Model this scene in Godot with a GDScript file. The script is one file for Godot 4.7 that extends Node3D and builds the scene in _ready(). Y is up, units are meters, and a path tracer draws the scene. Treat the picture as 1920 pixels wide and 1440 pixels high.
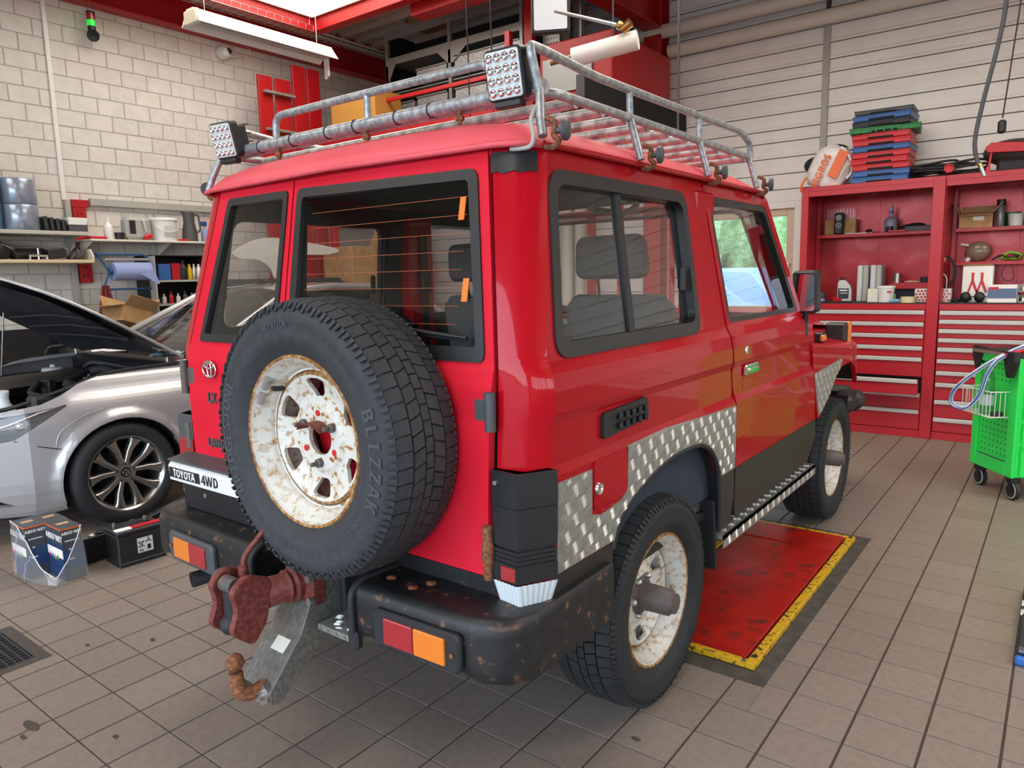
extends Node3D

# ------------------------------------------------------------------ mesh builder
class MB:
	var v := PackedVector3Array()
	var n := PackedVector3Array()
	var uv := PackedVector2Array()
	var ix := PackedInt32Array()
	var xf := Transform3D()

	func _add(p: Vector3, q: Vector3, t: Vector2) -> int:
		v.append(xf * p)
		n.append((xf.basis * q).normalized())
		uv.append(t)
		return v.size() - 1

	func tri_i(a: int, b: int, c: int) -> void:
		var cr := (v[b] - v[a]).cross(v[c] - v[a])
		if cr.length_squared() < 1e-18:
			return
		if cr.dot(n[a] + n[b] + n[c]) > 0.0:
			ix.append_array([a, c, b])
		else:
			ix.append_array([a, b, c])

	func tri(a: Vector3, b: Vector3, c: Vector3, hint: Vector3) -> void:
		var nn := (b - a).cross(c - a)
		if nn.length_squared() < 1e-16:
			return
		nn = nn.normalized()
		if nn.dot(hint) < 0.0:
			nn = -nn
		tri_i(_add(a, nn, Vector2.ZERO), _add(b, nn, Vector2.ZERO), _add(c, nn, Vector2.ZERO))

	func quad(a: Vector3, b: Vector3, c: Vector3, d: Vector3, hint: Vector3) -> void:
		var nn := (c - a).cross(d - b)
		if nn.length_squared() < 1e-16:
			return
		nn = nn.normalized()
		if nn.dot(hint) < 0.0:
			nn = -nn
		var i := _add(a, nn, Vector2(0, 1))
		_add(b, nn, Vector2(1, 1))
		_add(c, nn, Vector2(1, 0))
		_add(d, nn, Vector2(0, 0))
		tri_i(i, i + 1, i + 2)
		tri_i(i, i + 2, i + 3)

	func quad_ret(a: Vector3, b: Vector3, c: Vector3, d: Vector3, hint: Vector3) -> MB:
		quad(a, b, c, d, hint)
		return self

	# closes the back of a wheel house
	func quad_back(s: float) -> MB:
		quad(Vector3(s * 0.55, 0.1, 0.0), Vector3(s * 0.55, 0.1, 0.86), Vector3(s * 0.55, 0.7, 0.86), Vector3(s * 0.55, 0.7, 0.0), Vector3(s, 0, 0))
		return self

	# chamfered box: centre, size, bevel, turned by basis
	func box(c: Vector3, s: Vector3, bev := 0.0, b := Basis()) -> MB:
		var h := s * 0.5
		var k := minf(bev, minf(h.x, minf(h.y, h.z)) * 0.95)
		for ax in 3:
			for sg in [-1.0, 1.0]:
				var nn := Vector3.ZERO
				nn[ax] = sg
				var u := (ax + 1) % 3
				var w := (ax + 2) % 3
				var pts := []
				for q in [[-1, -1], [1, -1], [1, 1], [-1, 1]]:
					var p := Vector3.ZERO
					p[ax] = sg * h[ax]
					p[u] = q[0] * (h[u] - k)
					p[w] = q[1] * (h[w] - k)
					pts.append(c + b * p)
				quad(pts[0], pts[1], pts[2], pts[3], b * nn)
		if k > 0.0:
			for ax in 3:
				var u := (ax + 1) % 3
				var w := (ax + 2) % 3
				for su in [-1.0, 1.0]:
					for sw in [-1.0, 1.0]:
						var pts := []
						for q in [[-1, 0], [1, 0], [1, 1], [-1, 1]]:
							var p := Vector3.ZERO
							p[ax] = q[0] * (h[ax] - k)
							p[u] = su * (h[u] - (k if q[1] else 0.0))
							p[w] = sw * (h[w] - (0.0 if q[1] else k))
							pts.append(c + b * p)
						var nn := Vector3.ZERO
						nn[u] = su
						nn[w] = sw
						quad(pts[0], pts[1], pts[2], pts[3], b * nn)
			for sx in [-1.0, 1.0]:
				for sy in [-1.0, 1.0]:
					for sz in [-1.0, 1.0]:
						var sg := Vector3(sx, sy, sz)
						tri(c + b * (sg * Vector3(h.x, h.y - k, h.z - k)), c + b * (sg * Vector3(h.x - k, h.y, h.z - k)), c + b * (sg * Vector3(h.x - k, h.y - k, h.z)), b * sg)
		return self

	# box given by two corners
	func bx(a: Vector3, b: Vector3, bev := 0.0) -> MB:
		return box((a + b) * 0.5, (b - a).abs(), bev)

	# smooth surface through rows of points; outward hint by sign
	func grid(rows: Array, close_u := false, close_v := false, sgn := 1.0) -> MB:
		var nr := rows.size()
		var nc: int = rows[0].size()
		var base := v.size()
		for r in nr:
			for c in nc:
				var rp: int = (r + 1) % nr if close_v else mini(r + 1, nr - 1)
				var rm: int = (r - 1 + nr) % nr if close_v else maxi(r - 1, 0)
				var cp: int = (c + 1) % nc if close_u else mini(c + 1, nc - 1)
				var cm: int = (c - 1 + nc) % nc if close_u else maxi(c - 1, 0)
				var du: Vector3 = rows[r][cp] - rows[r][cm]
				var dv: Vector3 = rows[rp][c] - rows[rm][c]
				var nn := du.cross(dv) * sgn
				if nn.length_squared() < 1e-18:
					var r2: int = clampi(r + (1 if r < nr / 2 else -1), 0, nr - 1)
					du = rows[r2][cp] - rows[r2][cm]
					nn = du.cross(dv) * sgn
				_add(rows[r][c], nn.normalized(), Vector2(float(c) / maxi(nc - 1, 1), float(r) / maxi(nr - 1, 1)))
		for r in (nr if close_v else nr - 1):
			for c in (nc if close_u else nc - 1):
				var a := base + r * nc + c
				var b2 := base + r * nc + (c + 1) % nc
				var d := base + ((r + 1) % nr) * nc + c
				var e := base + ((r + 1) % nr) * nc + (c + 1) % nc
				tri_i(a, b2, e)
				tri_i(a, e, d)
		return self

	# surface of revolution: profile of (radius, height) along axis 'up'; crease keeps corners sharp
	func lathe(o: Vector3, up: Vector3, prof: Array, seg := 24, crease := 0.5) -> MB:
		up = up.normalized()
		var e1 := up.cross(Vector3.RIGHT if absf(up.x) < 0.8 else Vector3.FORWARD).normalized()
		var e2 := up.cross(e1)
		for k in prof.size() - 1:
			var p: Vector2 = prof[k]
			var q: Vector2 = prof[k + 1]
			if p.distance_squared_to(q) < 1e-12:
				continue
			var t := (q - p).normalized()
			var nf := Vector2(t.y, -t.x)
			var n0 := nf
			var n1 := nf
			if k > 0:
				var tp: Vector2 = (p - prof[k - 1]).normalized()
				if tp.dot(t) > crease:
					n0 = (nf + Vector2(tp.y, -tp.x)).normalized()
			if k < prof.size() - 2:
				var tn: Vector2 = (prof[k + 2] - q).normalized()
				if tn.dot(t) > crease:
					n1 = (nf + Vector2(tn.y, -tn.x)).normalized()
			var base := v.size()
			for s in seg + 1:
				var a := TAU * s / seg
				var d := e1 * cos(a) + e2 * sin(a)
				_add(o + d * p.x + up * p.y, d * n0.x + up * n0.y, Vector2(float(s) / seg, p.y))
				_add(o + d * q.x + up * q.y, d * n1.x + up * n1.y, Vector2(float(s) / seg, q.y))
			for s in seg:
				var i := base + s * 2
				if p.x > 1e-6:
					tri_i(i, i + 2, i + 3 if q.x > 1e-6 else i + 1)
				if q.x > 1e-6:
					tri_i(i, i + 3, i + 1)
		return self

	func cyl(a: Vector3, b: Vector3, r: float, seg := 12, r2 := -1.0) -> MB:
		var h := a.distance_to(b)
		var rb := r if r2 < 0.0 else r2
		return lathe(a, b - a, [Vector2(0, 0), Vector2(r, 0), Vector2(rb, h), Vector2(0, h)], seg)

	# round bar along a path
	func tube(pts: Array, r: float, seg := 8, closed := false, caps := true) -> MB:
		var np := pts.size()
		var rows := []
		var t0: Vector3 = ((pts[1] - pts[0]) as Vector3).normalized()
		var up := t0.cross(Vector3.UP if absf(t0.y) < 0.9 else Vector3.RIGHT).normalized()
		for i in np:
			var a: Vector3 = pts[(i - 1 + np) % np] if closed else pts[maxi(i - 1, 0)]
			var b: Vector3 = pts[(i + 1) % np] if closed else pts[mini(i + 1, np - 1)]
			var t := (b - a).normalized()
			up = (up - t * up.dot(t)).normalized()
			var side := t.cross(up)
			var row := []
			for s in seg:
				var an := TAU * s / seg
				row.append((pts[i] as Vector3) + (up * cos(an) + side * sin(an)) * r)
			rows.append(row)
		grid(rows, true, closed, -1.0)
		if caps and not closed:
			for e in 2:
				var row: Array = rows[0] if e == 0 else rows[np - 1]
				var c: Vector3 = pts[0] if e == 0 else pts[np - 1]
				var hint: Vector3 = (pts[0] - pts[1]) if e == 0 else (pts[np - 1] - pts[np - 2])
				for s in seg:
					tri(c, row[s], row[(s + 1) % seg], hint)
		return self

	# polygon in the xy plane of t, pushed out along its z by d; ends are flat
	func prism(poly: Array, t: Transform3D, d: float, bev := 0.0) -> MB:
		var p2 := PackedVector2Array(poly)
		if Geometry2D.is_polygon_clockwise(p2):
			p2.reverse()
		var inner := p2
		if bev > 0.0:
			var off := Geometry2D.offset_polygon(p2, -bev, Geometry2D.JOIN_MITER)
			if off.size() == 1 and off[0].size() == p2.size():
				var best := 0
				var q: PackedVector2Array = off[0]
				if Geometry2D.is_polygon_clockwise(q):
					q.reverse()
				for i in q.size():
					if q[i].distance_squared_to(p2[0]) < q[best].distance_squared_to(p2[0]):
						best = i
				inner = PackedVector2Array()
				for i in q.size():
					inner.append(q[(best + i) % q.size()])
			else:
				bev = 0.0
		var m := p2.size()
		var f := func(q: Vector2, z: float) -> Vector3: return t * Vector3(q.x, q.y, z)
		var tr := Geometry2D.triangulate_polygon(inner)
		for k in range(0, tr.size(), 3):
			tri(f.call(inner[tr[k]], d), f.call(inner[tr[k + 1]], d), f.call(inner[tr[k + 2]], d), t.basis.z * signf(d))
			tri(f.call(inner[tr[k]], 0.0), f.call(inner[tr[k + 1]], 0.0), f.call(inner[tr[k + 2]], 0.0), -t.basis.z * signf(d))
		var db := bev * signf(d)
		for i in m:
			var a := p2[i]
			var b := p2[(i + 1) % m]
			var e := b - a
			var on := t.basis * Vector3(e.y, -e.x, 0)
			quad(f.call(a, db), f.call(b, db), f.call(b, d - db), f.call(a, d - db), on)
			if bev > 0.0:
				var ia := inner[i]
				var ib := inner[(i + 1) % m]
				quad(f.call(ia, 0.0), f.call(ib, 0.0), f.call(b, db), f.call(a, db), on.normalized() - t.basis.z * signf(d))
				quad(f.call(ia, d), f.call(ib, d), f.call(b, d - db), f.call(a, d - db), on.normalized() + t.basis.z * signf(d))
		return self

	func ball(c: Vector3, r: Vector3, seg := 16, rings := 8, b := Basis()) -> MB:
		var rows := []
		for i in rings + 1:
			var th := PI * i / rings
			var row := []
			for s in seg:
				var a := TAU * s / seg
				row.append(c + b * (Vector3(sin(th) * cos(a), cos(th), sin(th) * sin(a)) * r))
			rows.append(row)
		return grid(rows, true, false, 1.0)

	# curved sheet: 2D outline with holes, cut in cells at us / vs, mapped by f; thick > 0 turns its rims inwards
	func patch(outline: Array, holes: Array, us: Array, vs: Array, f: Callable, sgn := 1.0, thick := 0.0) -> MB:
		var ol := PackedVector2Array(outline)
		var nrm := func(p: Vector2) -> Vector3:
			var e := 0.0015
			var du: Vector3 = f.call(p + Vector2(e, 0)) - f.call(p - Vector2(e, 0))
			var dv: Vector3 = f.call(p + Vector2(0, e)) - f.call(p - Vector2(0, e))
			return du.cross(dv).normalized() * sgn
		for i in us.size() - 1:
			for j in vs.size() - 1:
				var cell := PackedVector2Array([Vector2(us[i], vs[j]), Vector2(us[i + 1], vs[j]), Vector2(us[i + 1], vs[j + 1]), Vector2(us[i], vs[j + 1])])
				var mid := (cell[0] + cell[2]) * 0.5
				var pieces := Geometry2D.intersect_polygons(ol, cell)
				for h in holes:
					var nxt: Array[PackedVector2Array] = []
					for pc in pieces:
						nxt.append_array(Geometry2D.clip_polygons(pc, PackedVector2Array(h)))
					pieces = nxt
				for pc in pieces:
					if pc.size() < 3:
						continue
					var tr := Geometry2D.triangulate_polygon(pc)
					var base := v.size()
					for q in pc:
						_add(f.call(q), nrm.call(q.lerp(mid, 0.12)), q)
					for k in range(0, tr.size(), 3):
						tri_i(base + tr[k], base + tr[k + 1], base + tr[k + 2])
		if thick > 0.0:
			var loops := [outline]
			loops.append_array(holes)
			for li in loops.size():
				var lp: Array = loops[li]
				for k in lp.size():
					var a: Vector2 = lp[k]
					var b: Vector2 = lp[(k + 1) % lp.size()]
					var st := maxi(1, int(a.distance_to(b) / 0.06))
					for s in st:
						var p := a.lerp(b, float(s) / st)
						var q := a.lerp(b, float(s + 1) / st)
						var np: Vector3 = nrm.call(p)
						var nq: Vector3 = nrm.call(q)
						var fp: Vector3 = f.call(p)
						var fq: Vector3 = f.call(q)
						var hint := np.cross(fq - fp)
						quad(fp, fq, fq - nq * thick, fp - np * thick, hint)
		return self

	# lettering, lying in the xy plane of t, rising along z
	func text(s: String, font: Font, h: float, t: Transform3D, depth := 0.004, center := true) -> MB:
		var tm := TextMesh.new()
		tm.text = s
		tm.font = font
		tm.font_size = 64
		tm.pixel_size = h / 46.0
		tm.depth = depth
		tm.curve_step = 4.0
		tm.horizontal_alignment = HORIZONTAL_ALIGNMENT_CENTER if center else HORIZONTAL_ALIGNMENT_LEFT
		var ar := tm.get_mesh_arrays()
		if ar.is_empty() or ar[0] == null:
			return self
		var base := v.size()
		for i in ar[0].size():
			_add(t * (ar[0][i] as Vector3), t.basis * (ar[1][i] as Vector3), Vector2.ZERO)
		var id: PackedInt32Array = ar[Mesh.ARRAY_INDEX]
		for k in range(0, id.size(), 3):
			tri_i(base + id[k], base + id[k + 1], base + id[k + 2])
		return self

	func mesh() -> ArrayMesh:
		var a := []
		a.resize(Mesh.ARRAY_MAX)
		a[Mesh.ARRAY_VERTEX] = v
		a[Mesh.ARRAY_NORMAL] = n
		a[Mesh.ARRAY_TEX_UV] = uv
		a[Mesh.ARRAY_INDEX] = ix
		var m := ArrayMesh.new()
		if ix.size():
			m.add_surface_from_arrays(Mesh.PRIMITIVE_TRIANGLES, a)
		return m

# ------------------------------------------------------------------ scene helpers
var M := {}
var used := {}
var rng := RandomNumberGenerator.new()
var sans: Font
var bold: Font
var serif: Font

func numbered(s: String) -> String:
	if not used.has(s):
		used[s] = 0
		return s
	used[s] += 1
	return "%s_%03d" % [s, used[s]]

func tag(o: Node, label := "", category := "", group := "", kind := "") -> Node:
	if label: o.set_meta("label", label)
	if category: o.set_meta("category", category)
	if group: o.set_meta("group", group)
	if kind: o.set_meta("kind", kind)
	return o

# a thing: Node3D at its base
func thing(called: String, label: String, category: String, at := Vector3.ZERO, group := "", turn := 0.0) -> Node3D:
	var o := Node3D.new()
	o.name = numbered(called)
	add_child(o)
	o.position = at
	o.rotation.y = turn
	tag(o, label, category, group)
	return o

func part(parent: Node3D, called: String, mb: MB, mat: Material, label := "") -> MeshInstance3D:
	var o := MeshInstance3D.new()
	o.name = called
	o.mesh = mb.mesh()
	if o.mesh.get_surface_count():
		o.mesh.surface_set_material(0, mat)
	parent.add_child(o, true)
	if label: o.set_meta("label", label)
	return o

# shared mesh piece
func piece(parent: Node3D, called: String, mesh: Mesh, mat: Material, t := Transform3D()) -> MeshInstance3D:
	var o := MeshInstance3D.new()
	o.name = called
	o.mesh = mesh
	o.material_override = mat
	o.transform = t
	parent.add_child(o, true)
	return o

# a thing that is one mesh
func single(called: String, label: String, category: String, mb: MB, mat: Material, at := Vector3.ZERO, group := "", turn := 0.0) -> MeshInstance3D:
	var o := MeshInstance3D.new()
	o.name = numbered(called)
	o.mesh = mb.mesh()
	o.mesh.surface_set_material(0, mat)
	add_child(o)
	o.position = at
	o.rotation.y = turn
	tag(o, label, category, group)
	return o

func struct(called: String, mb: MB, mat: Material) -> MeshInstance3D:
	var o := MeshInstance3D.new()
	o.name = called
	o.mesh = mb.mesh()
	o.mesh.surface_set_material(0, mat)
	add_child(o)
	o.set_meta("kind", "structure")
	return o

func mat(key: String, c: Color, rough := 0.6, metal := 0.0, opts := {}) -> StandardMaterial3D:
	if M.has(key):
		return M[key]
	var m := StandardMaterial3D.new()
	m.resource_name = key
	m.albedo_color = c
	m.roughness = rough
	m.metallic = metal
	for k in opts:
		m.set(k, opts[k])
	M[key] = m
	return m

func glass(key: String, c: Color, alpha: float) -> StandardMaterial3D:
	var m := mat(key, Color(c, alpha), 0.02)
	m.transparency = BaseMaterial3D.TRANSPARENCY_ALPHA
	return m

# noise picture: colours picked along a gradient [[pos, Color], ...]
func noise_tex(sd: int, freq: float, stops: Array, size := 512, oct := 4, kind := FastNoiseLite.TYPE_SIMPLEX_SMOOTH) -> ImageTexture:
	var fn := FastNoiseLite.new()
	fn.seed = sd
	fn.noise_type = kind
	fn.frequency = freq
	fn.fractal_octaves = oct
	var g := fn.get_seamless_image(size, size)
	g.convert(Image.FORMAT_L8)
	var gr := Gradient.new()
	gr.offsets = PackedFloat32Array(stops.map(func(s): return s[0]))
	gr.colors = PackedColorArray(stops.map(func(s): return s[1]))
	var lut := PackedByteArray()
	for i in 256:
		var c := gr.sample(i / 255.0)
		lut.append_array([c.r8, c.g8, c.b8])
	var src := g.get_data()
	var dst := PackedByteArray()
	dst.resize(size * size * 3)
	for i in size * size:
		var k := src[i] * 3
		dst[i * 3] = lut[k]
		dst[i * 3 + 1] = lut[k + 1]
		dst[i * 3 + 2] = lut[k + 2]
	return ImageTexture.create_from_image(Image.create_from_data(size, size, false, Image.FORMAT_RGB8, dst))

func noisy(key: String, sd: int, freq: float, scale: float, stops: Array, rough := 0.6, metal := 0.0, opts := {}, size := 512, kind := FastNoiseLite.TYPE_SIMPLEX_SMOOTH) -> StandardMaterial3D:
	if M.has(key):
		return M[key]
	var m := mat(key, Color.WHITE, rough, metal, opts)
	m.albedo_texture = noise_tex(sd, freq, stops, size, 4, kind)
	m.uv1_triplanar = true
	m.uv1_scale = Vector3.ONE * scale
	return m

func hexc(s: String) -> Color:
	return Color.html(s)

# rounded rectangle outline
func rrect(w: float, h: float, r: float, seg := 4, c := Vector2.ZERO) -> Array:
	var a := []
	for q in 4:
		var cc := Vector2((w * 0.5 - r) * (1 if q in [0, 3] else -1), (h * 0.5 - r) * (1 if q < 2 else -1))
		for k in seg + 1:
			var an := PI * 0.5 * (q + float(k) / seg)
			a.append(c + cc + Vector2(cos(an), sin(an)) * r)
	return a

# rounded version of any outline
func rounded(poly: Array, r: float, seg := 4) -> Array:
	var out := []
	var m := poly.size()
	for i in m:
		var p: Vector2 = poly[i]
		var a: Vector2 = poly[(i - 1 + m) % m]
		var b: Vector2 = poly[(i + 1) % m]
		var k := minf(r, minf(p.distance_to(a), p.distance_to(b)) * 0.49)
		var p0 := p + (a - p).normalized() * k
		var p1 := p + (b - p).normalized() * k
		for s in seg + 1:
			var t := float(s) / seg
			out.append(p0.lerp(p, t).lerp(p.lerp(p1, t), t))
	return out

# smooth curve through points
func curve(pts: Array, per := 6, closed := false) -> Array:
	var out := []
	var m := pts.size()
	for i in (m if closed else m - 1):
		var p0 = pts[(i - 1 + m) % m] if closed else pts[maxi(i - 1, 0)]
		var p1 = pts[i]
		var p2 = pts[(i + 1) % m]
		var p3 = pts[(i + 2) % m] if closed else pts[mini(i + 2, m - 1)]
		for s in per:
			out.append(p1.cubic_interpolate(p2, p0, p3, float(s) / per))
	if not closed:
		out.append(pts[m - 1])
	return out

# path with rounded corners
func bend(pts: Array, r: float, seg := 5) -> Array:
	var out := [pts[0]]
	for i in range(1, pts.size() - 1):
		var p: Vector3 = pts[i]
		var a: Vector3 = pts[i - 1]
		var b: Vector3 = pts[i + 1]
		var k := minf(r, minf(p.distance_to(a), p.distance_to(b)) * 0.49)
		var p0 := p + (a - p).normalized() * k
		var p1 := p + (b - p).normalized() * k
		for s in seg + 1:
			var t := float(s) / seg
			out.append(p0.lerp(p, t).lerp(p.lerp(p1, t), t))
	out.append(pts[-1])
	return out

func steps(a: float, b: float, d: float) -> Array:
	var m := maxi(1, int(ceil(absf(b - a) / d - 1e-6)))
	var out := []
	for i in m + 1:
		out.append(lerpf(a, b, float(i) / m))
	return out

func V(x: float, y: float, z: float) -> Vector3:
	return Vector3(x, y, z)

func T(o: Vector3, x := Vector3.RIGHT, y := Vector3.UP) -> Transform3D:
	var bx := x.normalized()
	var bz := bx.cross(y).normalized()
	return Transform3D(Basis(bx, bz.cross(bx), bz), o)

func pw(ks: Array, x: float) -> float:
	if x <= ks[0].x:
		return ks[0].y
	for i in ks.size() - 1:
		if x <= ks[i + 1].x:
			return lerpf(ks[i].y, ks[i + 1].y, (x - ks[i].x) / maxf(1e-9, ks[i + 1].x - ks[i].x))
	return ks[-1].y

func _ready() -> void:
	rng.seed = 7
	var cam := Camera3D.new()
	cam.name = "camera"
	cam.position = Vector3(0.6633, 1.4614, 2.4535)
	cam.rotation_order = EULER_ORDER_YXZ
	cam.rotation = Vector3(-0.146394, 0.652875, -0.02309)
	cam.fov = 55.735
	cam.near = 0.02
	cam.current = true
	add_child(cam)
	var env := Environment.new()
	env.background_mode = Environment.BG_SKY
	var sm := ProceduralSkyMaterial.new()
	sm.sky_top_color = hexc("bcd3ee")
	sm.sky_horizon_color = hexc("eef2f4")
	sm.ground_bottom_color = hexc("8f8d86")
	sm.ground_horizon_color = hexc("d8d8d2")
	sm.sky_energy_multiplier = 2.4
	sm.ground_energy_multiplier = 1.2
	env.sky = Sky.new()
	env.sky.sky_material = sm
	env.tonemap_mode = Environment.TONE_MAPPER_LINEAR
	env.tonemap_exposure = 1.0
	env.sdfgi_enabled = true
	env.ssao_enabled = true
	env.ssil_enabled = true
	var we := WorldEnvironment.new()
	we.name = "environment"
	we.environment = env
	add_child(we)
	fonts()
	materials()
	skylights()
	room()
	cruiser()
	hatchback()
	cabinets()
	left_shelves()
	overhead()
	floor_things()
	outside()

func fonts() -> void:
	var f := SystemFont.new()
	f.font_names = PackedStringArray(["Droid Sans"])
	sans = f
	var b := SystemFont.new()
	b.font_names = PackedStringArray(["Droid Sans"])
	b.font_weight = 700
	bold = b
	var s := SystemFont.new()
	s.font_names = PackedStringArray(["Droid Serif"])
	serif = s

func materials() -> void:
	# paint and metals
	mat("red_paint", hexc("a20a1a"), 0.3, 0.0, {"metallic_specular": 0.2, "clearcoat_enabled": true, "clearcoat": 0.4, "clearcoat_roughness": 0.03})
	noisy("faded_red", 11, 0.004, 0.5, [[0.3, hexc("ca1a2d")], [0.7, hexc("d02438")]], 0.6, 0.0, {"metallic_specular": 0.25})
	mat("corner_red", hexc("ab081a"), 0.28, 0.0, {"metallic_specular": 0.2, "clearcoat_enabled": true, "clearcoat": 0.45, "clearcoat_roughness": 0.04})
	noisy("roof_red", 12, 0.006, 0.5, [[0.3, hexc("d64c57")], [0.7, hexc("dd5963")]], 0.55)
	mat("steel_red", hexc("a80f16"), 0.42)
	mat("cabinet_red", hexc("b01824"), 0.36)
	mat("black_rubber", hexc("202124"), 0.65)
	mat("seal", hexc("1e2022"), 0.4)
	mat("black_plastic", hexc("1b1c1f"), 0.45)
	mat("grey_plastic", hexc("46494d"), 0.5)
	mat("chrome", hexc("d8d8d8"), 0.12, 1.0)
	mat("steel", hexc("b9bab8"), 0.35, 0.9)
	mat("dark_steel", hexc("55565a"), 0.4, 0.8)
	mat("sheet_steel", hexc("8e9190"), 0.42, 0.55)
	mat("white_plastic", hexc("dfe0dc"), 0.4)
	mat("white_paint", hexc("e4e2da"), 0.45)
	mat("cream_paint", hexc("d9d4c6"), 0.5)
	mat("grey_paint", hexc("a6a6a0"), 0.5)
	mat("brass", hexc("b79a5a"), 0.3, 1.0)
	mat("black_hole", hexc("0c0c0d"), 0.8)
	mat("orange_plastic", hexc("e0641a"), 0.35)
	mat("blue_plastic", hexc("2d5c9c"), 0.4)
	mat("green_plastic", hexc("1d7c3d"), 0.4)
	mat("red_plastic", hexc("c01c26"), 0.4)
	mat("pale_grey", hexc("c4c7c8"), 0.45)
	mat("paper_white", hexc("eceae4"), 0.8)
	noisy("cardboard", 21, 0.01, 2.0, [[0.3, hexc("b08a5c")], [0.7, hexc("bd976a")]], 0.85)
	noisy("cardboard_dark", 22, 0.01, 2.0, [[0.3, hexc("8a6a45")], [0.7, hexc("96744e")]], 0.85)
	noisy("galvanised", 31, 0.03, 3.0, [[0.3, hexc("8a9096")], [0.5, hexc("a3a9ae")], [0.7, hexc("b8bdc0")]], 0.42, 0.6, {}, 512, FastNoiseLite.TYPE_CELLULAR)
	noisy("worn_bar", 32, 0.01, 3.0, [[0.3, hexc("8b9092")], [0.5, hexc("b4b7b6")], [0.7, hexc("c9cbc8")]], 0.42, 0.5)
	noisy("tread_plate", 33, 0.02, 2.0, [[0.3, hexc("82807a")], [0.7, hexc("96948d")]], 0.5, 0.3)
	mat("tread_bar", hexc("b9b8b1"), 0.36, 0.6)
	noisy("bumper_black", 41, 0.012, 2.5, [[0.0, hexc("121315")], [0.5, hexc("191a1c")], [0.8, hexc("222121")], [0.88, hexc("60402c")], [1.0, hexc("7d5236")]], 0.5)
	noisy("rusty_wheel", 42, 0.022, 2.6, [[0.0, hexc("cfcec8")], [0.64, hexc("c9c7be")], [0.70, hexc("bba67c")], [0.77, hexc("96622a")], [1.0, hexc("6b3c1c")]], 0.4)
	noisy("rust_rim", 421, 0.02, 4.0, [[0.0, hexc("c4b79a")], [0.36, hexc("b2925c")], [0.5, hexc("96622a")], [0.7, hexc("74451f")], [1.0, hexc("5b3418")]], 0.7)
	noisy("rust", 43, 0.03, 4.0, [[0.3, hexc("5b3a2a")], [0.6, hexc("8a5232")], [0.8, hexc("a06a42")]], 0.85)
	noisy("hub_rust", 44, 0.03, 4.0, [[0.3, hexc("4c4f55")], [0.55, hexc("5e5855")], [0.75, hexc("7a5138")]], 0.6, 0.2)
	noisy("oxide_red", 45, 0.02, 4.0, [[0.3, hexc("5c2420")], [0.6, hexc("7a322b")], [0.8, hexc("6e4a3a")]], 0.65)
	noisy("tyre", 46, 0.02, 3.0, [[0.3, hexc("1b1c1e")], [0.7, hexc("232528")]], 0.72)
	noisy("tyre_dusty", 47, 0.02, 3.0, [[0.3, hexc("292b2e")], [0.7, hexc("313438")]], 0.75)
	mat("tyre_letter", hexc("3e4247"), 0.6)
	noisy("fabric_grey", 48, 0.05, 6.0, [[0.3, hexc("5d5f5f")], [0.7, hexc("6d6f6e")]], 0.95)
	noisy("fabric_blue", 49, 0.05, 6.0, [[0.3, hexc("232d38")], [0.7, hexc("2e3946")]], 0.95)
	mat("lamp_red", hexc("9c0f1a"), 0.12, 0.0, {"clearcoat_enabled": true})
	mat("lamp_orange", hexc("d9740c"), 0.15, 0.0, {"clearcoat_enabled": true})
	mat("lamp_clear", hexc("c9d2d6"), 0.12, 0.0, {"clearcoat_enabled": true})
	mat("silver_paint", hexc("a9a9ab"), 0.3, 0.35, {"clearcoat_enabled": true, "clearcoat": 1.0, "clearcoat_roughness": 0.05})
	mat("alloy", hexc("9c9b98"), 0.25, 0.9)
	mat("yellow_paint", hexc("d6a90f"), 0.55)
	mat("green_paint", hexc("2bdd58"), 0.35)
	glass("car_glass", hexc("0f1614"), 0.22)
	glass("clear_glass", hexc("e6eeee"), 0.06)
	glass("clear_film", hexc("eef2f2"), 0.12)

func skylights() -> void:
	pass

const SKY := [[-6.2, -3.5, -3.05, -0.3], [-2.3, 0.4, -3.05, -0.3], [-2.3, 0.4, 1.9, 4.6], [-6.2, -3.5, 1.9, 4.6], [1.9, 4.2, -3.05, -0.3]]  # last opening: unseen skylight added to brighten the front right wall
const CEIL := 4.55

func room() -> void:
	floor_tiles()
	brick_wall()
	panel_wall()
	other_walls()
	ceiling_all()

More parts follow.
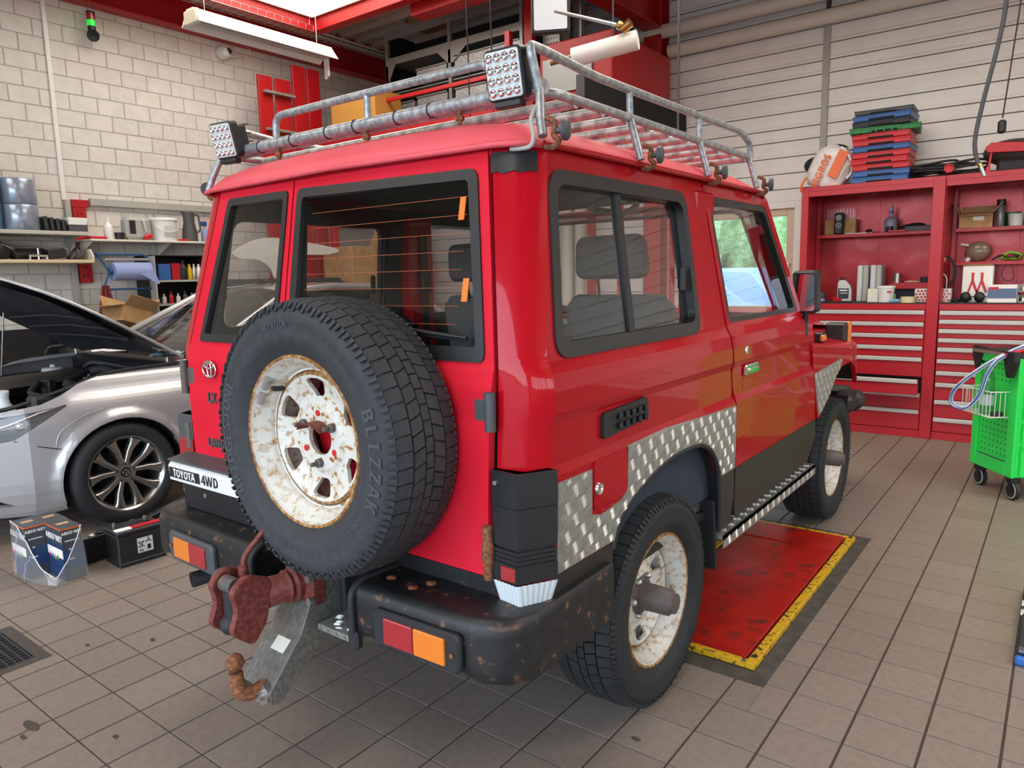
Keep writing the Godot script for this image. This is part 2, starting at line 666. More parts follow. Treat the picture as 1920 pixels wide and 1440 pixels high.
# tiles laid on a slab; the largest in view are single tiles, the rest one field
func floor_tiles() -> void:
	noisy("tile_a", 51, 0.02, 2.5, [[0.25, hexc("7b6e64")], [0.75, hexc("82756a")]], 0.5, 0.0, {"uv1_world_triplanar": true})
	noisy("tile_b", 52, 0.02, 2.5, [[0.25, hexc("786b61")], [0.75, hexc("7f7267")]], 0.52, 0.0, {"uv1_world_triplanar": true})
	noisy("tile_c", 53, 0.02, 2.5, [[0.25, hexc("7e7167")], [0.75, hexc("85786d")]], 0.5, 0.0, {"uv1_world_triplanar": true})
	noisy("grout", 54, 0.05, 4.0, [[0.3, hexc("3a312c")], [0.7, hexc("463b34")]], 0.9)
	mat("concrete", hexc("5a5550"), 0.85)
	var fl := struct("floor", MB.new().bx(V(-7.2, -0.3, -5.4), V(4.7, -0.004, 6.2)), M.grout)
	var cuts := [Rect2(-0.80, -1.75, 0.70, 1.78), Rect2(-2.92, 1.42, 0.44, 0.40)]
	var eye := Vector3(0.6633, 1.4614, 2.4535)
	var fwd := Vector3(-0.6006, 0, -0.7883)
	var all := []
	for i in range(-35, 23):
		for j in range(-26, 31):
			var r := Rect2(i * 0.2 + 0.0035, j * 0.2 + 0.002, 0.193, 0.196)
			var pcs := [r]
			for c in cuts:
				var nx := []
				for q: Rect2 in pcs:
					if not q.intersects(c):
						nx.append(q)
						continue
					var ce: Vector2 = c.end
					var qe := q.end
					if q.position.x < c.position.x: nx.append(Rect2(q.position, Vector2(c.position.x - q.position.x, q.size.y)))
					if qe.x > ce.x: nx.append(Rect2(Vector2(ce.x, q.position.y), Vector2(qe.x - ce.x, q.size.y)))
					var x0 := maxf(q.position.x, c.position.x)
					var x1 := minf(qe.x, ce.x)
					if q.position.y < c.position.y: nx.append(Rect2(x0, q.position.y, x1 - x0, c.position.y - q.position.y))
					if qe.y > ce.y: nx.append(Rect2(x0, ce.y, x1 - x0, qe.y - ce.y))
				pcs = nx
			for q: Rect2 in pcs:
				if q.size.x < 0.012 or q.size.y < 0.012:
					continue
				var c3 := Vector3(q.get_center().x, 0, q.get_center().y)
				var d := c3 - eye
				var ahead := d.normalized().dot(fwd.normalized())
				var under := c3.x > -1.95 and c3.x < -0.55 and c3.z < 0.75 and c3.z > -2.6
				var seen := ahead > 0.72 and c3.z < 2.0 and c3.x < 0.75 and not under and not (c3.x < -3.9 and c3.z < 0.9)
				all.append([(d.length() if seen else 100.0 + d.length()), q])
	all.sort_custom(func(a, b): return a[0] < b[0])
	var full := []
	for k in 2:
		full.append(tile_mesh(Vector2(0.193, 0.196)))
	var rest := MB.new()
	var mats := [M.tile_a, M.tile_b, M.tile_c, M.tile_a]
	for k in all.size():
		var q: Rect2 = all[k][1]
		if k < 300:
			var c := q.get_center()
			var whole := q.size.is_equal_approx(Vector2(0.193, 0.196))
			var me: Mesh = full[0] if whole else tile_mesh(q.size)
			piece(fl, "tile", me, mats[rng.randi() % 4], Transform3D(Basis(), V(c.x, rng.randf_range(-0.0004, 0.0004), c.y)))
		else:
			tile_into(rest, V(q.get_center().x, 0, q.get_center().y), q.size)
	var far := part(fl, "tile_field", rest, M.tile_a)
	far.set_meta("kind", "stuff")

func tile_into(mb: MB, c: Vector3, s: Vector2) -> void:
	var h := s * 0.5
	var b := 0.001
	var y := -0.004
	var top := [V(-h.x + b, 0, -h.y + b), V(h.x - b, 0, -h.y + b), V(h.x - b, 0, h.y - b), V(-h.x + b, 0, h.y - b)]
	var low := [V(-h.x, y, -h.y), V(h.x, y, -h.y), V(h.x, y, h.y), V(-h.x, y, h.y)]
	mb.quad(c + top[0], c + top[1], c + top[2], c + top[3], Vector3.UP)
	for k in 4:
		var o: Vector3 = (low[k] + low[(k + 1) % 4]) + Vector3.UP * 0.2
		mb.quad(c + low[k], c + low[(k + 1) % 4], c + top[(k + 1) % 4], c + top[k], o)

func tile_mesh(s: Vector2) -> Mesh:
	var mb := MB.new()
	tile_into(mb, Vector3.ZERO, s)
	return mb.mesh()

func brick_wall() -> void:
	noisy("block_a", 61, 0.008, 1.2, [[0.2, hexc("cecbc5")], [0.5, hexc("d2cfc9")], [0.8, hexc("d6d3ce")]], 0.7, 0.0, {"uv1_world_triplanar": true})
	noisy("block_b", 62, 0.012, 1.5, [[0.2, hexc("cac7c1")], [0.6, hexc("cfccc6")], [0.85, hexc("d3d0cb")]], 0.7, 0.0, {"uv1_world_triplanar": true})
	noisy("mortar", 63, 0.05, 5.0, [[0.3, hexc("8d8880")], [0.5, hexc("aca79f")], [0.7, hexc("c2beb6")]], 0.9, 0.0, {"uv1_world_triplanar": true})
	var w := struct("wall_left", MB.new().bx(V(-7.25, 0, -5.4), V(-7.004, 4.75, 6.2)), M.mortar)
	var cand := []
	var row := 0
	for r in range(0, 32):
		var y0 := 3.883 - 0.153 * (25 - r)
		if y0 < 0.0 or y0 > 4.5:
			continue
		for k in range(-26, 20):
			var z0 := -0.766 + 0.254 * k + (0.127 if r % 2 == 1 else 0.0)
			if z0 < -5.19 or z0 > 5.8:
				continue
			var vis := z0 < 0.35 and z0 > -4.95 and y0 > 0.95 and y0 < 4.08
			var sc := absf(y0 - 3.0) * 0.9 + maxf(0.0, -z0) * 0.5
			if z0 < -3.0 and y0 < 3.2: sc += 4.0
			if z0 < -2.1 and y0 < 2.2: sc += 4.0
			cand.append([(sc if vis else 50.0), y0, z0])
	cand.sort_custom(func(a, b): return a[0] < b[0])
	var meshes := []
	for k in 4:
		meshes.append(block_mesh(k))
	var rest := MB.new()
	for i in cand.size():
		var c := V(-7.0, cand[i][1] + 0.0765, cand[i][2] + 0.127)
		if i < 300:
			piece(w, "block", meshes[rng.randi() % 4], M.block_a if rng.randf() < 0.6 else M.block_b, Transform3D(Basis(), c + V(rng.randf_range(-0.001, 0.001), 0, 0)))
		else:
			rest.xf = Transform3D(Basis(), c)
			block_into(rest, i % 4)
	rest.xf = Transform3D()
	part(w, "block_field", rest, M.block_b).set_meta("kind", "stuff")

func block_into(mb: MB, k: int) -> void:
	var jz := 0.0035 + 0.0008 * (k % 2)
	var jy := 0.0028 + 0.0007 * (k / 2)
	var h := Vector2(0.127 - jz, 0.0765 - jy)
	var b := 0.004
	var f := [V(0, -h.y + b, -h.x + b), V(0, -h.y + b, h.x - b), V(0, h.y - b, h.x - b), V(0, h.y - b, -h.x + b)]
	var g := [V(-0.006, -h.y, -h.x), V(-0.006, -h.y, h.x), V(-0.006, h.y, h.x), V(-0.006, h.y, -h.x)]
	mb.quad(f[0], f[1], f[2], f[3], Vector3.RIGHT)
	for i in 4:
		var o: Vector3 = g[i] + g[(i + 1) % 4] + V(0.1, 0, 0)
		mb.quad(g[i], g[(i + 1) % 4], f[(i + 1) % 4], f[i], o)

func block_mesh(k: int) -> Mesh:
	var mb := MB.new()
	block_into(mb, k)
	return mb.mesh()

func panel_wall() -> void:
	noisy("panel", 71, 0.004, 0.8, [[0.3, hexc("e3e0da")], [0.7, hexc("e8e6e1")]], 0.5, 0.0, {"uv1_world_triplanar": true})
	mat("panel_joint", hexc("57524b"), 0.8)
	var wx0 := -2.62
	var wx1 := -1.5
	var wy0 := 0.95
	var wy1 := 2.15
	var back := MB.new()
	back.bx(V(-7.2, 0, -5.4), V(wx0, CEIL + 0.2, -5.214))
	back.bx(V(wx1, 0, -5.4), V(4.7, CEIL + 0.2, -5.214))
	back.bx(V(wx0, 0, -5.4), V(wx1, wy0, -5.214))
	back.bx(V(wx0, wy1, -5.4), V(wx1, CEIL + 0.2, -5.214))
	var w := struct("wall_front", back, M.panel_joint)
	var ys := [0.0, wy0, wy1]
	for k in range(-6, 4):
		for d in [0.0, 0.12, 0.272, 0.431]:
			var y: float = 2.734 + 0.584 * k + d
			if y > 0.06 and y < CEIL and absf(y - wy0) > 0.03 and absf(y - wy1) > 0.03:
				ys.append(y)
	ys.append(CEIL)
	ys.sort()
	for i in ys.size() - 1:
		var y0: float = ys[i] + 0.004
		var y1: float = ys[i + 1] - 0.004
		var spans := [[-7.0, -1.35], [-1.30, 4.5]]
		if ys[i] >= wy0 - 0.01 and ys[i + 1] <= wy1 + 0.01:
			spans = [[-7.0, wx0], [wx1, -1.35], [-1.30, 4.5]]
		for s in spans:
			var prof := [Vector2(-5.216, y0), Vector2(-5.196, y0), Vector2(-5.196, y0 + 0.018), Vector2(-5.206, y0 + 0.034), Vector2(-5.206, y1), Vector2(-5.216, y1)]
			var mb := MB.new()
			mb.prism(prof.map(func(p): return Vector2(p.x, p.y)), Transform3D(Basis(V(0, 0, 1), V(0, 1, 0), V(-1, 0, 0)), V(s[1], 0, 0)), s[1] - s[0])
			part(w, "panel", mb, M.panel)
	part(w, "cover_strip", MB.new().bx(V(-1.355, 0, -5.21), V(-1.295, 3.86, -5.175), 0.004), M.grey_paint)
	# window
	mat("window_beige", hexc("cdb49a"), 0.5)
	var fr := MB.new()
	for q in [[wx0, wx0 + 0.07, wy0, wy1], [wx1 - 0.07, wx1, wy0, wy1], [wx0 + 0.07, wx1 - 0.07, wy0, wy0 + 0.07], [wx0 + 0.07, wx1 - 0.07, wy1 - 0.07, wy1]]:
		fr.bx(V(q[0], q[2], -5.36), V(q[1], q[3], -5.17), 0.004)
	var win := struct("window_1", fr, M.white_paint)
	var sash := MB.new()
	for q in [[wx0 + 0.07, wx0 + 0.14, wy0 + 0.07, wy1 - 0.07], [wx1 - 0.15, wx1 - 0.07, wy0 + 0.07, wy1 - 0.07], [wx0 + 0.14, wx1 - 0.15, wy0 + 0.07, wy0 + 0.15], [wx0 + 0.14, wx1 - 0.15, wy1 - 0.14, wy1 - 0.07]]:
		sash.bx(V(q[0], q[2], -5.3), V(q[1], q[3], -5.2), 0.006)
	part(win, "sash", sash, M.window_beige)
	part(win, "pane", MB.new().bx(V(wx0 + 0.13, wy0 + 0.14, -5.255), V(wx1 - 0.14, wy1 - 0.13, -5.251)), M.clear_glass)
	part(win, "window_handle", MB.new().bx(V(wx1 - 0.12, 1.5, -5.2), V(wx1 - 0.10, 1.54, -5.15), 0.004).bx(V(wx1 - 0.12, 1.40, -5.16), V(wx1 - 0.10, 1.53, -5.145), 0.004), M.white_plastic)

func other_walls() -> void:
	mat("wall_plain", hexc("d2cdc2"), 0.7)
	mat("ochre_door", hexc("b79a4c"), 0.5)
	# right-hand wall: gates with glazed upper lights
	var r := MB.new()
	r.bx(V(4.5, 0, -5.4), V(4.7, CEIL + 0.2, -3.6)).bx(V(4.5, 3.4, -3.6), V(4.7, CEIL + 0.2, 4.6)).bx(V(4.5, 0, 4.6), V(4.7, CEIL + 0.2, 6.2))
	struct("wall_right", r, M.wall_plain)
	var g := 0
	for z0 in [-3.6, 0.5]:
		g += 1
		var d := MB.new()
		d.bx(V(4.52, 0, z0), V(4.6, 1.25, z0 + 4.1), 0.004)
		d.bx(V(4.52, 2.35, z0), V(4.6, 3.4, z0 + 4.1), 0.004)
		for k in 5:
			d.bx(V(4.52, 1.25, z0 + k * 1.0), V(4.6, 2.35, z0 + k * 1.0 + 0.1), 0.004)
		var o := struct("door_%d" % g, d, M.ochre_door)
		for k in 4:
			part(o, "pane", MB.new().bx(V(4.55, 1.25, z0 + 0.1 + k), V(4.556, 2.35, z0 + 1.0 + k)), M.clear_glass)
	# wall behind the photographer with an open gate
	var b := MB.new()
	b.bx(V(-7.2, 0, 6.0), V(-4.2, CEIL + 0.2, 6.2)).bx(V(3.8, 0, 6.0), V(4.7, CEIL + 0.2, 6.2)).bx(V(-4.2, 3.7, 6.0), V(3.8, CEIL + 0.2, 6.2))
	struct("wall_back", b, M.wall_plain)

func ceiling_all() -> void:
	noisy("deck", 72, 0.01, 1.0, [[0.3, hexc("b3aea4")], [0.7, hexc("bdb9b0")]], 0.5, 0.3)
	mat("shaft_cream", hexc("f0e7d2"), 0.6)
	var mb := MB.new()
	for band in [[-5.4, -3.05, []], [-3.05, -0.3, [0, 1, 4]], [-0.3, 1.9, []], [1.9, 4.6, [3, 2]], [4.6, 6.2, []]]:
		var x := -7.2
		for k in band[2]:
			mb.bx(V(x, CEIL, band[0]), V(SKY[k][0], CEIL + 0.2, band[1]))
			x = SKY[k][1]
		mb.bx(V(x, CEIL, band[0]), V(4.7, CEIL + 0.2, band[1]))
	var c := struct("ceiling", mb, M.deck)
	var z := -5.05
	while z < 5.9:
		var open := (z > -3.3 and z < -0.05) or (z > 1.65 and z < 4.85)
		if not open:
			var rb := MB.new()
			rb.prism([Vector2(-0.09, 0), Vector2(0.09, 0), Vector2(0.05, -0.07), Vector2(-0.05, -0.07)], Transform3D(Basis(V(0, 0, 1), V(0, 1, 0), V(-1, 0, 0)), V(4.5, CEIL, z)), 11.5)
			part(c, "deck_rib", rb, M.deck)
		z += 0.25
	var mp := mat("opal_pane", hexc("fff6e4"), 0.5)
	mp.emission_enabled = true
	mp.emission = hexc("fff3dc")
	mp.emission_energy_multiplier = 1.15
	for k in 5:
		var s: Array = SKY[k]
		var f := MB.new()
		var y0 := 4.2
		f.bx(V(s[0] - 0.12, y0, s[2] - 0.12), V(s[0], CEIL, s[3] + 0.12), 0.004)
		f.bx(V(s[1], y0, s[2] - 0.12), V(s[1] + 0.12, CEIL, s[3] + 0.12), 0.004)
		f.bx(V(s[0], y0, s[2] - 0.12), V(s[1], CEIL, s[2]), 0.004)
		f.bx(V(s[0], y0, s[3]), V(s[1], CEIL, s[3] + 0.12), 0.004)
		var o := struct("window_%d" % (k + 2), f, M.steel_red)  # the last frame belongs to the added, unseen skylight
		var sh := MB.new()
		for q in [[0.0, 0.02], [0.025, 0.0]]:
			var a := V(s[0] + q[1], 4.33 + q[0] * 10, s[2] + q[1])
			var e := V(s[1] - q[1], (4.56 if q[0] == 0.0 else 4.80), s[3] - q[1])
			sh.bx(a, V(a.x + 0.02, e.y, e.z)).bx(V(e.x - 0.02, a.y, a.z), e).bx(a, V(e.x, e.y, a.z + 0.02)).bx(V(a.x, a.y, e.z - 0.02), e)
		part(o, "shaft", sh, M.shaft_cream)
		part(o, "pane", MB.new().bx(V(s[0] + 0.02, 4.79, s[2] + 0.02), V(s[1] - 0.02, 4.83, s[3] - 0.02)), M.opal_pane)
		var al := AreaLight3D.new()
		al.name = "skylight_light"
		al.area_size = Vector2(s[1] - s[0] - 0.2, s[3] - s[2] - 0.2)
		al.light_color = Color(1.0, 0.985, 0.965)
		al.light_energy = [10.5, 9.5, 5.0, 6.0, 13.0][k]  # last value: added skylight, there only to lift the dim panel wall
		al.area_range = 20.0
		al.shadow_enabled = true
		al.position = V((s[0] + s[1]) * 0.5, 4.76, (s[2] + s[3]) * 0.5)
		al.rotation = V(-PI / 2, 0, 0)
		add_child(al, true)
	# steel beams
	var bi := 0
	for q in [[-6.93, 4.1, 4.5, 0.09, -5.2, 6.0], [-3.05, 4.02, 4.5, 0.1, -5.0, 6.0], [1.6, 4.02, 4.5, 0.1, -5.0, 6.0]]:
		bi += 1
		var b := MB.new()
		b.bx(V(q[0] - 0.012, q[1], q[4]), V(q[0] + 0.012, q[2], q[5]))
		b.bx(V(q[0] - q[3], q[1], q[4]), V(q[0] + q[3], q[1] + 0.02, q[5]), 0.003)
		b.bx(V(q[0] - q[3], q[2] - 0.02, q[4]), V(q[0] + q[3], q[2], q[5]), 0.003)
		struct("trim_%d" % bi, b, M.steel_red)
	for q in [[-3.05, -5.2], [1.6, -5.2]]:
		bi += 1
		var b := MB.new()
		b.bx(V(q[0] - 0.1, 0, q[1]), V(q[0] + 0.1, 4.5, q[1] + 0.02)).bx(V(q[0] - 0.1, 0, q[1] + 0.18), V(q[0] + 0.1, 4.5, q[1] + 0.2)).bx(V(q[0] - 0.01, 0, q[1] + 0.02), V(q[0] + 0.01, 4.5, q[1] + 0.18))
		struct("trim_%d" % bi, b, M.steel_red)
	bi += 1
	struct("trim_%d" % bi, MB.new().bx(V(-4.9, 4.12, -3.45), V(4.5, 4.5, -3.25), 0.004), M.steel_red)

# ------------------------------------------------------------------ the red off-road car
const HW := [Vector2(0.40, 0.822), Vector2(0.60, 0.838), Vector2(0.80, 0.846), Vector2(0.95, 0.848), Vector2(0.975, 0.836), Vector2(1.085, 0.837), Vector2(1.112, 0.848), Vector2(1.17, 0.849), Vector2(1.215, 0.843), Vector2(1.245, 0.828), Vector2(1.26, 0.824), Vector2(1.80, 0.755)]
const ZR := [Vector2(0.45, 1.04), Vector2(0.66, 1.045), Vector2(1.24, 1.035), Vector2(1.80, 0.918)]
const DW := [Vector2(0.60, 0.705), Vector2(1.24, 0.728), Vector2(1.80, 0.632)]
const ARCH := [Vector2(0.64, 0.66), Vector2(0.60, 0.745), Vector2(0.50, 0.797), Vector2(0.41, 0.827), Vector2(0.32, 0.847), Vector2(0.175, 0.86), Vector2(0.03, 0.853), Vector2(-0.06, 0.825), Vector2(-0.125, 0.778), Vector2(-0.178, 0.705), Vector2(-0.212, 0.575), Vector2(-0.235, 0.45)]

func sidef(s: float, off := 0.0) -> Callable:
	return func(p: Vector2) -> Vector3: return Vector3(s * (pw(HW, p.y) + off), p.y, p.x)

func rearf(off := 0.0) -> Callable:
	return func(p: Vector2) -> Vector3: return Vector3(p.x, p.y, pw(ZR, p.y) + off)

# back door skin: lower half stands proud, with a crease below the badge
func doorf(off := 0.0) -> Callable:
	var bump := [Vector2(0.70, 0.016), Vector2(1.075, 0.02), Vector2(1.10, 0.012), Vector2(1.205, 0.014), Vector2(1.222, 0.0)]
	return func(p: Vector2) -> Vector3: return Vector3(p.x, p.y, pw(ZR, p.y) + off + pw(bump, p.y))

func ring(outer: Array, inner: Array, us: Array, vs: Array, f: Callable, sgn: float, thick: float) -> MB:
	return MB.new().patch(outer, [inner], us, vs, f, sgn, thick)

func vcuts() -> Array:
	var a := [0.40]
	for k in HW:
		if not a.has(k.y if false else k.x): a.append(k.x)
	for e in [0.47, 0.53, 0.66, 0.73, 0.88, 1.02, 1.14, 1.33, 1.40, 1.47, 1.54, 1.61, 1.68, 1.74, 1.80]:
		a.append(e)
	a.sort()
	return a

# raised bars of tread plate over the points of f where ok(p)
func tread(mb: MB, r: Rect2, ok: Callable, f: Callable, sgn := 1.0, cell := 0.040, hgt := 0.003) -> void:
	var ni := int(r.size.x / cell)
	var nj := int(r.size.y / cell)
	for i in ni + 1:
		for j in nj + 1:
			var c := r.position + Vector2((i + 0.5) * cell, (j + 0.5) * cell)
			var dir := Vector2(0.42, 0.91) if (i + j) % 2 == 0 else Vector2(-0.91, 0.42)
			var sd := Vector2(-dir.y, dir.x)
			for k in 5:
				var m := c + sd * (k - 2) * cell * 0.18
				var a := m - dir * cell * 0.40
				var b := m + dir * cell * 0.40
				if not (ok.call(a) and ok.call(b)):
					continue
				var w := sd * cell * 0.06
				var du: Vector3 = f.call(m + Vector2(0.002, 0)) - f.call(m)
				var dv: Vector3 = f.call(m + Vector2(0, 0.002)) - f.call(m)
				var nn := du.cross(dv).normalized() * sgn
				var p0: Vector3 = f.call(a)
				var p1: Vector3 = f.call(b)
				var q0: Vector3 = (f.call(m + w) as Vector3)
				var q1: Vector3 = (f.call(m - w) as Vector3)
				var t0: Vector3 = (f.call(a.lerp(m, 0.45)) as Vector3) + nn * hgt
				var t1: Vector3 = (f.call(b.lerp(m, 0.45)) as Vector3) + nn * hgt
				mb.tri(p0, q0, t0, nn)
				mb.tri(p0, q1, t0, nn)
				mb.tri(p1, q0, t1, nn)
				mb.tri(p1, q1, t1, nn)
				mb.tri(q0, t0, t1, nn)
				mb.tri(q1, t0, t1, nn)

func inside(poly: Array) -> Callable:
	var pp := PackedVector2Array(poly)
	return func(p: Vector2) -> bool: return Geometry2D.is_point_in_polygon(p, pp)

func cruiser() -> void:
	mat("sill_black", hexc("2b2724"), 0.45)
	mat("inner_black", hexc("141416"), 0.8)
	mat("trim_grey", hexc("45484a"), 0.75)
	mat("headliner", hexc("3b3d3d"), 0.95)
	var car := thing("off_road_car", "red three-door off-road car with rusty spare wheel on its back door and galvanised roof rack", "car", V(-1.2, 0, 0))
	body_sides(car)
	body_back(car)
	body_roof(car)
	body_front(car)
	car_cabin(car)
	car_bumper(car)
	for s in [-1.0, 1.0]:
		for z in [0.30, -2.0]:
			road_wheel(car, s, z)
	spare(car)
	roof_rack(car)

func body_sides(car: Node3D) -> void:
	var vs := vcuts()
	var us := steps(-2.75, 1.05, 0.19)
	for s in [1.0, -1.0]:
		# quarter panel
		var ol := []
		for y in [0.68, 0.80, 0.975, 1.10, 1.24, 1.40, 1.60, 1.80]:
			ol.append(Vector2(pw(ZR, y) - 0.088, y))
		for q in [Vector2(-0.165, 1.80), Vector2(-0.175, 1.74), Vector2(-0.262, 1.25), Vector2(-0.268, 1.20), Vector2(-0.325, 0.94), Vector2(-0.345, 0.68)]:
			ol.append(q)
		for k in range(ARCH.size() - 1, -1, -1):
			if ARCH[k].y > 0.68: ol.append(ARCH[k] if ARCH[k].y > 0.68 else Vector2(ARCH[k].x, 0.68))
		ol.insert(ol.size() - 9, Vector2(-0.19, 0.68))
		ol.append(Vector2(0.632, 0.68))
		var win := rounded([Vector2(0.905, 1.255), Vector2(-0.015, 1.255), Vector2(0.0, 1.735), Vector2(0.835, 1.735)], 0.06, 6)
		part(car, "quarter_panel", MB.new().patch(ol, [win], us, vs, sidef(s), -s, 0.02), M.red_paint)
		# black lower body behind and before the wheel
		var lowr := [Vector2(0.955, 0.677), Vector2(0.634, 0.677), Vector2(0.645, 0.48), Vector2(0.955, 0.48)]
		part(car, "lower_quarter", MB.new().patch(lowr, [], us, vs, sidef(s, -0.002), -s, 0.02), M.sill_black)
		part(car, "lower_quarter", MB.new().patch([Vector2(-0.188, 0.677), Vector2(-0.345, 0.677), Vector2(-0.37, 0.55), Vector2(-0.345, 0.44), Vector2(-0.235, 0.44), Vector2(-0.212, 0.575)], [], us, vs, sidef(s, -0.002), -s, 0.02), M.sill_black)
		# tread-plate skins
		var top := [Vector2(0.943, 0.932), Vector2(0.772, 0.93), Vector2(0.772, 0.80), Vector2(0.72, 0.785), Vector2(0.60, 0.80), Vector2(0.565, 0.83), Vector2(0.565, 0.956), Vector2(0.30, 0.962), Vector2(-0.328, 0.938), Vector2(-0.344, 0.68), Vector2(-0.20, 0.68)]
		var pl := top.duplicate()
		for k in range(ARCH.size() - 1, -1, -1):
			if ARCH[k].y > 0.685: pl.append(ARCH[k])
		pl.append(Vector2(0.635, 0.683))
		pl.append(Vector2(0.947, 0.683))
		var tp := part(car, "tread_plate", MB.new().patch(pl, [], us, vs, sidef(s, 0.003), -s, 0.004), M.tread_plate)
		if s > 0:
			var pm := MB.new()
			tread(pm, Rect2(-0.36, 0.67, 1.33, 0.31), inside(pl), sidef(s, 0.003), -s)
			part(tp, "tread_bars", pm, M.tread_bar).set_meta("kind", "stuff")
		var lip := []
		for a in ARCH: lip.append(V(s * (pw(HW, a.y) - 0.004), a.y - 0.004, a.x))
		part(car, "arch_lip", MB.new().tube(curve(lip, 3), 0.011, 7), M.black_rubber)
		# fuel flap
		if s > 0:
			var fl := rounded([Vector2(0.765, 0.806), Vector2(0.572, 0.812), Vector2(0.572, 0.95), Vector2(0.765, 0.952)], 0.022, 4)
			var flap := part(car, "fuel_flap", MB.new().patch(fl, [], us, vs, sidef(s, 0.005), -s, 0.006), M.red_paint)
			part(flap, "lock", MB.new().lathe(V(0.853, 0.868, 0.742), V(1, 0, 0), [Vector2(0.019, 0), Vector2(0.017, 0.006), Vector2(0.012, 0.006), Vector2(0.011, 0.003), Vector2(0, 0.003)], 20), M.chrome)
			# vent behind the window
			var vent := MB.new()
			vent.patch(rounded([Vector2(0.705, 1.0), Vector2(0.425, 1.02), Vector2(0.435, 1.085), Vector2(0.705, 1.075)], 0.012, 3), [], us, vs, sidef(s, 0.012), -s, 0.016)
			var vp := part(car, "side_vent", vent, M.black_plastic)
			for k in 5:
				for r in 2:
					part(vp, "louvre", MB.new().box(V(0.853, 1.026 + r * 0.028, 0.615 - k * 0.04), V(0.012, 0.019, 0.026), 0.003, Basis(V(0, 1, 0), 0.5)), M.black_rubber)
		# side window with two sliding panes
		var inn := rounded([Vector2(0.872, 1.29), Vector2(0.016, 1.29), Vector2(0.028, 1.703), Vector2(0.812, 1.703)], 0.045, 6)
		var so := rounded([Vector2(0.912, 1.248), Vector2(-0.022, 1.248), Vector2(-0.007, 1.742), Vector2(0.842, 1.742)], 0.065, 6)
		part(car, "window_seal", MB.new().patch(so, [inn], us, vs, sidef(s, 0.006), -s, 0.03), M.seal)
		for q in [[0.46, 0.90, 0.0], [-0.01, 0.49, -0.012]]:
			var pane := [Vector2(q[1], 1.29), Vector2(q[0], 1.29), Vector2(q[0], 1.70), Vector2(q[1] - 0.03, 1.70)]
			part(car, "side_pane", MB.new().patch(pane, [], us, vs, sidef(s, -0.012 + q[2]), -s, 0.004), M.car_glass)
		part(car, "pane_frame", MB.new().patch([Vector2(0.49, 1.29), Vector2(0.455, 1.29), Vector2(0.455, 1.70), Vector2(0.49, 1.70)], [], us, vs, sidef(s, -0.004), -s, 0.02), M.black_plastic)
		for z in [0.845, 0.06]:
			part(car, "window_catch", MB.new().box(V(s * 0.79, 1.44, z), V(0.02, 0.09, 0.028), 0.008), M.black_plastic)
		# door
		var dro := [Vector2(-0.173, 1.795), Vector2(-0.183, 1.74), Vector2(-0.270, 1.25), Vector2(-0.276, 1.20), Vector2(-0.333, 0.94), Vector2(-0.353, 0.68), Vector2(-1.52, 0.68), Vector2(-1.425, 0.93), Vector2(-1.385, 1.10), Vector2(-1.37, 1.235), Vector2(-1.26, 1.262), Vector2(-0.90, 1.775), Vector2(-0.87, 1.795)]
		var dwin := rounded([Vector2(-0.295, 1.265), Vector2(-1.195, 1.265), Vector2(-0.862, 1.745), Vector2(-0.215, 1.745)], 0.035, 5)
		var door := part(car, "front_door", MB.new().patch(dro, [dwin], us, vs, sidef(s, 0.002), -s, 0.02), M.red_paint)
		part(door, "lower_door", MB.new().patch([Vector2(-0.354, 0.677), Vector2(-1.52, 0.677), Vector2(-1.55, 0.58), Vector2(-1.45, 0.46), Vector2(-0.40, 0.46), Vector2(-0.378, 0.52)], [], us, vs, sidef(s, 0.001), -s, 0.02), M.sill_black)
		var dsi := rounded([Vector2(-0.32, 1.285), Vector2(-1.155, 1.285), Vector2(-0.85, 1.72), Vector2(-0.243, 1.72)], 0.03, 5)
		part(door, "window_seal", MB.new().patch(dwin, [dsi], us, vs, sidef(s, 0.0), -s, 0.02), M.seal)
		part(door, "door_pane", MB.new().patch(rounded([Vector2(-0.30, 1.27), Vector2(-1.19, 1.27), Vector2(-0.858, 1.74), Vector2(-0.22, 1.74)], 0.03), [], us, vs, sidef(s, -0.014), -s, 0.004), M.car_glass)
		var hd := part(door, "door_handle", MB.new().box(V(s * 0.848, 1.066, -0.492), V(0.018, 0.045, 0.15), 0.006), M.chrome, "chrome pull handle")
		part(hd, "lever", MB.new().box(V(s * 0.86, 1.064, -0.487), V(0.012, 0.022, 0.115), 0.005), M.chrome)
		part(hd, "recess", MB.new().patch(rounded([Vector2(-0.42, 1.04), Vector2(-0.42, 0.985), Vector2(-0.56, 0.985), Vector2(-0.56, 1.04)], 0.02), [], us, vs, sidef(s, 0.0035), -s, 0.003), M.red_paint)
		part(door, "door_lock", MB.new().lathe(V(s * 0.850, 1.148, -0.43), V(s, 0, 0), [Vector2(0.017, 0), Vector2(0.016, 0.005), Vector2(0.01, 0.006), Vector2(0, 0.006)], 18), M.chrome)
		# mirror on an arm
		var mir := MB.new()
		var mt := Transform3D(Basis(V(0, 1, 0), -s * 0.10) * Basis(V(1, 0, 0), 0.10), V(s * 0.845, 1.355, -1.24))
		mir.prism(rrect(0.118, 0.205, 0.018, 4), mt * Transform3D(Basis(), V(0, 0, -0.05)), 0.062, 0.008)
		var mp := part(car, "wing_mirror", mir, M.black_plastic)
		part(mp, "mirror_glass", MB.new().prism(rrect(0.098, 0.178, 0.014, 4), mt * Transform3D(Basis(), V(0, 0, 0.011)), 0.003), M.chrome)
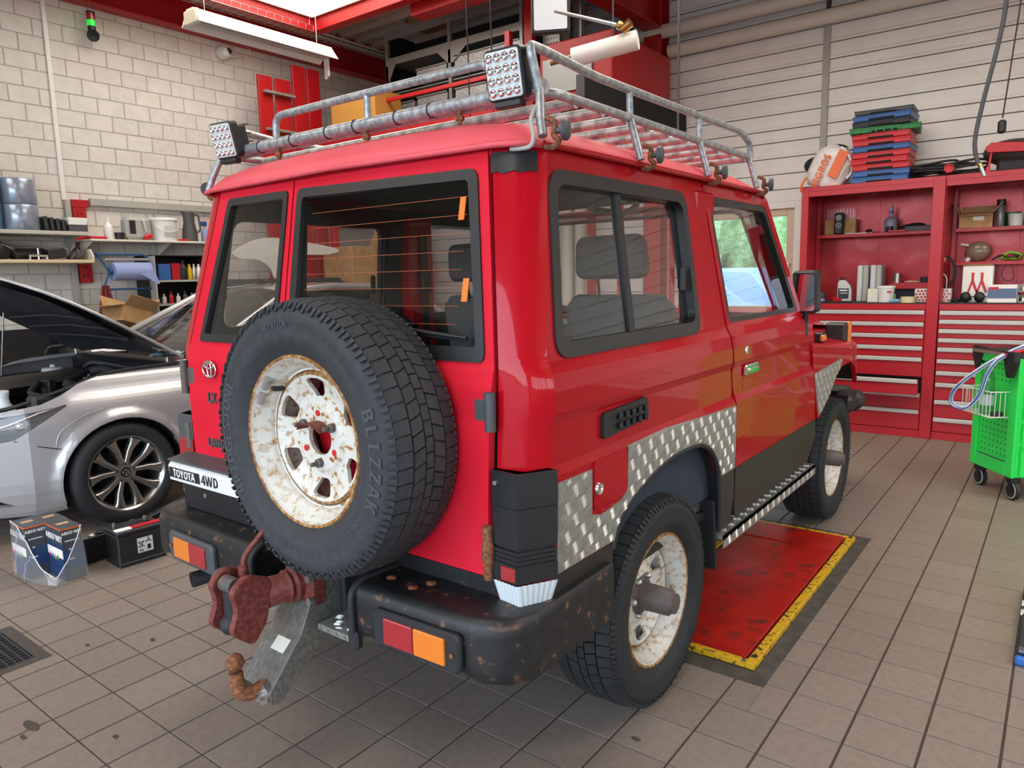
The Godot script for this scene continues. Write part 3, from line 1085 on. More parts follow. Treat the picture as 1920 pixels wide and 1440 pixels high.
		part(mp, "mirror_arm", MB.new().tube(bend([V(s * 0.79, 1.18, -1.27), V(s * 0.845, 1.2, -1.26), V(s * 0.85, 1.26, -1.25)], 0.03), 0.013).box(V(s * 0.83, 1.185, -1.265), V(0.05, 0.10, 0.045), 0.012), M.black_plastic)
		# running board of tread plate
		var st := MB.new()
		st.bx(V(s * 0.62, 0.395, -0.275), V(s * 0.832, 0.415, -1.60))
		st.bx(V(s * 0.826, 0.36, -0.275), V(s * 0.832, 0.415, -1.60))
		var sb := MB.new()
		if s > 0:
			tread(sb, Rect2(0.625, -1.59, 0.2, 1.31), func(p): return p.x < 0.825 and p.y < -0.285, func(p): return V(p.x, 0.415, p.y), -1.0)
			tread(sb, Rect2(-1.59, 0.362, 1.3, 0.05), func(p): return p.y < 0.412 and p.x < -0.285, func(p): return V(0.832, p.y, p.x), -1.0)
		var rb := part(car, "running_board", st, M.tread_plate)
		if s > 0: part(rb, "tread_bars", sb, M.tread_bar).set_meta("kind", "stuff")
		# wheel house and mud flap
		var wh := MB.new()
		var arch3 := ARCH.duplicate()
		var rows := [[], []]
		for a in arch3:
			rows[0].append(V(s * (pw(HW, a.y) - 0.012), a.y + 0.004, a.x))
			rows[1].append(V(s * 0.50, a.y + 0.02, a.x))
		wh.grid(rows, false, false, -s)
		wh.quad(V(s * 0.5, 0.5, 0.7), V(s * 0.5, 0.5, -0.3), V(s * 0.5, 0.9, -0.3), V(s * 0.5, 0.9, 0.7), V(s, 0, 0))
		part(car, "wheel_house", wh, M.bumper_black)
		part(car, "mud_flap", MB.new().box(V(s * 0.735, 0.43, -0.215), V(0.17, 0.30, 0.012), 0.004, Basis(V(1, 0, 0), 0.12)), M.black_rubber)
		# inner body behind the gaps
		part(car, "inner_side", MB.new().patch([Vector2(0.94, 0.5), Vector2(0.64, 0.5), Vector2(0.60, 0.76), Vector2(0.32, 0.87), Vector2(0.0, 0.87), Vector2(-0.19, 0.72), Vector2(-0.25, 0.46), Vector2(-1.5, 0.46), Vector2(-1.46, 1.24), Vector2(0.94, 1.24)], [], us, vs, sidef(s, -0.032), -s), M.inner_black)
		part(car, "inner_side", MB.new().patch([Vector2(0.92, 1.24), Vector2(-1.30, 1.24), Vector2(-0.87, 1.79), Vector2(0.80, 1.79)], [rounded([Vector2(-0.33, 1.28), Vector2(-1.17, 1.28), Vector2(-0.86, 1.73), Vector2(-0.25, 1.73)], 0.03), rounded([Vector2(0.87, 1.29), Vector2(0.02, 1.29), Vector2(0.03, 1.70), Vector2(0.815, 1.70)], 0.05)], us, vs, sidef(s, -0.036), -s, 0.01), M.headliner)

func body_back(car: Node3D) -> void:
	var vs := vcuts()
	var us := steps(-0.9, 0.9, 0.15)
	# rounded corner pillars
	for s in [1.0, -1.0]:
		var rows := []
		for y in [0.58, 0.62, 0.70, 0.80, 0.95, 0.975, 1.085, 1.112, 1.17, 1.215, 1.245, 1.26, 1.4, 1.55, 1.70, 1.80]:
			var row := []
			var p0 := Vector2(pw(DW, y) + 0.006, pw(ZR, y) - 0.004)
			var p2 := Vector2(pw(HW, y), pw(ZR, y) - 0.088)
			var p1 := Vector2(lerpf(p0.x, p2.x, 0.8), p0.y)
			for k in 9:
				var t := k / 8.0
				var q := p0.lerp(p1, t).lerp(p1.lerp(p2, t), t)
				row.append(V(s * q.x, y, q.y))
			rows.append(row)
		var cp := MB.new().grid(rows, false, false, -s)
		part(car, "corner_pillar", cp, M.corner_red)
		# tail lamp in a black housing
		tail_lamp(car, s)
	# jamb behind the door gaps
	part(car, "door_jamb", MB.new().patch([Vector2(-0.76, 0.56), Vector2(0.76, 0.56), Vector2(0.75, 1.24), Vector2(0.65, 1.80), Vector2(-0.65, 1.80), Vector2(-0.75, 1.24)], [[Vector2(-0.64, 1.27), Vector2(0.66, 1.27), Vector2(0.585, 1.75), Vector2(-0.57, 1.75)]], us, vs, rearf(-0.03), 1.0, 0.01), M.inner_black)
	# back sill
	part(car, "back_sill", MB.new().patch([Vector2(-0.72, 0.54), Vector2(0.72, 0.54), Vector2(0.72, 0.672), Vector2(-0.72, 0.672)], [], us, vs, rearf(-0.004), 1.0, 0.05), M.bumper_black)
	# two doors meeting left of the middle
	var dl := [Vector2(-0.703, 0.685), Vector2(-0.724, 1.235), Vector2(-0.628, 1.79), Vector2(-0.196, 1.79), Vector2(-0.168, 1.235), Vector2(-0.168, 0.685)]
	var drr := [Vector2(0.703, 0.685), Vector2(0.724, 1.235), Vector2(0.628, 1.79), Vector2(-0.188, 1.79), Vector2(-0.160, 1.235), Vector2(-0.160, 0.685)]
	var wl := rounded([Vector2(-0.655, 1.255), Vector2(-0.565, 1.762), Vector2(-0.215, 1.762), Vector2(-0.195, 1.255)], 0.02, 4)
	var wr := rounded([Vector2(0.695, 1.245), Vector2(0.602, 1.748), Vector2(-0.165, 1.762), Vector2(-0.135, 1.25)], 0.03, 4)
	var sl := rounded([Vector2(-0.626, 1.283), Vector2(-0.543, 1.736), Vector2(-0.236, 1.736), Vector2(-0.219, 1.283)], 0.012, 4)
	var sr := rounded([Vector2(0.660, 1.284), Vector2(0.574, 1.720), Vector2(-0.134, 1.732), Vector2(-0.104, 1.287)], 0.015, 4)
	var d0 := part(car, "back_door", MB.new().patch(dl, [wl], us, vs, doorf(), 1.0, 0.025), M.faded_red)
	var d1 := part(car, "back_door", MB.new().patch(drr, [wr], us, vs, doorf(), 1.0, 0.025), M.faded_red)
	part(d0, "window_seal", MB.new().patch(wl, [sl], us, vs, rearf(0.006), 1.0, 0.02), M.seal)
	part(d1, "window_seal", MB.new().patch(wr, [sr], us, vs, rearf(0.006), 1.0, 0.02), M.seal)
	part(d0, "back_pane", MB.new().patch(wl, [], us, vs, rearf(-0.006), 1.0, 0.004), M.car_glass)
	part(d1, "back_pane", MB.new().patch(wr, [], us, vs, rearf(-0.006), 1.0, 0.004), M.car_glass)
	# heater wires
	mat("heater_wire", hexc("a4552e"), 0.6)
	var hw := MB.new()
	for k in 8:
		var y := 1.34 + k * 0.048
		var zz := pw(ZR, y) - 0.001
		hw.box(V(0.25, y, zz), V(0.66, 0.0012, 0.0012))
	part(d1, "heater_wires", hw, M.heater_wire)
	var tape := MB.new()
	for y in [1.645, 1.43]:
		tape.box(V(pw([Vector2(1.3, 0.638), Vector2(1.72, 0.56)], y) - 0.012, y, pw(ZR, y) + 0.001), V(0.02, 0.062, 0.003), 0.0, Basis(V(1, 0, 0), -0.21))
	part(d1, "heater_contact", tape, M.lamp_orange)
	# wiper
	var wz := pw(ZR, 1.30)
	part(d1, "wiper", MB.new().tube([V(0.33, 1.335, wz + 0.02), V(0.52, 1.318, wz + 0.024), V(0.64, 1.308, wz + 0.018)], 0.006).box(V(0.5, 1.312, wz + 0.014), V(0.28, 0.012, 0.008), 0.002, Basis(V(0, 0, 1), -0.06)), M.black_plastic)
	# rub mark of a missing sticker, badge and letters
	var ez := pw(ZR, 1.16) + 0.028 - 0.012
	var em := MB.new()
	for q in [[0.042, 0.029], [0.013, 0.028], [0.03, 0.0115]]:
		var pts := []
		for k in 28:
			var a := TAU * k / 28
			pts.append(V(-0.57 + cos(a) * (q[0] if q[0] != 0.013 else 0.0125), 1.158 + sin(a) * q[1] + (0.0 if q[0] == 0.042 else (0.0 if q[0] == 0.013 else 0.014)), ez + 0.004))
		em.tube(pts, 0.0042, 6, true)
	part(d0, "emblem", em, M.chrome, "oval chrome badge of crossed rings")
	part(d0, "letters", MB.new().text("LX", bold, 0.036, T(V(-0.563, 1.055, pw(ZR, 1.05) + 0.021)), 0.008), mat("letter_grey", hexc("4c4f52"), 0.4))
	part(d0, "letters", MB.new().text("LAND CRUISER", bold, 0.030, T(V(-0.607, 0.890, pw(ZR, 0.9) + 0.021)), 0.008, false), M.letter_grey)
	# hinges
	for q in [[0.722, 1.125, 0.10, "h"], [-0.745, 1.12, 0.125, "h"], [-0.745, 0.90, 0.1, "h"]]:
		var hm := MB.new().cyl(V(q[0], q[1] - q[2] * 0.5, 1.055), V(q[0], q[1] + q[2] * 0.5, 1.055), 0.015, 14).box(V(q[0] - signf(q[0]) * 0.03, q[1], 1.045), V(0.055, q[2] * 0.6, 0.014), 0.004)
		part(car, "hinge", hm, M.grey_plastic if q[0] > 0 else M.hub_rust)
	part(car, "hinge", MB.new().lathe(V(0.708, 0.675, 1.062), V(0, 1, 0), [Vector2(0, 0), Vector2(0.012, 0.004), Vector2(0.014, 0.05), Vector2(0.017, 0.055), Vector2(0.017, 0.10), Vector2(0.014, 0.105), Vector2(0.014, 0.15), Vector2(0, 0.153)], 14), M.rust, "rusty hinge barrel")
	# number plate lamp box and plate holder
	var lb := MB.new().prism([Vector2(0.0, 0.0), Vector2(0.085, 0.0), Vector2(0.088, 0.055), Vector2(0.07, 0.075), Vector2(0.0, 0.085)], Transform3D(Basis(V(0, 0, 1), V(0, 1, 0), V(-1, 0, 0)), V(-0.10, 0.745, 1.055)), 0.66, 0.004)
	var lbp := part(car, "plate_lamp_box", lb, M.white_plastic)
	part(lbp, "cap", MB.new().box(V(-0.43, 0.826, 1.10), V(0.66, 0.008, 0.09), 0.003, Basis(V(1, 0, 0), 0.15)), M.grey_plastic)
	part(lbp, "name_strip", MB.new().bx(V(-0.75, 0.757, 1.141), V(-0.545, 0.795, 1.1445), 0.001), M.black_plastic)
	part(lbp, "letters", MB.new().text("TOYOTA", bold, 0.028, T(V(-0.647, 0.776, 1.1445)), 0.002), M.white_plastic)
	part(lbp, "letters", MB.new().text("4WD", bold, 0.036, T(V(-0.535, 0.776, 1.142)), 0.002, false), M.black_plastic)
	var ph := MB.new().bx(V(-0.745, 0.63, 1.05), V(-0.14, 0.745, 1.10), 0.006)
	var php := part(car, "plate_holder", ph, M.black_plastic)
	part(php, "screw", MB.new().cyl(V(-0.585, 0.70, 1.10), V(-0.585, 0.70, 1.106), 0.009, 12), M.steel)

func tail_lamp(car: Node3D, s: float) -> void:
	# plan outline wraps the corner
	var plan := func(y: float, off: float) -> Array:
		var z := pw(ZR, y)
		return [V(s * 0.722, y, z + 0.004 + off), V(s * 0.805, y, z + 0.012 + off), V(s * (0.852 + off), y, z - 0.075)]
	var strip := func(mb: MB, y0: float, y1: float, off: float, from := 0.0, to := 1.0) -> void:
		var lo: Array = plan.call(y0, off)
		var hi: Array = plan.call(y1, off)
		var base_lo: Array = plan.call(y0, -0.02)
		var base_hi: Array = plan.call(y1, -0.02)
		for k in 2:
			mb.quad(lo[k], lo[k + 1], hi[k + 1], hi[k], V(s * k, 0, 1 - k * 0.4))
			mb.quad(lo[k], lo[k + 1], base_lo[k + 1], base_lo[k], Vector3.DOWN)
			mb.quad(hi[k], hi[k + 1], base_hi[k + 1], base_hi[k], Vector3.UP)
		mb.quad(lo[0], hi[0], base_hi[0], base_lo[0], V(-s, 0, 0))
		mb.quad(lo[2], hi[2], base_hi[2], base_lo[2], V(0, 0, -1))
	var hs := MB.new()
	strip.call(hs, 0.70, 0.975, 0.003)
	strip.call(hs, 0.885, 0.975, 0.012)
	strip.call(hs, 0.78, 0.883, 0.010)
	for k in 4:
		strip.call(hs, 0.762 - k * 0.012, 0.772 - k * 0.012, 0.010)
	strip.call(hs, 0.688, 0.734, 0.012)
	var o := part(car, "tail_lamp", hs, M.black_plastic if s > 0 else M.grey_plastic)
	if s > 0:
		part(o, "reflector", MB.new().bx(V(0.752, 0.691, 1.062), V(0.80, 0.729, 1.068), 0.002), M.lamp_red)
	else:
		var rl := MB.new()
		strip.call(rl, 0.735, 0.885, 0.014)
		part(o, "red_lens", rl, M.lamp_red)
	# clear reversing lens, tapering below
	var y1 := 0.685
	var y0 := 0.60
	var hi: Array = plan.call(y1, 0.012)
	var lo: Array = plan.call(y0, 0.0)
	lo[0] += V(s * 0.02, 0, 0)
	lo[2] += V(-s * 0.018, 0, 0)
	var cl := MB.new()
	for k in 2:
		for r in 7:
			var a: Vector3 = hi[k].lerp(hi[k + 1], r / 7.0)
			var b: Vector3 = hi[k].lerp(hi[k + 1], (r + 1) / 7.0)
			var c: Vector3 = lo[k].lerp(lo[k + 1], (r + 1) / 7.0)
			var d: Vector3 = lo[k].lerp(lo[k + 1], r / 7.0)
			var bul := V(s * k, 0, 1.0 - k * 0.4).normalized() * 0.0025
			var m0 := (a + b) * 0.5 + bul
			var m1 := (c + d) * 0.5 + bul
			cl.quad(a, m0, m1, d, bul)
			cl.quad(m0, b, c, m1, bul)
		cl.quad(lo[k], lo[k + 1], lo[k + 1] + V(-s * 0.02, 0, -0.03), lo[k] + V(0, 0, -0.03), Vector3.DOWN)
	part(o, "clear_lens", cl, M.lamp_clear)
	part(o, "screw", MB.new().cyl(V(s * 0.738, 0.945, 1.055), V(s * 0.738, 0.945, 1.066), 0.006, 10), M.steel)
	part(car, "rust_edge", MB.new().bx(V(s * 0.745, 0.578, 0.97), V(s * 0.835, 0.604, 1.05), 0.008), M.rust)

func body_roof(car: Node3D) -> void:
	var rows := []
	var zs := [0.935, 0.93, 0.915, 0.885, 0.84, 0.76, 0.5, 0.1, -0.3, -0.6, -0.76, -0.84, -0.87]
	var drop := [0.085, 0.062, 0.044, 0.02, 0.006, 0.0, 0.0, 0.0, 0.0, 0.003, 0.02, 0.045, 0.08]
	var prof := [[0.770, 1.793], [0.772, 1.806], [0.762, 1.818], [0.745, 1.835], [0.715, 1.855], [0.66, 1.873], [0.5, 1.890], [0.25, 1.898], [0.0, 1.900]]
	for i in zs.size():
		var row := []
		var pull: float = [0.10, 0.06, 0.03, 0.012, 0.004, 0, 0, 0, 0, 0, 0.004, 0.02, 0.05][i]
		for sd in 2:
			for k in prof.size():
				var p: Array = prof[k] if sd == 0 else prof[prof.size() - 1 - k]
				if sd == 1 and k == 0:
					continue
				var w: float = p[0] - pull * (1.0 if k > 0 else 1.0)
				var y: float = maxf(1.793, p[1] - drop[i] * smoothstep(1.79, 1.87, p[1]) * 1.15)
				row.append(V(w * (-1 if sd == 0 else 1), y, zs[i]))
		rows.append(row)
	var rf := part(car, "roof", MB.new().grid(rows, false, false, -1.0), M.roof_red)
	part(rf, "rear_lip", MB.new().tube([V(-0.755, 1.797, 0.85), V(-0.735, 1.797, 0.915), V(-0.66, 1.798, 0.94), V(0, 1.806, 0.944), V(0.66, 1.798, 0.94), V(0.735, 1.797, 0.915), V(0.755, 1.797, 0.85)], 0.009, 8), M.roof_red)
	for s in [-1.0, 1.0]:
		part(rf, "rain_gutter", MB.new().tube([V(s * 0.768, 1.798, 0.86), V(s * 0.775, 1.80, 0.0), V(s * 0.772, 1.80, -0.8), V(s * 0.74, 1.76, -0.90)], 0.009, 8), M.red_paint)
	part(car, "headliner", MB.new().bx(V(-0.70, 1.80, -0.82), V(0.70, 1.815, 0.86)), M.headliner)
	# torn tape on the right rear pillar
	var tp := MB.new()
	var rws := []
	for j in 4:
		var y := 1.782 - j * 0.018
		var row := []
		for k in 9:
			var t := k / 8.0
			var p0 := Vector2(pw(DW, y) + 0.0, pw(ZR, y) - 0.004)
			var p2 := Vector2(pw(HW, y), pw(ZR, y) - 0.088)
			var p1 := Vector2(lerpf(p0.x, p2.x, 0.8), p0.y)
			var tt := t * 0.82
			var q := p0.lerp(p1, tt).lerp(p1.lerp(p2, tt), tt)
			row.append(V(q.x + 0.003, y + (0.004 * sin(k * 2.1) if j == 3 else 0.0), q.y + 0.004))
		rws.append(row)
	part(car, "black_tape", tp.grid(rws, false, false, -1.0), mat("tape", hexc("26282a"), 0.3))
	# body colour above the doors
	part(car, "roof_rail", MB.new().bx(V(-0.66, 1.775, 0.87), V(0.66, 1.81, 0.915), 0.004), M.faded_red)

func body_front(car: Node3D) -> void:
	# bonnet
	var rows := []
	for q in [[-1.36, 1.235, 0.70], [-1.6, 1.225, 0.685], [-2.0, 1.20, 0.665], [-2.4, 1.17, 0.645], [-2.56, 1.15, 0.635], [-2.63, 1.10, 0.625], [-2.65, 0.98, 0.62]]:
		var row := []
		for k in 17:
			var t := k / 8.0 - 1.0
			var a := absf(t)
			var y: float = q[1] - (0.0 if a < 0.8 else pow((a - 0.8) / 0.2, 2.0) * 0.055)
			row.append(V(t * q[2], y, q[0]))
		rows.append(row)
	part(car, "bonnet", MB.new().grid(rows, false, false, -1.0), M.red_paint)
	var us := steps(-2.75, -1.3, 0.12)
	var vs := vcuts()
	for s in [1.0, -1.0]:
		# inner apron under the bonnet edge and flat fender top
		var ap := MB.new()
		var r2 := []
		for z in [-1.37, -1.6, -2.0, -2.4, -2.62]:
			var wy := pw([Vector2(-2.62, 1.085), Vector2(-1.37, 1.18)], z)
			var hwf := pw([Vector2(-2.68, 0.79), Vector2(-2.5, 0.83), Vector2(-2.2, 0.848)], z)
			r2.append([V(s * 0.60, wy, z), V(s * 0.655, wy - 0.02, z), V(s * 0.66, lerpf(1.03, 1.105, (z + 2.62) / 1.25), z), V(s * 0.76, lerpf(1.01, 1.095, (z + 2.62) / 1.25), z), V(s * (hwf - 0.02), lerpf(0.995, 1.09, (z + 2.62) / 1.25), z), V(s * hwf, lerpf(0.97, 1.06, (z + 2.62) / 1.25), z)])
		ap.grid(r2, false, false, -s)
		part(car, "fender_top", ap, M.red_paint)
		var ol := [Vector2(-1.375, 1.085), Vector2(-1.395, 1.08), Vector2(-1.432, 0.93), Vector2(-1.53, 0.68), Vector2(-1.60, 0.70), Vector2(-1.74, 0.76), Vector2(-1.90, 0.86), Vector2(-2.03, 0.905), Vector2(-2.25, 0.91), Vector2(-2.42, 0.86), Vector2(-2.54, 0.745), Vector2(-2.66, 0.74), Vector2(-2.69, 0.80), Vector2(-2.68, 0.90), Vector2(-2.62, 0.975), Vector2(-2.0, 1.022)]
		var ff := func(p: Vector2) -> Vector3:
			var hwf := pw([Vector2(-2.70, 0.785), Vector2(-2.5, 0.828), Vector2(-2.2, 0.848)], p.x) if p.x < -1.7 else 0.848
			return V(s * (hwf + (0.0 if p.y > 0.9 else (0.9 - p.y) * 0.02)), p.y, p.x)
		part(car, "front_fender", MB.new().patch(ol, [], us, vs, ff, -s, 0.025), M.red_paint)
		if s > 0:
			var pl := [Vector2(-1.443, 0.93), Vector2(-1.535, 0.70), Vector2(-1.60, 0.715), Vector2(-1.745, 0.775), Vector2(-1.90, 0.872), Vector2(-2.0, 0.915), Vector2(-2.02, 0.955)]
			var fo := func(p: Vector2) -> Vector3: return (ff.call(p) as Vector3) + V(s * 0.004, 0, 0)
			var pm := MB.new()
			tread(pm, Rect2(-2.05, 0.69, 0.62, 0.27), inside(pl), fo, -s)
			var tp := part(car, "tread_plate", MB.new().patch(pl, [], us, vs, fo, -s, 0.004), M.tread_plate)
			part(tp, "tread_bars", pm, M.tread_bar).set_meta("kind", "stuff")
		# fender lining
		var ln := [[], []]
		for a in [Vector2(-1.53, 0.66), Vector2(-1.62, 0.72), Vector2(-1.76, 0.80), Vector2(-1.92, 0.88), Vector2(-2.05, 0.925), Vector2(-2.25, 0.93), Vector2(-2.42, 0.88), Vector2(-2.55, 0.76)]:
			ln[0].append(V(s * 0.825, a.y, a.x))
			ln[1].append(V(s * 0.50, a.y, a.x))
		part(car, "fender_lining", MB.new().grid(ln, false, false, -s), M.bumper_black)
		# side repeater and front lamp
		part(car, "side_repeater", MB.new().box(V(s * 0.80, 1.095, -1.72), V(0.045, 0.055, 0.07), 0.006), M.black_plastic)
		part(car, "side_repeater_lens", MB.new().box(V(s * 0.822, 1.095, -1.70), V(0.02, 0.034, 0.06), 0.005), M.lamp_orange)
		part(car, "front_lamp", MB.new().box(V(s * 0.735, 1.075, -2.36), V(0.12, 0.12, 0.10), 0.012), M.black_plastic)
		part(car, "front_lamp_lens", MB.new().box(V(s * 0.80, 1.075, -2.385), V(0.018, 0.135, 0.055), 0.006), M.lamp_orange)
		# front bumper end
		part(car, "front_bumper_end", MB.new().box(V(s * 0.75, 0.60, -2.70), V(0.19, 0.13, 0.16), 0.04).box(V(s * 0.77, 0.60, -2.55), V(0.10, 0.12, 0.16), 0.03), M.bumper_black)
	part(car, "front_bumper", MB.new().box(V(0, 0.61, -2.78), V(1.5, 0.14, 0.12), 0.03), M.bumper_black)
	part(car, "grille", MB.new().bx(V(-0.62, 0.72, -2.66), V(0.62, 1.06, -2.62), 0.01), M.black_plastic)
	part(car, "cowl", MB.new().bx(V(-0.72, 1.15, -1.40), V(0.72, 1.235, -1.26), 0.01), M.red_paint)
	# windscreen and its frame
	var wf := func(p: Vector2) -> Vector3: return V(p.x * lerpf(0.74, 0.68, p.y), lerpf(1.24, 1.79, p.y), lerpf(-1.31, -0.87, p.y))
	part(car, "windscreen_frame", MB.new().patch([Vector2(-1.05, 0), Vector2(1.05, 0), Vector2(1.06, 1.0), Vector2(-1.06, 1.0)], [rounded([Vector2(-0.94, 0.06), Vector2(0.94, 0.06), Vector2(0.93, 0.92), Vector2(-0.93, 0.92)], 0.06)], steps(-1.1, 1.1, 0.3), steps(0, 1, 0.2), wf, -1.0, 0.03), M.red_paint)
	part(car, "windscreen", MB.new().patch([Vector2(-0.97, 0.03), Vector2(0.97, 0.03), Vector2(0.97, 0.95), Vector2(-0.97, 0.95)], [], [-1.0, 0.0, 1.0], [0.0, 0.5, 1.0], wf, -1.0, 0.004), M.clear_glass)
	# chassis between the axles
	part(car, "chassis", MB.new().bx(V(-0.55, 0.42, -2.6), V(-0.45, 0.52, 1.0), 0.01).bx(V(0.45, 0.42, -2.6), V(0.55, 0.52, 1.0), 0.01).bx(V(-0.78, 0.50, -1.5), V(0.78, 0.53, 1.0)).cyl(V(-0.62, 0.357, 0.30), V(0.62, 0.357, 0.30), 0.045, 12).cyl(V(-0.62, 0.357, -2.0), V(0.62, 0.357, -2.0), 0.045, 12).ball(V(0.12, 0.357, 0.30), V(0.14, 0.13, 0.12)).bx(V(-0.3, 0.35, -1.9), V(0.3, 0.6, -1.0), 0.05), M.bumper_black)

func car_cabin(car: Node3D) -> void:
	part(car, "cabin_floor", MB.new().bx(V(-0.76, 0.53, -1.3), V(0.76, 0.56, 0.98)), M.trim_grey)
	for s in [-1.0, 1.0]:
		part(car, "inner_wheel_box", MB.new().bx(V(s * 0.79, 0.56, -0.3), V(s * 0.5, 0.90, 0.75), 0.03), M.fabric_blue)
	# dashboard
	var db := MB.new().prism([Vector2(-1.30, 1.20), Vector2(-1.12, 1.215), Vector2(-1.02, 1.19), Vector2(-0.98, 1.10), Vector2(-1.0, 0.95), Vector2(-1.06, 0.80), Vector2(-1.30, 0.78)], Transform3D(Basis(V(0, 0, 1), V(0, 1, 0), V(-1, 0, 0)), V(0.76, 0, 0)), 1.52, 0.008)
	var dbp := part(car, "dashboard", db, M.trim_grey)
	part(dbp, "glove_box", MB.new().bx(V(0.14, 0.98, -0.985), V(0.62, 1.12, -0.97), 0.01), M.grey_plastic)
	part(dbp, "air_vent", MB.new().bx(V(0.02, 1.10, -0.99), V(0.12, 1.17, -0.975), 0.004), M.black_plastic)
	# steering wheel, left-hand drive
	var sw := []
	var sb := Basis(V(1, 0, 0), -0.45)
	for k in 28:
		var a := TAU * k / 28
		sw.append(V(-0.37, 1.12, -0.83) + sb * V(cos(a) * 0.19, sin(a) * 0.19, 0))
	part(car, "steering_wheel", MB.new().tube(sw, 0.014, 8, true).cyl(V(-0.37, 1.12, -0.83), V(-0.37, 1.02, -1.05), 0.05).box(V(-0.37, 1.12, -0.83), V(0.36, 0.03, 0.02), 0.008, sb), M.black_plastic)
	for s in [-1.0, 1.0]:
		var x: float = s * 0.36
		var seat := part(car, "front_seat", MB.new().box(V(x, 0.78, -0.60), V(0.50, 0.16, 0.52), 0.05), M.fabric_grey)
		part(seat, "seat_back", MB.new().box(V(x, 1.10, -0.30), V(0.50, 0.56, 0.14), 0.05, Basis(V(1, 0, 0), 0.18)), M.fabric_grey)
		var hb := Basis(V(1, 0, 0), 0.1)
		var hr := MB.new()
		hr.prism(rounded([Vector2(-0.165, -0.075), Vector2(0.165, -0.075), Vector2(0.15, 0.10), Vector2(-0.15, 0.10)], 0.05, 5), Transform3D(hb, V(x, 1.525, -0.245)), 0.085, 0.02)
		part(seat, "headrest", hr, M.fabric_grey)
		part(seat, "headrest_post", MB.new().cyl(V(x - 0.07, 1.36, -0.23), V(x - 0.07, 1.47, -0.21), 0.007).cyl(V(x + 0.07, 1.36, -0.23), V(x + 0.07, 1.47, -0.21), 0.007), M.chrome)
		# side bench in the rear
		part(car, "bench_seat", MB.new().box(V(s * 0.53, 0.98, 0.30), V(0.40, 0.14, 0.95), 0.04), M.fabric_blue)
		part(car, "bench_back", MB.new().box(V(s * 0.735, 1.16, 0.30), V(0.07, 0.24, 0.95), 0.03), M.fabric_blue)
		# red pillar with belt
		part(car, "inner_pillar", MB.new().bx(V(s * 0.70, 0.9, -0.27), V(s * 0.77, 1.76, -0.10), 0.01), M.red_paint)
		part(car, "seat_belt", MB.new().box(V(s * 0.69, 1.30, -0.19), V(0.006, 0.75, 0.045)).box(V(s * 0.685, 1.45, -0.19), V(0.03, 0.11, 0.07), 0.01), M.black_plastic)
	# driver's rear jump seat folded up, dark blue
	var js := MB.new().prism(rounded([Vector2(0.50, 0.92), Vector2(0.86, 0.92), Vector2(0.92, 1.10), Vector2(0.90, 1.36), Vector2(0.78, 1.44), Vector2(0.70, 1.34)], 0.05, 4), Transform3D(Basis(V(0, 0, 1), V(0, 1, 0), V(-1, 0, 0)), V(0.66, 0, 0)), 0.14, 0.02)
	part(car, "folded_seat", js, M.fabric_blue)
	part(car, "grab_handle", MB.new().tube(bend([V(0.665, 1.70, 0.40), V(0.62, 1.67, 0.40), V(0.62, 1.67, 0.15), V(0.665, 1.70, 0.15)], 0.03), 0.01), M.black_plastic)

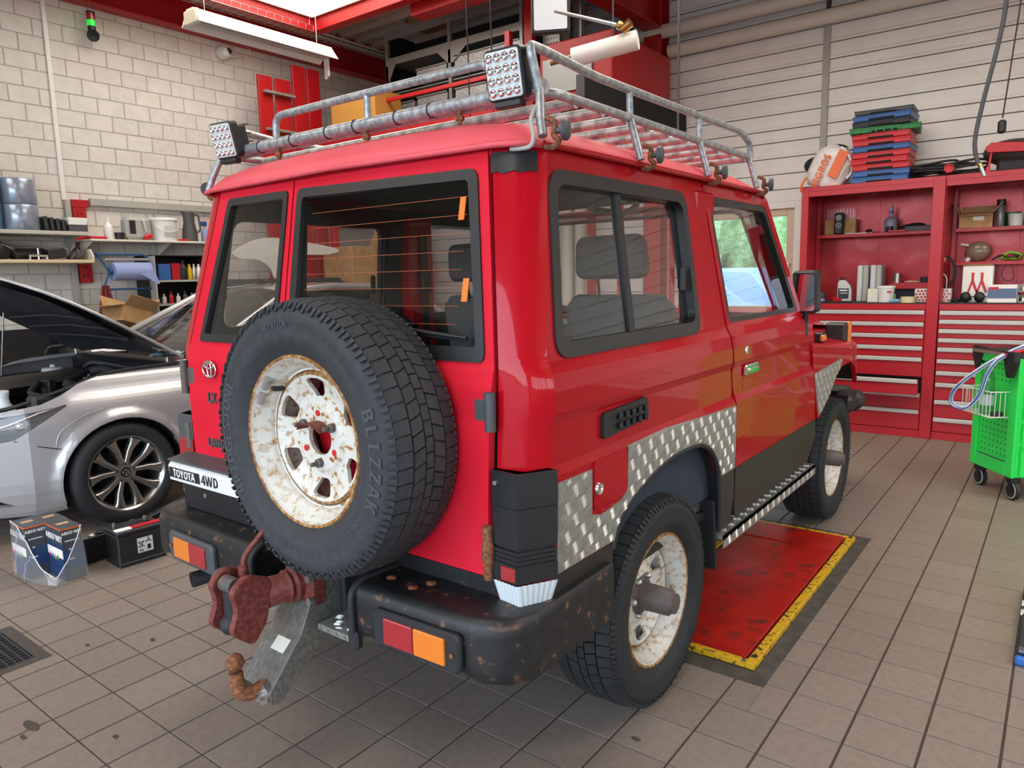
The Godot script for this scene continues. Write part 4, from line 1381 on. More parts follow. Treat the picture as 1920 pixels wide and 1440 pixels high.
func car_bumper(car: Node3D) -> void:
	# right half wraps round the corner
	for s in [1.0, -1.0]:
		var x0 := 0.345 if s > 0 else 0.13
		var outer := [Vector2(x0, 1.215), Vector2(0.70, 1.20), Vector2(0.78, 1.185), Vector2(0.835, 1.15), Vector2(0.862, 1.09), Vector2(0.868, 0.98), Vector2(0.866, 0.68)]
		var innr := [Vector2(x0, 1.045), Vector2(0.70, 1.04), Vector2(0.76, 1.03), Vector2(0.80, 1.0), Vector2(0.815, 0.95), Vector2(0.82, 0.90), Vector2(0.825, 0.68)]
		var prof := [[0.0, 0.628], [0.80, 0.632], [0.92, 0.627], [0.985, 0.61], [1.0, 0.585], [1.0, 0.50], [0.985, 0.475], [0.93, 0.463]]
		var rows := []
		for i in outer.size():
			var row := []
			var b0: Vector2 = innr[i]
			var b1: Vector2 = outer[i]
			var lift := pw([Vector2(0, 0.0), Vector2(2.0, 0.0), Vector2(4.0, -0.005), Vector2(6.0, 0.0)], float(i))
			for p in prof:
				var q := b0.lerp(b1, p[0])
				var yy: float = p[1] + lift
				if i <= 1 and p[1] < 0.55:
					yy += 0.02
				row.append(V(s * q.x, yy, q.y))
			rows.append(row)
		var b := MB.new()
		# thicken rows for smooth corner
		b.grid(rows, false, false, s)
		var e: Array = rows[0]
		for k in range(1, e.size() - 1):
			b.tri(e[0], e[k], e[k + 1], V(-s, 0, 0))
		b.tri(e[0], e[e.size() - 1], V(s * x0, 0.47, 1.045), V(-s, 0, 0))
		var bp := part(car, "rear_bumper", b, M.bumper_black)
		# end frame
		part(bp, "end_strap", MB.new().tube(bend([V(s * x0, 0.63, 1.04), V(s * x0, 0.637, 1.18), V(s * x0, 0.61, 1.223), V(s * x0, 0.455, 1.223)], 0.03), 0.011, 8).box(V(s * x0, 0.47, 1.215), V(0.04, 0.055, 0.03), 0.008), M.black_rubber)
		# lamp in a recess
		var lx := 0.585 if s > 0 else 0.50
		var lz := 1.213 if s > 0 else 1.214
		var lw := 0.105
		var fr := MB.new().prism(rrect(0.30, 0.105, 0.02, 4), Transform3D(Basis(V(0, 1, 0), s * 0.03), V(s * lx, 0.54, lz - 0.012)), 0.022, 0.006)
		var lp := part(bp, "lamp_frame", fr, M.black_rubber if s > 0 else M.grey_plastic)
		part(lp, "red_lens", MB.new().prism(rrect(lw, 0.072, 0.004, 2), Transform3D(Basis(V(0, 1, 0), s * 0.03), V(s * (lx - 0.054), 0.54, lz + 0.009)), 0.009, 0.002), M.lamp_red)
		part(lp, "orange_lens", MB.new().prism(rrect(lw, 0.072, 0.004, 2), Transform3D(Basis(V(0, 1, 0), s * 0.03), V(s * (lx + 0.054), 0.54, lz + 0.006)), 0.009, 0.002), M.lamp_orange)
		for dx in [-0.13, 0.13]:
			part(lp, "screw", MB.new().cyl(V(s * lx + dx, 0.54, lz + 0.008), V(s * lx + dx, 0.54, lz + 0.013), 0.006, 8), M.rust)
		if s > 0:
			for q in [[0.40, 1.12], [0.52, 1.085], [0.50, 1.135]]:
				part(bp, "bolt_head", MB.new().lathe(V(q[0], 0.628, q[1]), V(0, 1, 0), [Vector2(0.016, 0), Vector2(0.013, 0.006), Vector2(0, 0.008)], 12), M.rust)
		# step of tread plate by the hitch
		var sx0 := 0.245 if s > 0 else -0.02
		var stp := MB.new()
		var stb := MB.new()
		if s > 0:
			stp.bx(V(0.16, 0.44, 1.02), V(0.34, 0.458, 1.20))
			tread(stb, Rect2(0.165, 1.03, 0.17, 0.165), func(p): return p.x > 0.165 and p.x < 0.335 and p.y < 1.195, func(p): return V(p.x, 0.458, p.y), -1.0, 0.03)
			tread(stb, Rect2(0.165, 0.44, 0.17, 0.018), func(p): return true, func(p): return V(p.x, p.y, 1.20), 1.0, 0.018)
		else:
			stp.bx(V(-0.13, 0.44, 1.0), V(0.02, 0.458, 1.20))
			tread(stb, Rect2(-0.125, 1.01, 0.14, 0.185), func(p): return p.x > -0.125 and p.x < 0.015 and p.y < 1.195, func(p): return V(p.x, 0.458, p.y), -1.0, 0.03)
		part(part(car, "step_plate", stp, M.tread_plate), "tread_bars", stb, M.tread_bar).set_meta("kind", "stuff")
	part(car, "cross_member", MB.new().bx(V(-0.14, 0.44, 0.98), V(0.36, 0.56, 1.03), 0.006).bx(V(0.02, 0.42, 1.0), V(0.16, 0.60, 1.10), 0.008), M.black_rubber)
	part(car, "exhaust_tip", MB.new().lathe(V(-0.50, 0.43, 1.02), V(-0.25, -0.05, 1), [Vector2(0.026, 0), Vector2(0.028, 0.19), Vector2(0.024, 0.19), Vector2(0.023, 0.02)], 18), M.dark_steel)
	tow_hitch(car)

func tow_hitch(car: Node3D) -> void:
	# sloping drawbar plate
	var db := MB.new()
	var sd := [Vector2(1.10, 0.60), Vector2(1.10, 0.44), Vector2(1.17, 0.40), Vector2(1.33, 0.265), Vector2(1.365, 0.275), Vector2(1.365, 0.31), Vector2(1.25, 0.44), Vector2(1.175, 0.60)]
	for x in [0.005, 0.135]:
		db.prism(sd, Transform3D(Basis(V(0, 0, 1), V(0, 1, 0), V(-1, 0, 0)), V(x + 0.01, 0, 0)), 0.012, 0.001)
	db.quad(V(0.0, 0.60, 1.172), V(0.145, 0.60, 1.172), V(0.145, 0.44, 1.248), V(0.0, 0.44, 1.248), V(0, 0.4, 1))
	db.quad(V(0.0, 0.44, 1.248), V(0.145, 0.44, 1.248), V(0.145, 0.31, 1.363), V(0.0, 0.31, 1.363), V(0, 0.6, 1))
	var dp := part(car, "drawbar", db, noisy("bar_steel", 34, 0.02, 4.0, [[0.3, hexc("6f6e6b")], [0.7, hexc("86847e")]], 0.4, 0.5))
	part(dp, "maker_plate", MB.new().box(V(0.085, 0.405, 1.281), V(0.06, 0.042, 0.002), 0.0, Basis(V(1, 0, 0), -0.83)), M.cream_paint)
	# ball
	var bl := MB.new()
	bl.tube(bend([V(0.10, 0.315, 1.355), V(0.10, 0.31, 1.40), V(0.085, 0.32, 1.425), V(0.075, 0.38, 1.425)], 0.03), 0.02, 12)
	bl.ball(V(0.075, 0.41, 1.425), V(0.026, 0.026, 0.026), 18, 12)
	part(car, "tow_ball", bl, M.rust)
	part(car, "tow_bolt", MB.new().lathe(V(0.115, 0.30, 1.355), V(0, 0.1, 1), [Vector2(0.032, 0), Vector2(0.032, 0.02), Vector2(0.018, 0.02), Vector2(0.018, 0.035), Vector2(0, 0.035)], 6), M.steel)
	# jaw coupling in red oxide
	var jw := MB.new()
	jw.box(V(0.085, 0.565, 1.18), V(0.13, 0.13, 0.06), 0.012)
	jw.lathe(V(0.075, 0.565, 1.20), V(-0.15, 0.0, 1), [Vector2(0.05, 0), Vector2(0.055, 0.02), Vector2(0.042, 0.028), Vector2(0.05, 0.04), Vector2(0.042, 0.05), Vector2(0.045, 0.10), Vector2(0.03, 0.115)], 20)
	var jp := part(car, "tow_jaw", jw, M.oxide_red)
	for sx in [-0.055, 0.05]:
		var pl := rounded([Vector2(1.30, 0.62), Vector2(1.38, 0.655), Vector2(1.43, 0.62), Vector2(1.415, 0.56), Vector2(1.44, 0.50), Vector2(1.37, 0.44), Vector2(1.32, 0.50)], 0.02, 3)
		part(jp, "jaw_plate", MB.new().prism(pl, Transform3D(Basis(V(0, 0, 1), V(0, 1, 0), V(-1, 0, 0)).rotated(V(0, 1, 0), 0.0), V(0.045 + sx, 0, 0)), 0.022, 0.004), M.oxide_red)
	part(jp, "jaw_drum", MB.new().cyl(V(-0.075, 0.60, 1.36), V(-0.03, 0.60, 1.36), 0.032, 16).cyl(V(0.0, 0.615, 1.39), V(0.055, 0.615, 1.39), 0.024, 14), M.hub_rust)
	part(jp, "jaw_pin", MB.new().cyl(V(0.03, 0.48, 1.385), V(0.03, 0.60, 1.385), 0.028, 16).ball(V(0.03, 0.50, 1.40), V(0.035, 0.03, 0.03)), M.black_rubber)
	part(jp, "lever", MB.new().tube(bend([V(0.03, 0.63, 1.35), V(0.03, 0.68, 1.345), V(0.035, 0.70, 1.33), V(0.075, 0.76, 1.30)], 0.02), 0.008, 8).cyl(V(0.03, 0.62, 1.35), V(0.03, 0.66, 1.348), 0.014, 10), M.oxide_red)
	for yy in [0.60, 0.53]:
		part(jp, "bolt", MB.new().cyl(V(0.15, yy, 1.205), V(0.15, yy, 1.222), 0.012, 6), M.steel)

# tyre and rim about an axis; outward = direction of the visible face
func tyre_mesh(R: float, w: float, rim: float, pitches := 56) -> MB:
	var mb := MB.new()
	var h := w * 0.5
	var rt := R - 0.010
	mb.lathe(Vector3.ZERO, V(0, 0, 1), [Vector2(rim + 0.003, -h * 0.74), Vector2(rim + 0.012, -h * 0.86), Vector2(rim + (R - rim) * 0.45, -h * 1.02), Vector2(rim + (R - rim) * 0.78, -h * 0.97), Vector2(rt - 0.006, -h * 0.86), Vector2(rt, -h * 0.72), Vector2(rt, h * 0.72), Vector2(rt - 0.006, h * 0.86), Vector2(rim + (R - rim) * 0.78, h * 0.97), Vector2(rim + (R - rim) * 0.62, h * 1.015), Vector2(rim + (R - rim) * 0.60, h * 1.0), Vector2(rim + (R - rim) * 0.45, h * 1.02), Vector2(rim + (R - rim) * 0.28, h * 0.99), Vector2(rim + (R - rim) * 0.26, h * 0.965), Vector2(rim + 0.012, h * 0.86), Vector2(rim + 0.003, h * 0.74)], 72, 0.3)
	# tread blocks: [from, to, skew at from, skew at to, phase]
	var cols := [[-0.86, -0.50, -0.10, 0.0, 0.0], [-0.455, -0.14, 0.12, 0.42, 0.3], [-0.10, 0.10, 0.5, 0.5, 0.55], [0.14, 0.455, 0.42, 0.12, 0.1], [0.50, 0.86, 0.0, -0.10, 0.45]]
	for c in cols:
		for i in pitches:
			var gap := 0.12
			var pts := []
			for e in 2:
				var zz: float = c[e] * h
				var sk: float = c[2 + e]
				var rr: float = R - 0.012 * pow(maxf(0.0, absf(zz) / h - 0.45) / 0.45, 2.0)
				for a in [0.0 + gap * 0.5, 1.0 - gap * 0.5]:
					var an: float = TAU * (i + a + sk + c[4]) / pitches
					pts.append([an, rr, zz])
			var P := func(q: Array, dr: float) -> Vector3: return V(cos(q[0]) * (q[1] + dr), sin(q[0]) * (q[1] + dr), q[2])
			var a0: Vector3 = P.call(pts[0], 0.0)
			var a1: Vector3 = P.call(pts[1], 0.0)
			var b0: Vector3 = P.call(pts[2], 0.0)
			var b1: Vector3 = P.call(pts[3], 0.0)
			var la0: Vector3 = P.call(pts[0], -0.016)
			var la1: Vector3 = P.call(pts[1], -0.016)
			var lb0: Vector3 = P.call(pts[2], -0.016)
			var lb1: Vector3 = P.call(pts[3], -0.016)
			var o := (a0 + b1) * V(1, 1, 0)
			mb.quad(a0, a1, b1, b0, o)
			mb.quad(a0, a1, la1, la0, V(0, 0, -1))
			mb.quad(b0, b1, lb1, lb0, V(0, 0, 1))
			var tg := a1 - a0
			mb.quad(a0, b0, lb0, la0, -tg)
			mb.quad(a1, b1, lb1, la1, tg)
	# shoulder lugs
	for sd in [-1.0, 1.0]:
		for i in pitches:
			for j in 2:
				var an := TAU * (i + 0.25 + 0.5 * j) / pitches
				var dn := TAU * 0.17 / pitches
				var r0 := R - 0.012
				var r1 := R - (0.034 if j == 0 else 0.026)
				var z0: float = sd * h * 0.86
				var z1: float = sd * h * 0.965
				var q := []
				for e in [[-dn, r0, z0], [dn, r0, z0], [dn * 0.6, r1, z1], [-dn * 0.6, r1, z1]]:
					q.append(V(cos(an + e[0]) * e[1], sin(an + e[0]) * e[1], e[2]))
				var up := V(cos(an), sin(an), sd) * 0.004
				mb.quad(q[0] + up, q[1] + up, q[2] + up, q[3] + up, up)
				for k in 4:
					mb.quad(q[k], q[(k + 1) % 4], q[(k + 1) % 4] + up, q[k] + up, (q[k] + q[(k + 1) % 4]) * 0.5 - (q[0] + q[2]) * 0.5)
	return mb

func rim_mesh(R: float, w: float, dish: float) -> MB:
	var mb := MB.new()
	var h := w * 0.5
	# barrel
	mb.lathe(Vector3.ZERO, V(0, 0, 1), [Vector2(R - 0.03, -h), Vector2(R - 0.04, -h * 0.5), Vector2(R - 0.042, dish - 0.01), Vector2(R - 0.040, dish + 0.02), Vector2(R - 0.034, h * 0.42), Vector2(R - 0.030, h * 0.60), Vector2(R - 0.020, h * 0.66), Vector2(R - 0.018, h * 0.80), Vector2(R - 0.008, h * 0.86), Vector2(R - 0.004, h), Vector2(R + 0.004, h * 1.02), Vector2(R + 0.008, h * 0.97), Vector2(R + 0.004, h * 0.90)], 64, 0.55)
	# dish with six openings
	var ro := R - 0.04
	var zf := [Vector2(0.0, dish + 0.012), Vector2(0.045, dish + 0.012), Vector2(0.052, dish + 0.014), Vector2(0.088, dish + 0.016), Vector2(0.102, dish + 0.006), Vector2(0.125, dish + 0.004), Vector2(0.150, dish + 0.014), Vector2(ro - 0.014, dish + 0.026), Vector2(ro - 0.006, dish + 0.022), Vector2(ro, dish + 0.0)]
	var f := func(p: Vector2) -> Vector3: return V(cos(p.x) * p.y, sin(p.x) * p.y, pw(zf, p.y))
	var holes := []
	for k in 6:
		var a := TAU * (k + 0.5) / 6.0
		holes.append(rounded([Vector2(a - 0.25, ro - 0.026), Vector2(a - 0.15, 0.116), Vector2(a + 0.15, 0.116), Vector2(a + 0.25, ro - 0.026), Vector2(a + 0.12, ro - 0.022), Vector2(a - 0.12, ro - 0.022)], 0.05, 3))
	var rs := zf.map(func(q): return q.x)
	rs[0] = 0.048
	var radii := [0.048, 0.052, 0.07, 0.088, 0.095, 0.105, 0.115, 0.125, 0.135, 0.145, 0.155, 0.165, ro - 0.014, ro - 0.006, ro]
	var outline := [Vector2(0, 0.048), Vector2(TAU, 0.048), Vector2(TAU, ro), Vector2(0, ro)]
	mb.patch(outline, holes, steps(0, TAU, TAU / 72.0), radii, f, 1.0, 0.0)
	# rims of the openings and of the bore
	for hl in holes:
		for k in hl.size():
			var p: Vector3 = f.call(hl[k])
			var q: Vector3 = f.call(hl[(k + 1) % hl.size()])
			var c := Vector2.ZERO
			for e in hl: c += e
			var cc: Vector3 = f.call(c / hl.size())
			mb.quad(p, q, q + V(0, 0, -0.012), p + V(0, 0, -0.012), cc - p)
	mb.lathe(Vector3.ZERO, V(0, 0, 1), [Vector2(0.048, dish), Vector2(0.048, dish + 0.013)], 32)
	return mb

# rust along the lip and where dish meets barrel
func rust_rings(o: Node3D, R: float, w: float, dish: float) -> void:
	var h := w * 0.5
	var ro := R - 0.04
	part(o, "rusty_lip", MB.new().lathe(Vector3.ZERO, V(0, 0, 1), [Vector2(R - 0.003, h * 1.006), Vector2(R + 0.004, h * 1.03), Vector2(R + 0.0086, h * 0.975), Vector2(R + 0.005, h * 0.90)], 64), M.rust_rim)
	part(o, "rusty_seam", MB.new().lathe(Vector3.ZERO, V(0, 0, 1), [Vector2(ro - 0.013, dish + 0.0268), Vector2(ro - 0.0055, dish + 0.0228), Vector2(ro - 0.0012, dish + 0.008)], 64), M.rust_rim)

func rim_holes(mb: MB, dish: float) -> void:
	for k in 6:
		var a := TAU * k / 6.0
		mb.lathe(V(cos(a) * 0.07, sin(a) * 0.07, dish + 0.0145), V(0, 0, 1), [Vector2(0.009, 0), Vector2(0.0085, 0.0015), Vector2(0, 0.0015)], 12)

func road_wheel(car: Node3D, s: float, z: float) -> void:
	var t := Transform3D(Basis(V(0, 0, -s), V(0, 1, 0), V(s, 0, 0)), V(s * 0.733, 0.362, z))
	var ty := tyre_mesh(0.362, 0.232, 0.222)
	var o := part(car, "wheel", MB.new(), M.tyre)
	o.mesh = ty.mesh()
	o.mesh.surface_set_material(0, M.tyre)
	o.transform = t
	var r := part(o, "rim", rim_mesh(0.222, 0.19, 0.01), M.rusty_wheel, "white steel rim with rust spots")
	rust_rings(o, 0.222, 0.19, 0.01)
	var hb := MB.new()
	hb.lathe(V(0, 0, 0.0), V(0, 0, 1), [Vector2(0.07, 0.0), Vector2(0.068, 0.028), Vector2(0.05, 0.032), Vector2(0.047, 0.05), Vector2(0.045, 0.135), Vector2(0.036, 0.14), Vector2(0.034, 0.155), Vector2(0, 0.158)], 28)
	part(o, "hub", hb, M.hub_rust, "rust-stained axle hub")
	for k in 6:
		var a := TAU * k / 6.0
		part(o, "wheel_nut", MB.new().lathe(V(cos(a) * 0.07, sin(a) * 0.07, 0.024), V(0, 0, 1), [Vector2(0.0115, 0), Vector2(0.0115, 0.012), Vector2(0.008, 0.02), Vector2(0, 0.023)], 10), M.steel)

func spare(car: Node3D) -> void:
	var o := MeshInstance3D.new()
	o.name = "spare_wheel"
	o.mesh = tyre_mesh(0.385, 0.24, 0.228, 60).mesh()
	o.mesh.surface_set_material(0, M.tyre_dusty)
	o.position = V(0.25, 1.035, 1.185)
	car.add_child(o)
	o.set_meta("label", "grey winter tyre on rusty white steel rim")
	part(o, "rim", rim_mesh(0.230, 0.20, 0.022), M.rusty_wheel, "cream steel rim blotched with rust")
	rust_rings(o, 0.230, 0.20, 0.022)
	for k in 3:
		var a := PI / 6 + TAU * k / 3.0
		part(o, "stud", MB.new().lathe(V(cos(a) * 0.07, sin(a) * 0.07, 0.035), V(0, 0, 1), [Vector2(0.013, 0), Vector2(0.013, 0.014), Vector2(0.007, 0.016), Vector2(0.006, 0.035), Vector2(0, 0.036)], 10), M.hub_rust)
	var hm := MB.new()
	for k in 3:
		var a := PI / 2 + TAU * k / 3.0
		hm.lathe(V(cos(a) * 0.07, sin(a) * 0.07, 0.0368), V(0, 0, 1), [Vector2(0.0095, 0), Vector2(0.009, 0.002), Vector2(0, 0.002)], 12)
	part(o, "stud_hole", hm, M.red_plastic)
	# carrier bracket in the bore
	var br := MB.new()
	var rows := []
	for j in 2:
		var row := []
		for k in 11:
			var a := lerpf(0.35, PI - 0.35, k / 10.0)
			row.append(V(cos(a) * 0.05, 0.012 + sin(a) * 0.036, 0.035 + j * 0.06 - 0.02 * j * absf(cos(a))))
		rows.append(row)
	br.grid(rows, false, false, 1.0)
	part(o, "carrier_bracket", br, M.oxide_red)
	part(o, "carrier", MB.new().cyl(V(0, 0, -0.14), V(0, 0, -0.03), 0.09, 20), M.faded_red)
	part(o, "valve", MB.new().cyl(V(-0.130, 0.130, 0.05), V(-0.134, 0.134, 0.085), 0.007, 8), M.black_rubber)
	var bw := MB.new()
	for q in [[2.27, 2.47], [2.55, 2.72]]:
		var pts := []
		for k in 7:
			var a := lerpf(q[0], q[1], k / 6.0)
			pts.append(V(cos(a) * 0.212, sin(a) * 0.212, 0.088))
		bw.tube(pts, 0.009, 8)
	part(o, "balance_weight", bw, M.steel)
	# moulded lettering on the sidewall
	var lt := MB.new()
	arc_text(lt, "BRIDGESTONE", 0.312, PI + 0.05, 0.034, 1.12)
	arc_text(lt, "BLIZZAK", 0.318, -0.02, 0.04, 0.85)
	arc_text(lt, "DM-Z3", 0.296, -0.72, 0.016, 0.24)
	arc_text(lt, "ROTATION", 0.318, PI / 2 + 0.16, 0.016, 0.34)
	part(o, "lettering", lt, M.tyre_letter)

func arc_text(mb: MB, s: String, r: float, mid: float, h: float, span: float) -> void:
	var m := s.length()
	for i in m:
		var a := mid + span * (0.5 - (i + 0.5) / m)
		var up := V(cos(a), sin(a), 0)
		var right := V(sin(a), -cos(a), 0)
		mb.text(s[i], bold, h, Transform3D(Basis(right, up, V(0, 0, 1)), up * r + V(0, 0, 0.1215)), 0.004)

func roof_rack(car: Node3D) -> void:
	var yl := 1.942
	var yu := 2.033
	var xs := 0.738
	var side := MB.new()
	# lower ring
	var ringp := bend([V(-xs, yl, 0.0), V(-xs, yl, 0.785), V(xs, yl, 0.785), V(xs, yl, -0.735), V(-xs, yl, -0.735), V(-xs, yl, 0.0)], 0.05, 4)
	ringp.pop_back()
	side.tube(ringp, 0.0135, 10, true)
	var rk := part(car, "roof_rack", side, M.galvanised, "galvanised tube roof rack")
	part(rk, "rear_rail", MB.new().tube([V(-xs, yl + 0.01, 0.81), V(xs, yl + 0.01, 0.81)], 0.020, 12), M.galvanised)
	for s in [-1.0, 1.0]:
		part(rk, "upper_rail", MB.new().tube(bend([V(s * xs, yl - 0.01, 0.835), V(s * (xs - 0.004), yu - 0.01, 0.865), V(s * (xs - 0.01), yu + 0.012, 0.86), V(s * (xs - 0.01), yu + 0.012, 0.80), V(s * xs, yu - 0.008, 0.55), V(s * xs, yu, -0.62), V(s * xs, yu - 0.035, -0.73), V(s * xs, yl, -0.74)], 0.06), 0.0125, 10), M.galvanised)
		for z in [0.345, -0.19]:
			part(rk, "post", MB.new().tube([V(s * xs, yu, z + 0.005), V(s * xs, yl, z)], 0.011, 8), M.galvanised)
		for z in [0.88, 0.345, -0.19, -0.715]:
			var ft := part(rk, "foot", MB.new().tube([V(s * xs, yl, z if z < 0.8 else z - 0.045), V(s * 0.762, 1.86, z - (0.0 if z < 0.8 else 0.012)), V(s * 0.776, 1.812, z)], 0.0125, 8), M.galvanised)
			part(ft, "clamp", MB.new().tube(curve([V(s * 0.775, 1.86, z - 0.02), V(s * 0.80, 1.845, z - 0.02), V(s * 0.797, 1.815, z - 0.02), V(s * 0.812, 1.80, z - 0.02), V(s * 0.795, 1.785, z - 0.02), V(s * 0.77, 1.79, z - 0.02)], 3), 0.008, 6), M.rust)
			part(ft, "knob", MB.new().lathe(V(s * 0.805, 1.825, z - 0.022), V(s, 0, -0.25), [Vector2(0.008, 0), Vector2(0.010, 0.012), Vector2(0.026, 0.016), Vector2(0.027, 0.026), Vector2(0.02, 0.032), Vector2(0, 0.033)], 14), M.grey_plastic)
	part(rk, "rear_upper_rail", MB.new().tube(bend([V(-0.44, yl + 0.02, 0.80), V(-0.44, 2.048, 0.80), V(0.55, 2.048, 0.80), V(0.55, yl + 0.02, 0.80)], 0.05), 0.0125, 10), M.galvanised)
	part(rk, "post", MB.new().tube([V(0.045, 2.048, 0.80), V(0.045, yl, 0.80)], 0.011, 8), M.galvanised)
	for x in [-0.42, 0.045, 0.44]:
		part(rk, "bolt", MB.new().cyl(V(x, yl - 0.045, 0.81), V(x, yl - 0.008, 0.81), 0.008, 8).cyl(V(x, yl - 0.034, 0.81), V(x, yl - 0.022, 0.81), 0.014, 6), M.rust)
	for k in 10:
		var z := 0.66 - k * 0.148
		part(rk, "slat", MB.new().tube([V(-xs, yl - 0.006, z), V(xs, yl - 0.006, z)], 0.0165, 10), M.worn_bar)
	for x in [-0.52, -0.33, -0.14, 0.0, 0.19, 0.33]:
		var pts := []
		for k in 12:
			var a := TAU * k / 12
			pts.append(V(x, yl + 0.01 + cos(a) * 0.0215, 0.81 + sin(a) * 0.0215))
		part(rk, "cable_tie", MB.new().tube(pts, 0.0018, 5, true), M.black_plastic)
	# cable down the right rear foot
	part(rk, "lamp_cable", MB.new().tube(curve([V(0.64, 1.96, 0.82), V(0.735, 1.93, 0.83), V(0.745, 1.86, 0.885), V(0.765, 1.81, 0.905), V(0.755, 1.785, 0.91), V(0.70, 1.785, 0.915)], 6), 0.006, 8), M.grey_paint)
	# work lamps
	work_lamp(rk, V(0.655, 1.985, 0.865), 0.04, -0.20)
	work_lamp(rk, V(-0.655, 1.985, 0.865), 0.12, -0.24)

func work_lamp(rk: Node3D, at: Vector3, yaw: float, tilt: float) -> void:
	var t := Transform3D(Basis(V(0, 1, 0), yaw) * Basis(V(1, 0, 0), -tilt), at)
	var b := MB.new()
	b.prism(rrect(0.118, 0.128, 0.012, 4), t * Transform3D(Basis(), V(0, 0.0, -0.02)), 0.035, 0.004)
	b.prism(rrect(0.10, 0.10, 0.01, 3), t * Transform3D(Basis(), V(0, 0, -0.062)), 0.045, 0.004)
	for k in 4:
		b.box(t * V(0, -0.045 + k * 0.03, -0.065), V(0.098, 0.004, 0.03), 0.0, t.basis)
	var lp := part(rk, "work_lamp", b, M.black_plastic, "square black lamp with sixteen clear lenses")
	part(lp, "lamp_glass", MB.new().prism(rrect(0.106, 0.116, 0.008, 3), t * Transform3D(Basis(), V(0, 0, 0.014)), 0.003, 0.001), M.lamp_clear)
	for i in 4:
		for j in 4:
			part(lp, "lens", MB.new().lathe(t * V(-0.038 + i * 0.0253, -0.042 + j * 0.028, 0.017), t.basis.z, [Vector2(0.0115, 0), Vector2(0.0108, 0.004), Vector2(0.007, 0.0065), Vector2(0.003, 0.002), Vector2(0, 0.002)], 12), M.chrome)
	part(lp, "bracket", MB.new().box(at + V(0, -0.073, -0.012), V(0.085, 0.018, 0.03), 0.003, Basis(V(0, 1, 0), yaw)), M.black_plastic)

# ------------------------------------------------------------------ red workshop cabinets and what lies on them
const ZC := -4.56

func bottle_mb(r: float, h: float, neck: float, nh: float) -> MB:
	return MB.new().lathe(Vector3.ZERO, V(0, 1, 0), [Vector2(0, 0), Vector2(r * 0.92, 0), Vector2(r, h * 0.03), Vector2(r, h * 0.6), Vector2(r * 0.85, h * 0.72), Vector2(neck, h - nh), Vector2(neck, h), Vector2(0, h)], 20)

func box_mb(s: Vector3, b := 0.004) -> MB:
	return MB.new().box(V(0, s.y * 0.5, 0), s, b)

# open carton with flaps
func carton(o: Node3D, s: Vector3, m: Material, flaps := true) -> void:
	var t := 0.006
	part(o, "base", MB.new().bx(V(-s.x / 2, 0, -s.z / 2), V(s.x / 2, t, s.z / 2)), m)
	part(o, "side", MB.new().bx(V(-s.x / 2, t, -s.z / 2), V(-s.x / 2 + t, s.y, s.z / 2)), m)
	part(o, "side", MB.new().bx(V(s.x / 2 - t, t, -s.z / 2), V(s.x / 2, s.y, s.z / 2)), m)
	part(o, "side", MB.new().bx(V(-s.x / 2 + t, t, -s.z / 2), V(s.x / 2 - t, s.y, -s.z / 2 + t)), m)
	part(o, "side", MB.new().bx(V(-s.x / 2 + t, t, s.z / 2 - t), V(s.x / 2 - t, s.y, s.z / 2)), m)
	if flaps:
		for q in [[-1, 0, 0.5], [1, 0, -0.7], [0, 1, 1.9], [0, -1, -0.4]]:
			var w := s.z if q[0] else s.x
			var l := (s.x if q[0] else s.z) * 0.45
			var b := Basis(V(0, 0, 1), q[2]) if q[0] else Basis(V(1, 0, 0), q[2])
			var c := V(q[0] * s.x * 0.5, s.y, q[1] * s.z * 0.5)
			part(o, "flap", MB.new().box(c + b * V(0, l * 0.5, 0), V(t if q[0] else w, l, w if q[0] else t), 0.0, b), m)

func cabinets() -> void:
	noisy("cab_back", 81, 0.006, 0.9, [[0.3, hexc("a51f2b")], [0.62, hexc("ad2c33")], [0.8, hexc("b4494a")]], 0.3, 0.25)
	mat("alu_grip", hexc("d3d3cf"), 0.35, 0.3)
	var lys := [1.083, 0.982, 0.88, 0.777, 0.681, 0.511, 0.374, 0.227]
	var rys := [1.082, 1.008, 0.93, 0.853, 0.775, 0.676, 0.575, 0.475, 0.327, 0.175]
	cabinet(V(-0.80, 0, ZC), -1.33, -0.2395, lys, 5, "red tool cabinet with one drawer pulled out, nearest the window", [1.785])
	cabinet(V(0.28, 0, ZC), -0.193, 0.80, rys, -1, "red tool cabinet with ten drawers beside the green trolley", [1.785, 1.50])
	cabinet_goods()

